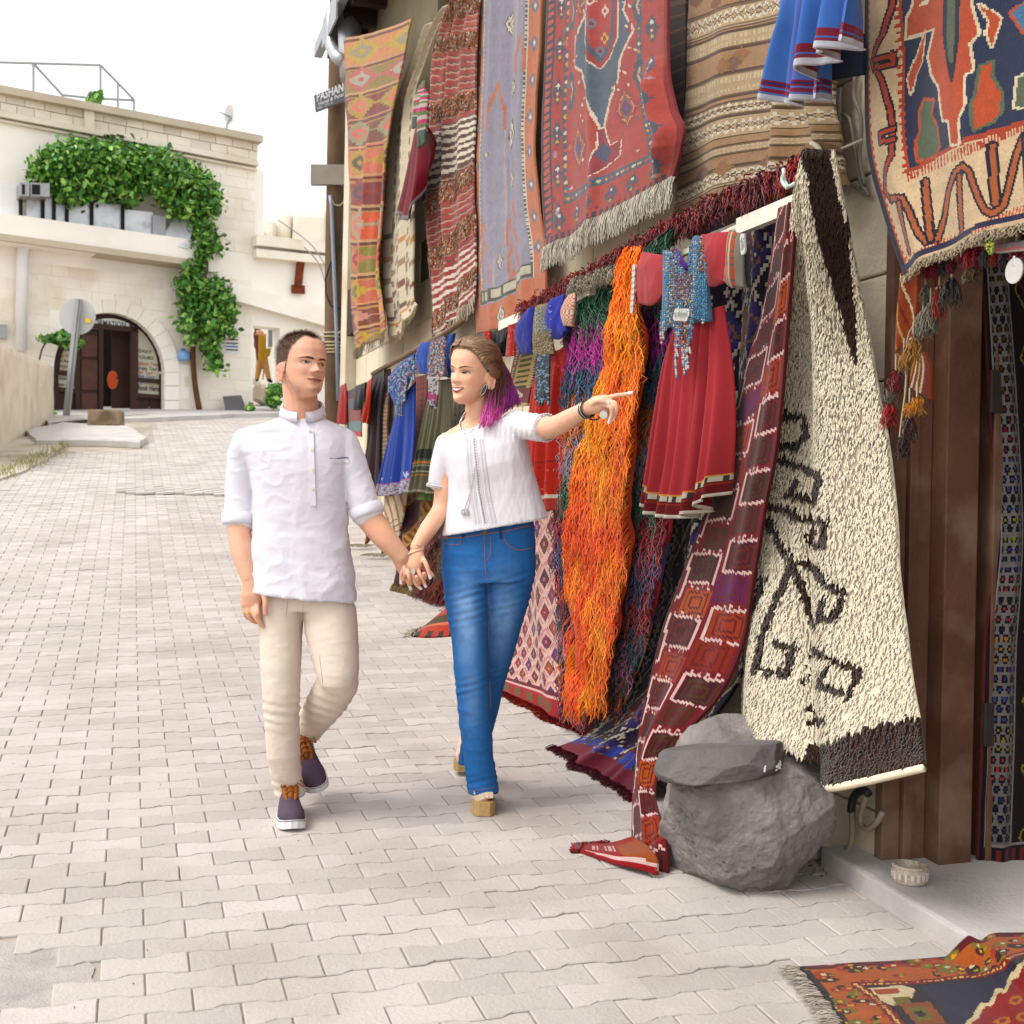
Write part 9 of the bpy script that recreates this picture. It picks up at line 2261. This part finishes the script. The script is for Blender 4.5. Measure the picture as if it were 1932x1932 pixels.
wr0, wr1 = pl_([w3(1470, 600, 4.115), w3(1500, 588, 4.095)])
for k, (m_, ww) in enumerate(((M_silver, .0024), (mat('braid_brown', lin('#5a4038', .7), .8, .2, 60), .0028), (M_silver, .0022), (M_blk, .0032))):
    ringband(wr0 + (wr1 - wr0) * (.25 * k), wr1 - wr0, .0295, 'bracelet', m_, wom, ww)
q = at(*KW3(1605, 635), 4.05); V, Fc = tube_geo([q + np.array([0, .002, 0]), q - np.array([0, .002, 0])], .013, 18); mesh('coin_charm', V, Fc, M_coin, wom)
bp_ = np.array([at(*KW3(x, y), 4.06) for x, y in ((1490, 640), (1510, 665), (1540, 672), (1570, 660), (1585, 645))]); B_ = resample(bp_, 14)
beads('bead_bracelet', B_, .0042, cm('#1c1014', '#a83a2c', '#1c1014', '#6a2a40')[RNG.integers(0, 4, 14)], wom)
wa, wb = pl_([hh(760, 500, 4.467), hh(690, 620, 4.458)]); ringband((wa + wb) / 2, wb - wa, .0262, 'bracelet', mat('rose_cord', lin('#c89890', .7), .7, .1), wom, .0014)
br = drape_line(bvw, [KHH(880, 590), KHH(700, 620), KHH(520, 690), KHH(380, 760)], 20, .002)
if len(br) > 4: mbx = MB(); mbx.tube(br, .0014, 5); mbx.build('cord_bracelet', MATS['rose_cord'], wom, True)
sb_ = drape_line(bvw, [KHH(520, 690), KHH(440, 730), KHH(380, 770)], 7, .004)
if len(sb_): beads('silver_beads', sb_, .0042, np.tile(lin('#cfccc8', .75), (len(sb_), 1)), wom)
q0, q1 = pl_([hh(545, 1110, 4.436), hh(600, 1210, 4.432)]); rb_ = MB(); V, Fc = bevel_box((q0 + q1) / 2 - np.array([0, .007, 0]), .0062, .003, .0095, .001); rb_.add(V, Fc); rb_.build('ring', M_silver, wom)
q0, q1 = pl_([hh(480, 1450, 4.432), hh(530, 1520, 4.434)]); ringband((q0 + q1) / 2, q1 - q0, .0092, 'ring', M_gold, man, .0022)
# hair
gh = np.random.default_rng(55)
Vh0, Fh0 = HW.shape(90, 96); x, y, z = Vh0.T; ang = np.degrees(np.arctan2(np.abs(x), y))
hl = np.interp(ang, [0, 15, 30, 45, 58, 70, 82, 95, 180], [.198, .200, .196, .182, .160, .138, .128, .10, .055])
nrm = np.stack([x / .075, (y + .005) / .10, (z - .12) / .13], 1); nrm /= np.linalg.norm(nrm, axis=1)[:, None] + 1e-9
lay = .013 * np.clip((z - hl) / .02, 0, 1) ** .6 + .002 * np.sin(x * 420 + z * 60) * np.clip((z - hl) / .02, 0, 1)
keep = z > hl - .004
Fk = [f for f in Fh0 if len(f) == 4 and all(keep[i] for i in f)]
used = sorted({i for f in Fk for i in f}); re_ = {u: i for i, u in enumerate(used)}
Vk = (Vh0 + nrm * lay[:, None])[used]
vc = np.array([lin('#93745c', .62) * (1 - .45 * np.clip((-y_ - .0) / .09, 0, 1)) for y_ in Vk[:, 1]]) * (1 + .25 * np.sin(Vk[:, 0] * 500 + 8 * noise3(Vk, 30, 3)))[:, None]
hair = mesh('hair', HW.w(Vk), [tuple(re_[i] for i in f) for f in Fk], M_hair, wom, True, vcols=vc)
# swept strands over the cap, from the parting back to the crown, with a twist over the ear
pts0 = []
for k in range(320):
    sgn = 1 if gh.random() < .5 else -1
    a0_ = sgn * gh.uniform(2, 70); zr = np.interp(abs(a0_), [0, 15, 30, 45, 58, 70], [.200, .202, .198, .184, .163, .142]) + gh.uniform(0, .02)
    def onh(a, zz, lift=.015):
        w = np.interp(zz, [.055, .08, .11, .135, .165, .195, .216, .229, .236], [.056, .0645, .070, .0715, .072, .066, .054, .032, .006]); fr_ = np.interp(zz, [.055, .08, .11, .135, .165, .195, .216, .229, .236], [.0845, .085, .085, .089, .089, .078, .059, .033, .005]); bk_ = np.interp(zz, [.055, .08, .11, .135, .165, .195, .216, .229, .236], [-.062, -.082, -.096, -.102, -.102, -.092, -.073, -.043, -.006])
        m_, h_ = (fr_ + bk_) / 2, (fr_ - bk_) / 2; p = np.array([w * math.sin(a), m_ + h_ * math.cos(a), zz]); n_ = np.array([p[0] / .075, (p[1] + .005) / .1, (p[2] - .12) / .13]); return p + n_ / np.linalg.norm(n_) * lift
    ra_ = rad(a0_); tgt = sgn * rad(gh.uniform(120, 160)); zt = gh.uniform(.125, .165)
    pts0.append([HW.w(onh(ra_ + (tgt - ra_) * t, zr + (zt - zr) * t + .018 * math.sin(math.pi * t), .0135 + gh.uniform(0, .004))) for t in (0, .25, .5, .75, 1)])
mb_V, mb_F, mb_C, nn_ = [], [], [], 0
def add_strand(P, r0, r1, cols, n=5, k=14):
    global nn_
    Q = curve_pts(P, k); V, Fc = tube_geo(Q, np.linspace(r0, r1, k), n); V = np.array(V)
    mb_V.append(V); mb_F.extend([tuple(i + nn_ for i in f) for f in Fc]); nn_ += len(V)
    t = np.repeat(np.linspace(0, 1, k), n); c = np.stack([np.interp(t, np.linspace(0, 1, len(cols)), [q[i] for q in cols]) for i in range(3)], 1); mb_C.append(c * gh.uniform(.75, 1.25))
for P in pts0: add_strand(P, .0018, .0015, [lin('#a8886c', .68), lin('#8a6a52', .6), lin('#6a4a3c', .55)])
br0, br1 = lin('#6a4636', .55), lin('#7a4048', .58); mg, vi = lin('#d860a8', .75), lin('#a03c94', .62)
G3 = lambda *q: [at(*KHW(x, y), Y) for x, y, Y in q]
guides = [  # fall behind the ear to the shoulder
    (G3((960, 520, 4.60), (1000, 760, 4.56), (960, 1000, 4.54), (920, 1250, 4.53), (850, 1480, 4.49), (740, 1830, 4.455)), [br0, br0, br0, br1, mg, mg]),
    (G3((1000, 480, 4.61), (1030, 760, 4.57), (1000, 1050, 4.55), (960, 1300, 4.53), (950, 1500, 4.485), (1040, 1740, 4.46)), [br0, br0, br0, br1, mg, mg]),
    (G3((1060, 460, 4.63), (1120, 760, 4.60), (1120, 1050, 4.58), (1080, 1300, 4.56), (1020, 1480, 4.50), (980, 1600, 4.47)), [br0, br0, br0, br1, mg, mg]),
    (G3((1100, 470, 4.65), (1180, 760, 4.63), (1210, 1000, 4.62), (1200, 1220, 4.60), (1130, 1360, 4.54), (1060, 1480, 4.50)), [br0, lin('#6a2c40', .5), br1, vi, vi, mg]),
    (G3((1130, 480, 4.66), (1230, 740, 4.66), (1300, 960, 4.65), (1330, 1130, 4.63), (1260, 1250, 4.60), (1180, 1330, 4.57)), [br0, lin('#8a3050', .5), lin('#7a2c58', .5), vi, vi, vi]),
    (G3((1140, 520, 4.67), (1260, 800, 4.67), (1360, 1020, 4.66), (1430, 1180, 4.64), (1420, 1240, 4.62)), [br0, lin('#8a3050', .5), vi, vi, vi]),
    (G3((930, 760, 4.57), (940, 1000, 4.55), (900, 1250, 4.54), (880, 1420, 4.50), (870, 1560, 4.47)), [br0, br0, br1, mg, mg])]
for k in range(430):
    i = gh.integers(0, len(guides)); j = gh.integers(0, len(guides)) if gh.random() < .12 else min(len(guides) - 2, max(0, i + gh.integers(-1, 2))); t = gh.random()
    A_, B_2 = curve_pts(guides[i][0], 8), curve_pts(guides[j][0], 8); t = t * .5
    P = A_ * (1 - t) + B_2 * t + gh.normal(0, .0045, (1, 3)) + gh.normal(0, .0028, (8, 3)); P[:, 0] += .004 * np.sin(np.linspace(0, gh.uniform(4, 9), 8) + gh.uniform(0, 6))
    cut = gh.uniform(.72, 1.0); P = curve_pts(P[:max(4, int(8 * cut))], 8)
    add_strand(P, .0034, .0012, guides[i][1])
# twist over the ear
for s_ in range(3):
    P = [HW.w(np.array([-1 * (.078 + .004 * math.cos(t * 14 + s_ * 2.1)), .045 - .115 * t, .168 - .035 * t + .005 * math.sin(t * 14 + s_ * 2.1)])) for t in np.linspace(0, 1, 14)]
    add_strand(P, .006, .005, [lin('#a8886c', .66), lin('#7a5a46', .6), lin('#5a3a30', .5)], 6, 30)
Vv = np.vstack(mb_V); tag(mesh('hair_strands', Vv, mb_F, M_hair, hair, True, vcols=np.vstack(mb_C)), kind='stuff')

# ------------------------------------------------------------ small far figure on the annex stair
YF = 33.2
pf3 = lambda x, y: at(*K1(x, y), YF)
fp = empty('person', pf3(1285, 1650), 'distant man in mustard coat with a stick on the annex steps', 'person')
b_ = [limb([pf3(1243, 1392), pf3(1244, 1410)], [.085, .08]), limb([pf3(1250, 1425), pf3(1262, 1480), pf3(1265, 1545)], [.15, .17, .15]), limb([pf3(1258, 1540), pf3(1248, 1600), pf3(1240, 1640)], [.11, .08, .06]), limb([pf3(1275, 1540), pf3(1290, 1600), pf3(1300, 1642)], [.11, .08, .06]), limb([pf3(1285, 1430), pf3(1300, 1480), pf3(1296, 1520)], [.07, .06, .05]), limb([pf3(1240, 1435), pf3(1236, 1480), pf3(1255, 1505)], [.06, .05, .045]), limb([pf3(1300, 1645), pf3(1312, 1650)], [.05, .045])]
V, Fq, N = fuse(b_, .018, 3, .5); px_, py_ = proj(V.T); yy = (py_ - 75.5) * 2.5608
xx = px_ * 2.5608
cs = np.where((yy < 1425)[:, None], lin('#c9937a', .7), np.where((yy < 1548)[:, None], np.where((xx < 1248)[:, None], lin('#5a1f26', .7), lin('#b08a3c', .7)), np.where((yy < 1638)[:, None], lin('#b08a5c', .7), lin('#241a16', .7))))
cs = np.where(((yy < 1400) | ((yy < 1420) & (xx < 1238)))[:, None], lin('#4a2c1c', .7), cs)
mesh('body', V, Fq, M_fabric, fp, True, vcols=cs)
mb = MB(); mb.tube([pf3(1232, 1470), pf3(1282, 1520)], .03, 6); mb.tube([pf3(1282, 1520), pf3(1270, 1640)], .02, 6); mb.build('stick', mat('stick_wood', lin('#b8a884', .7), .8, .1), fp)
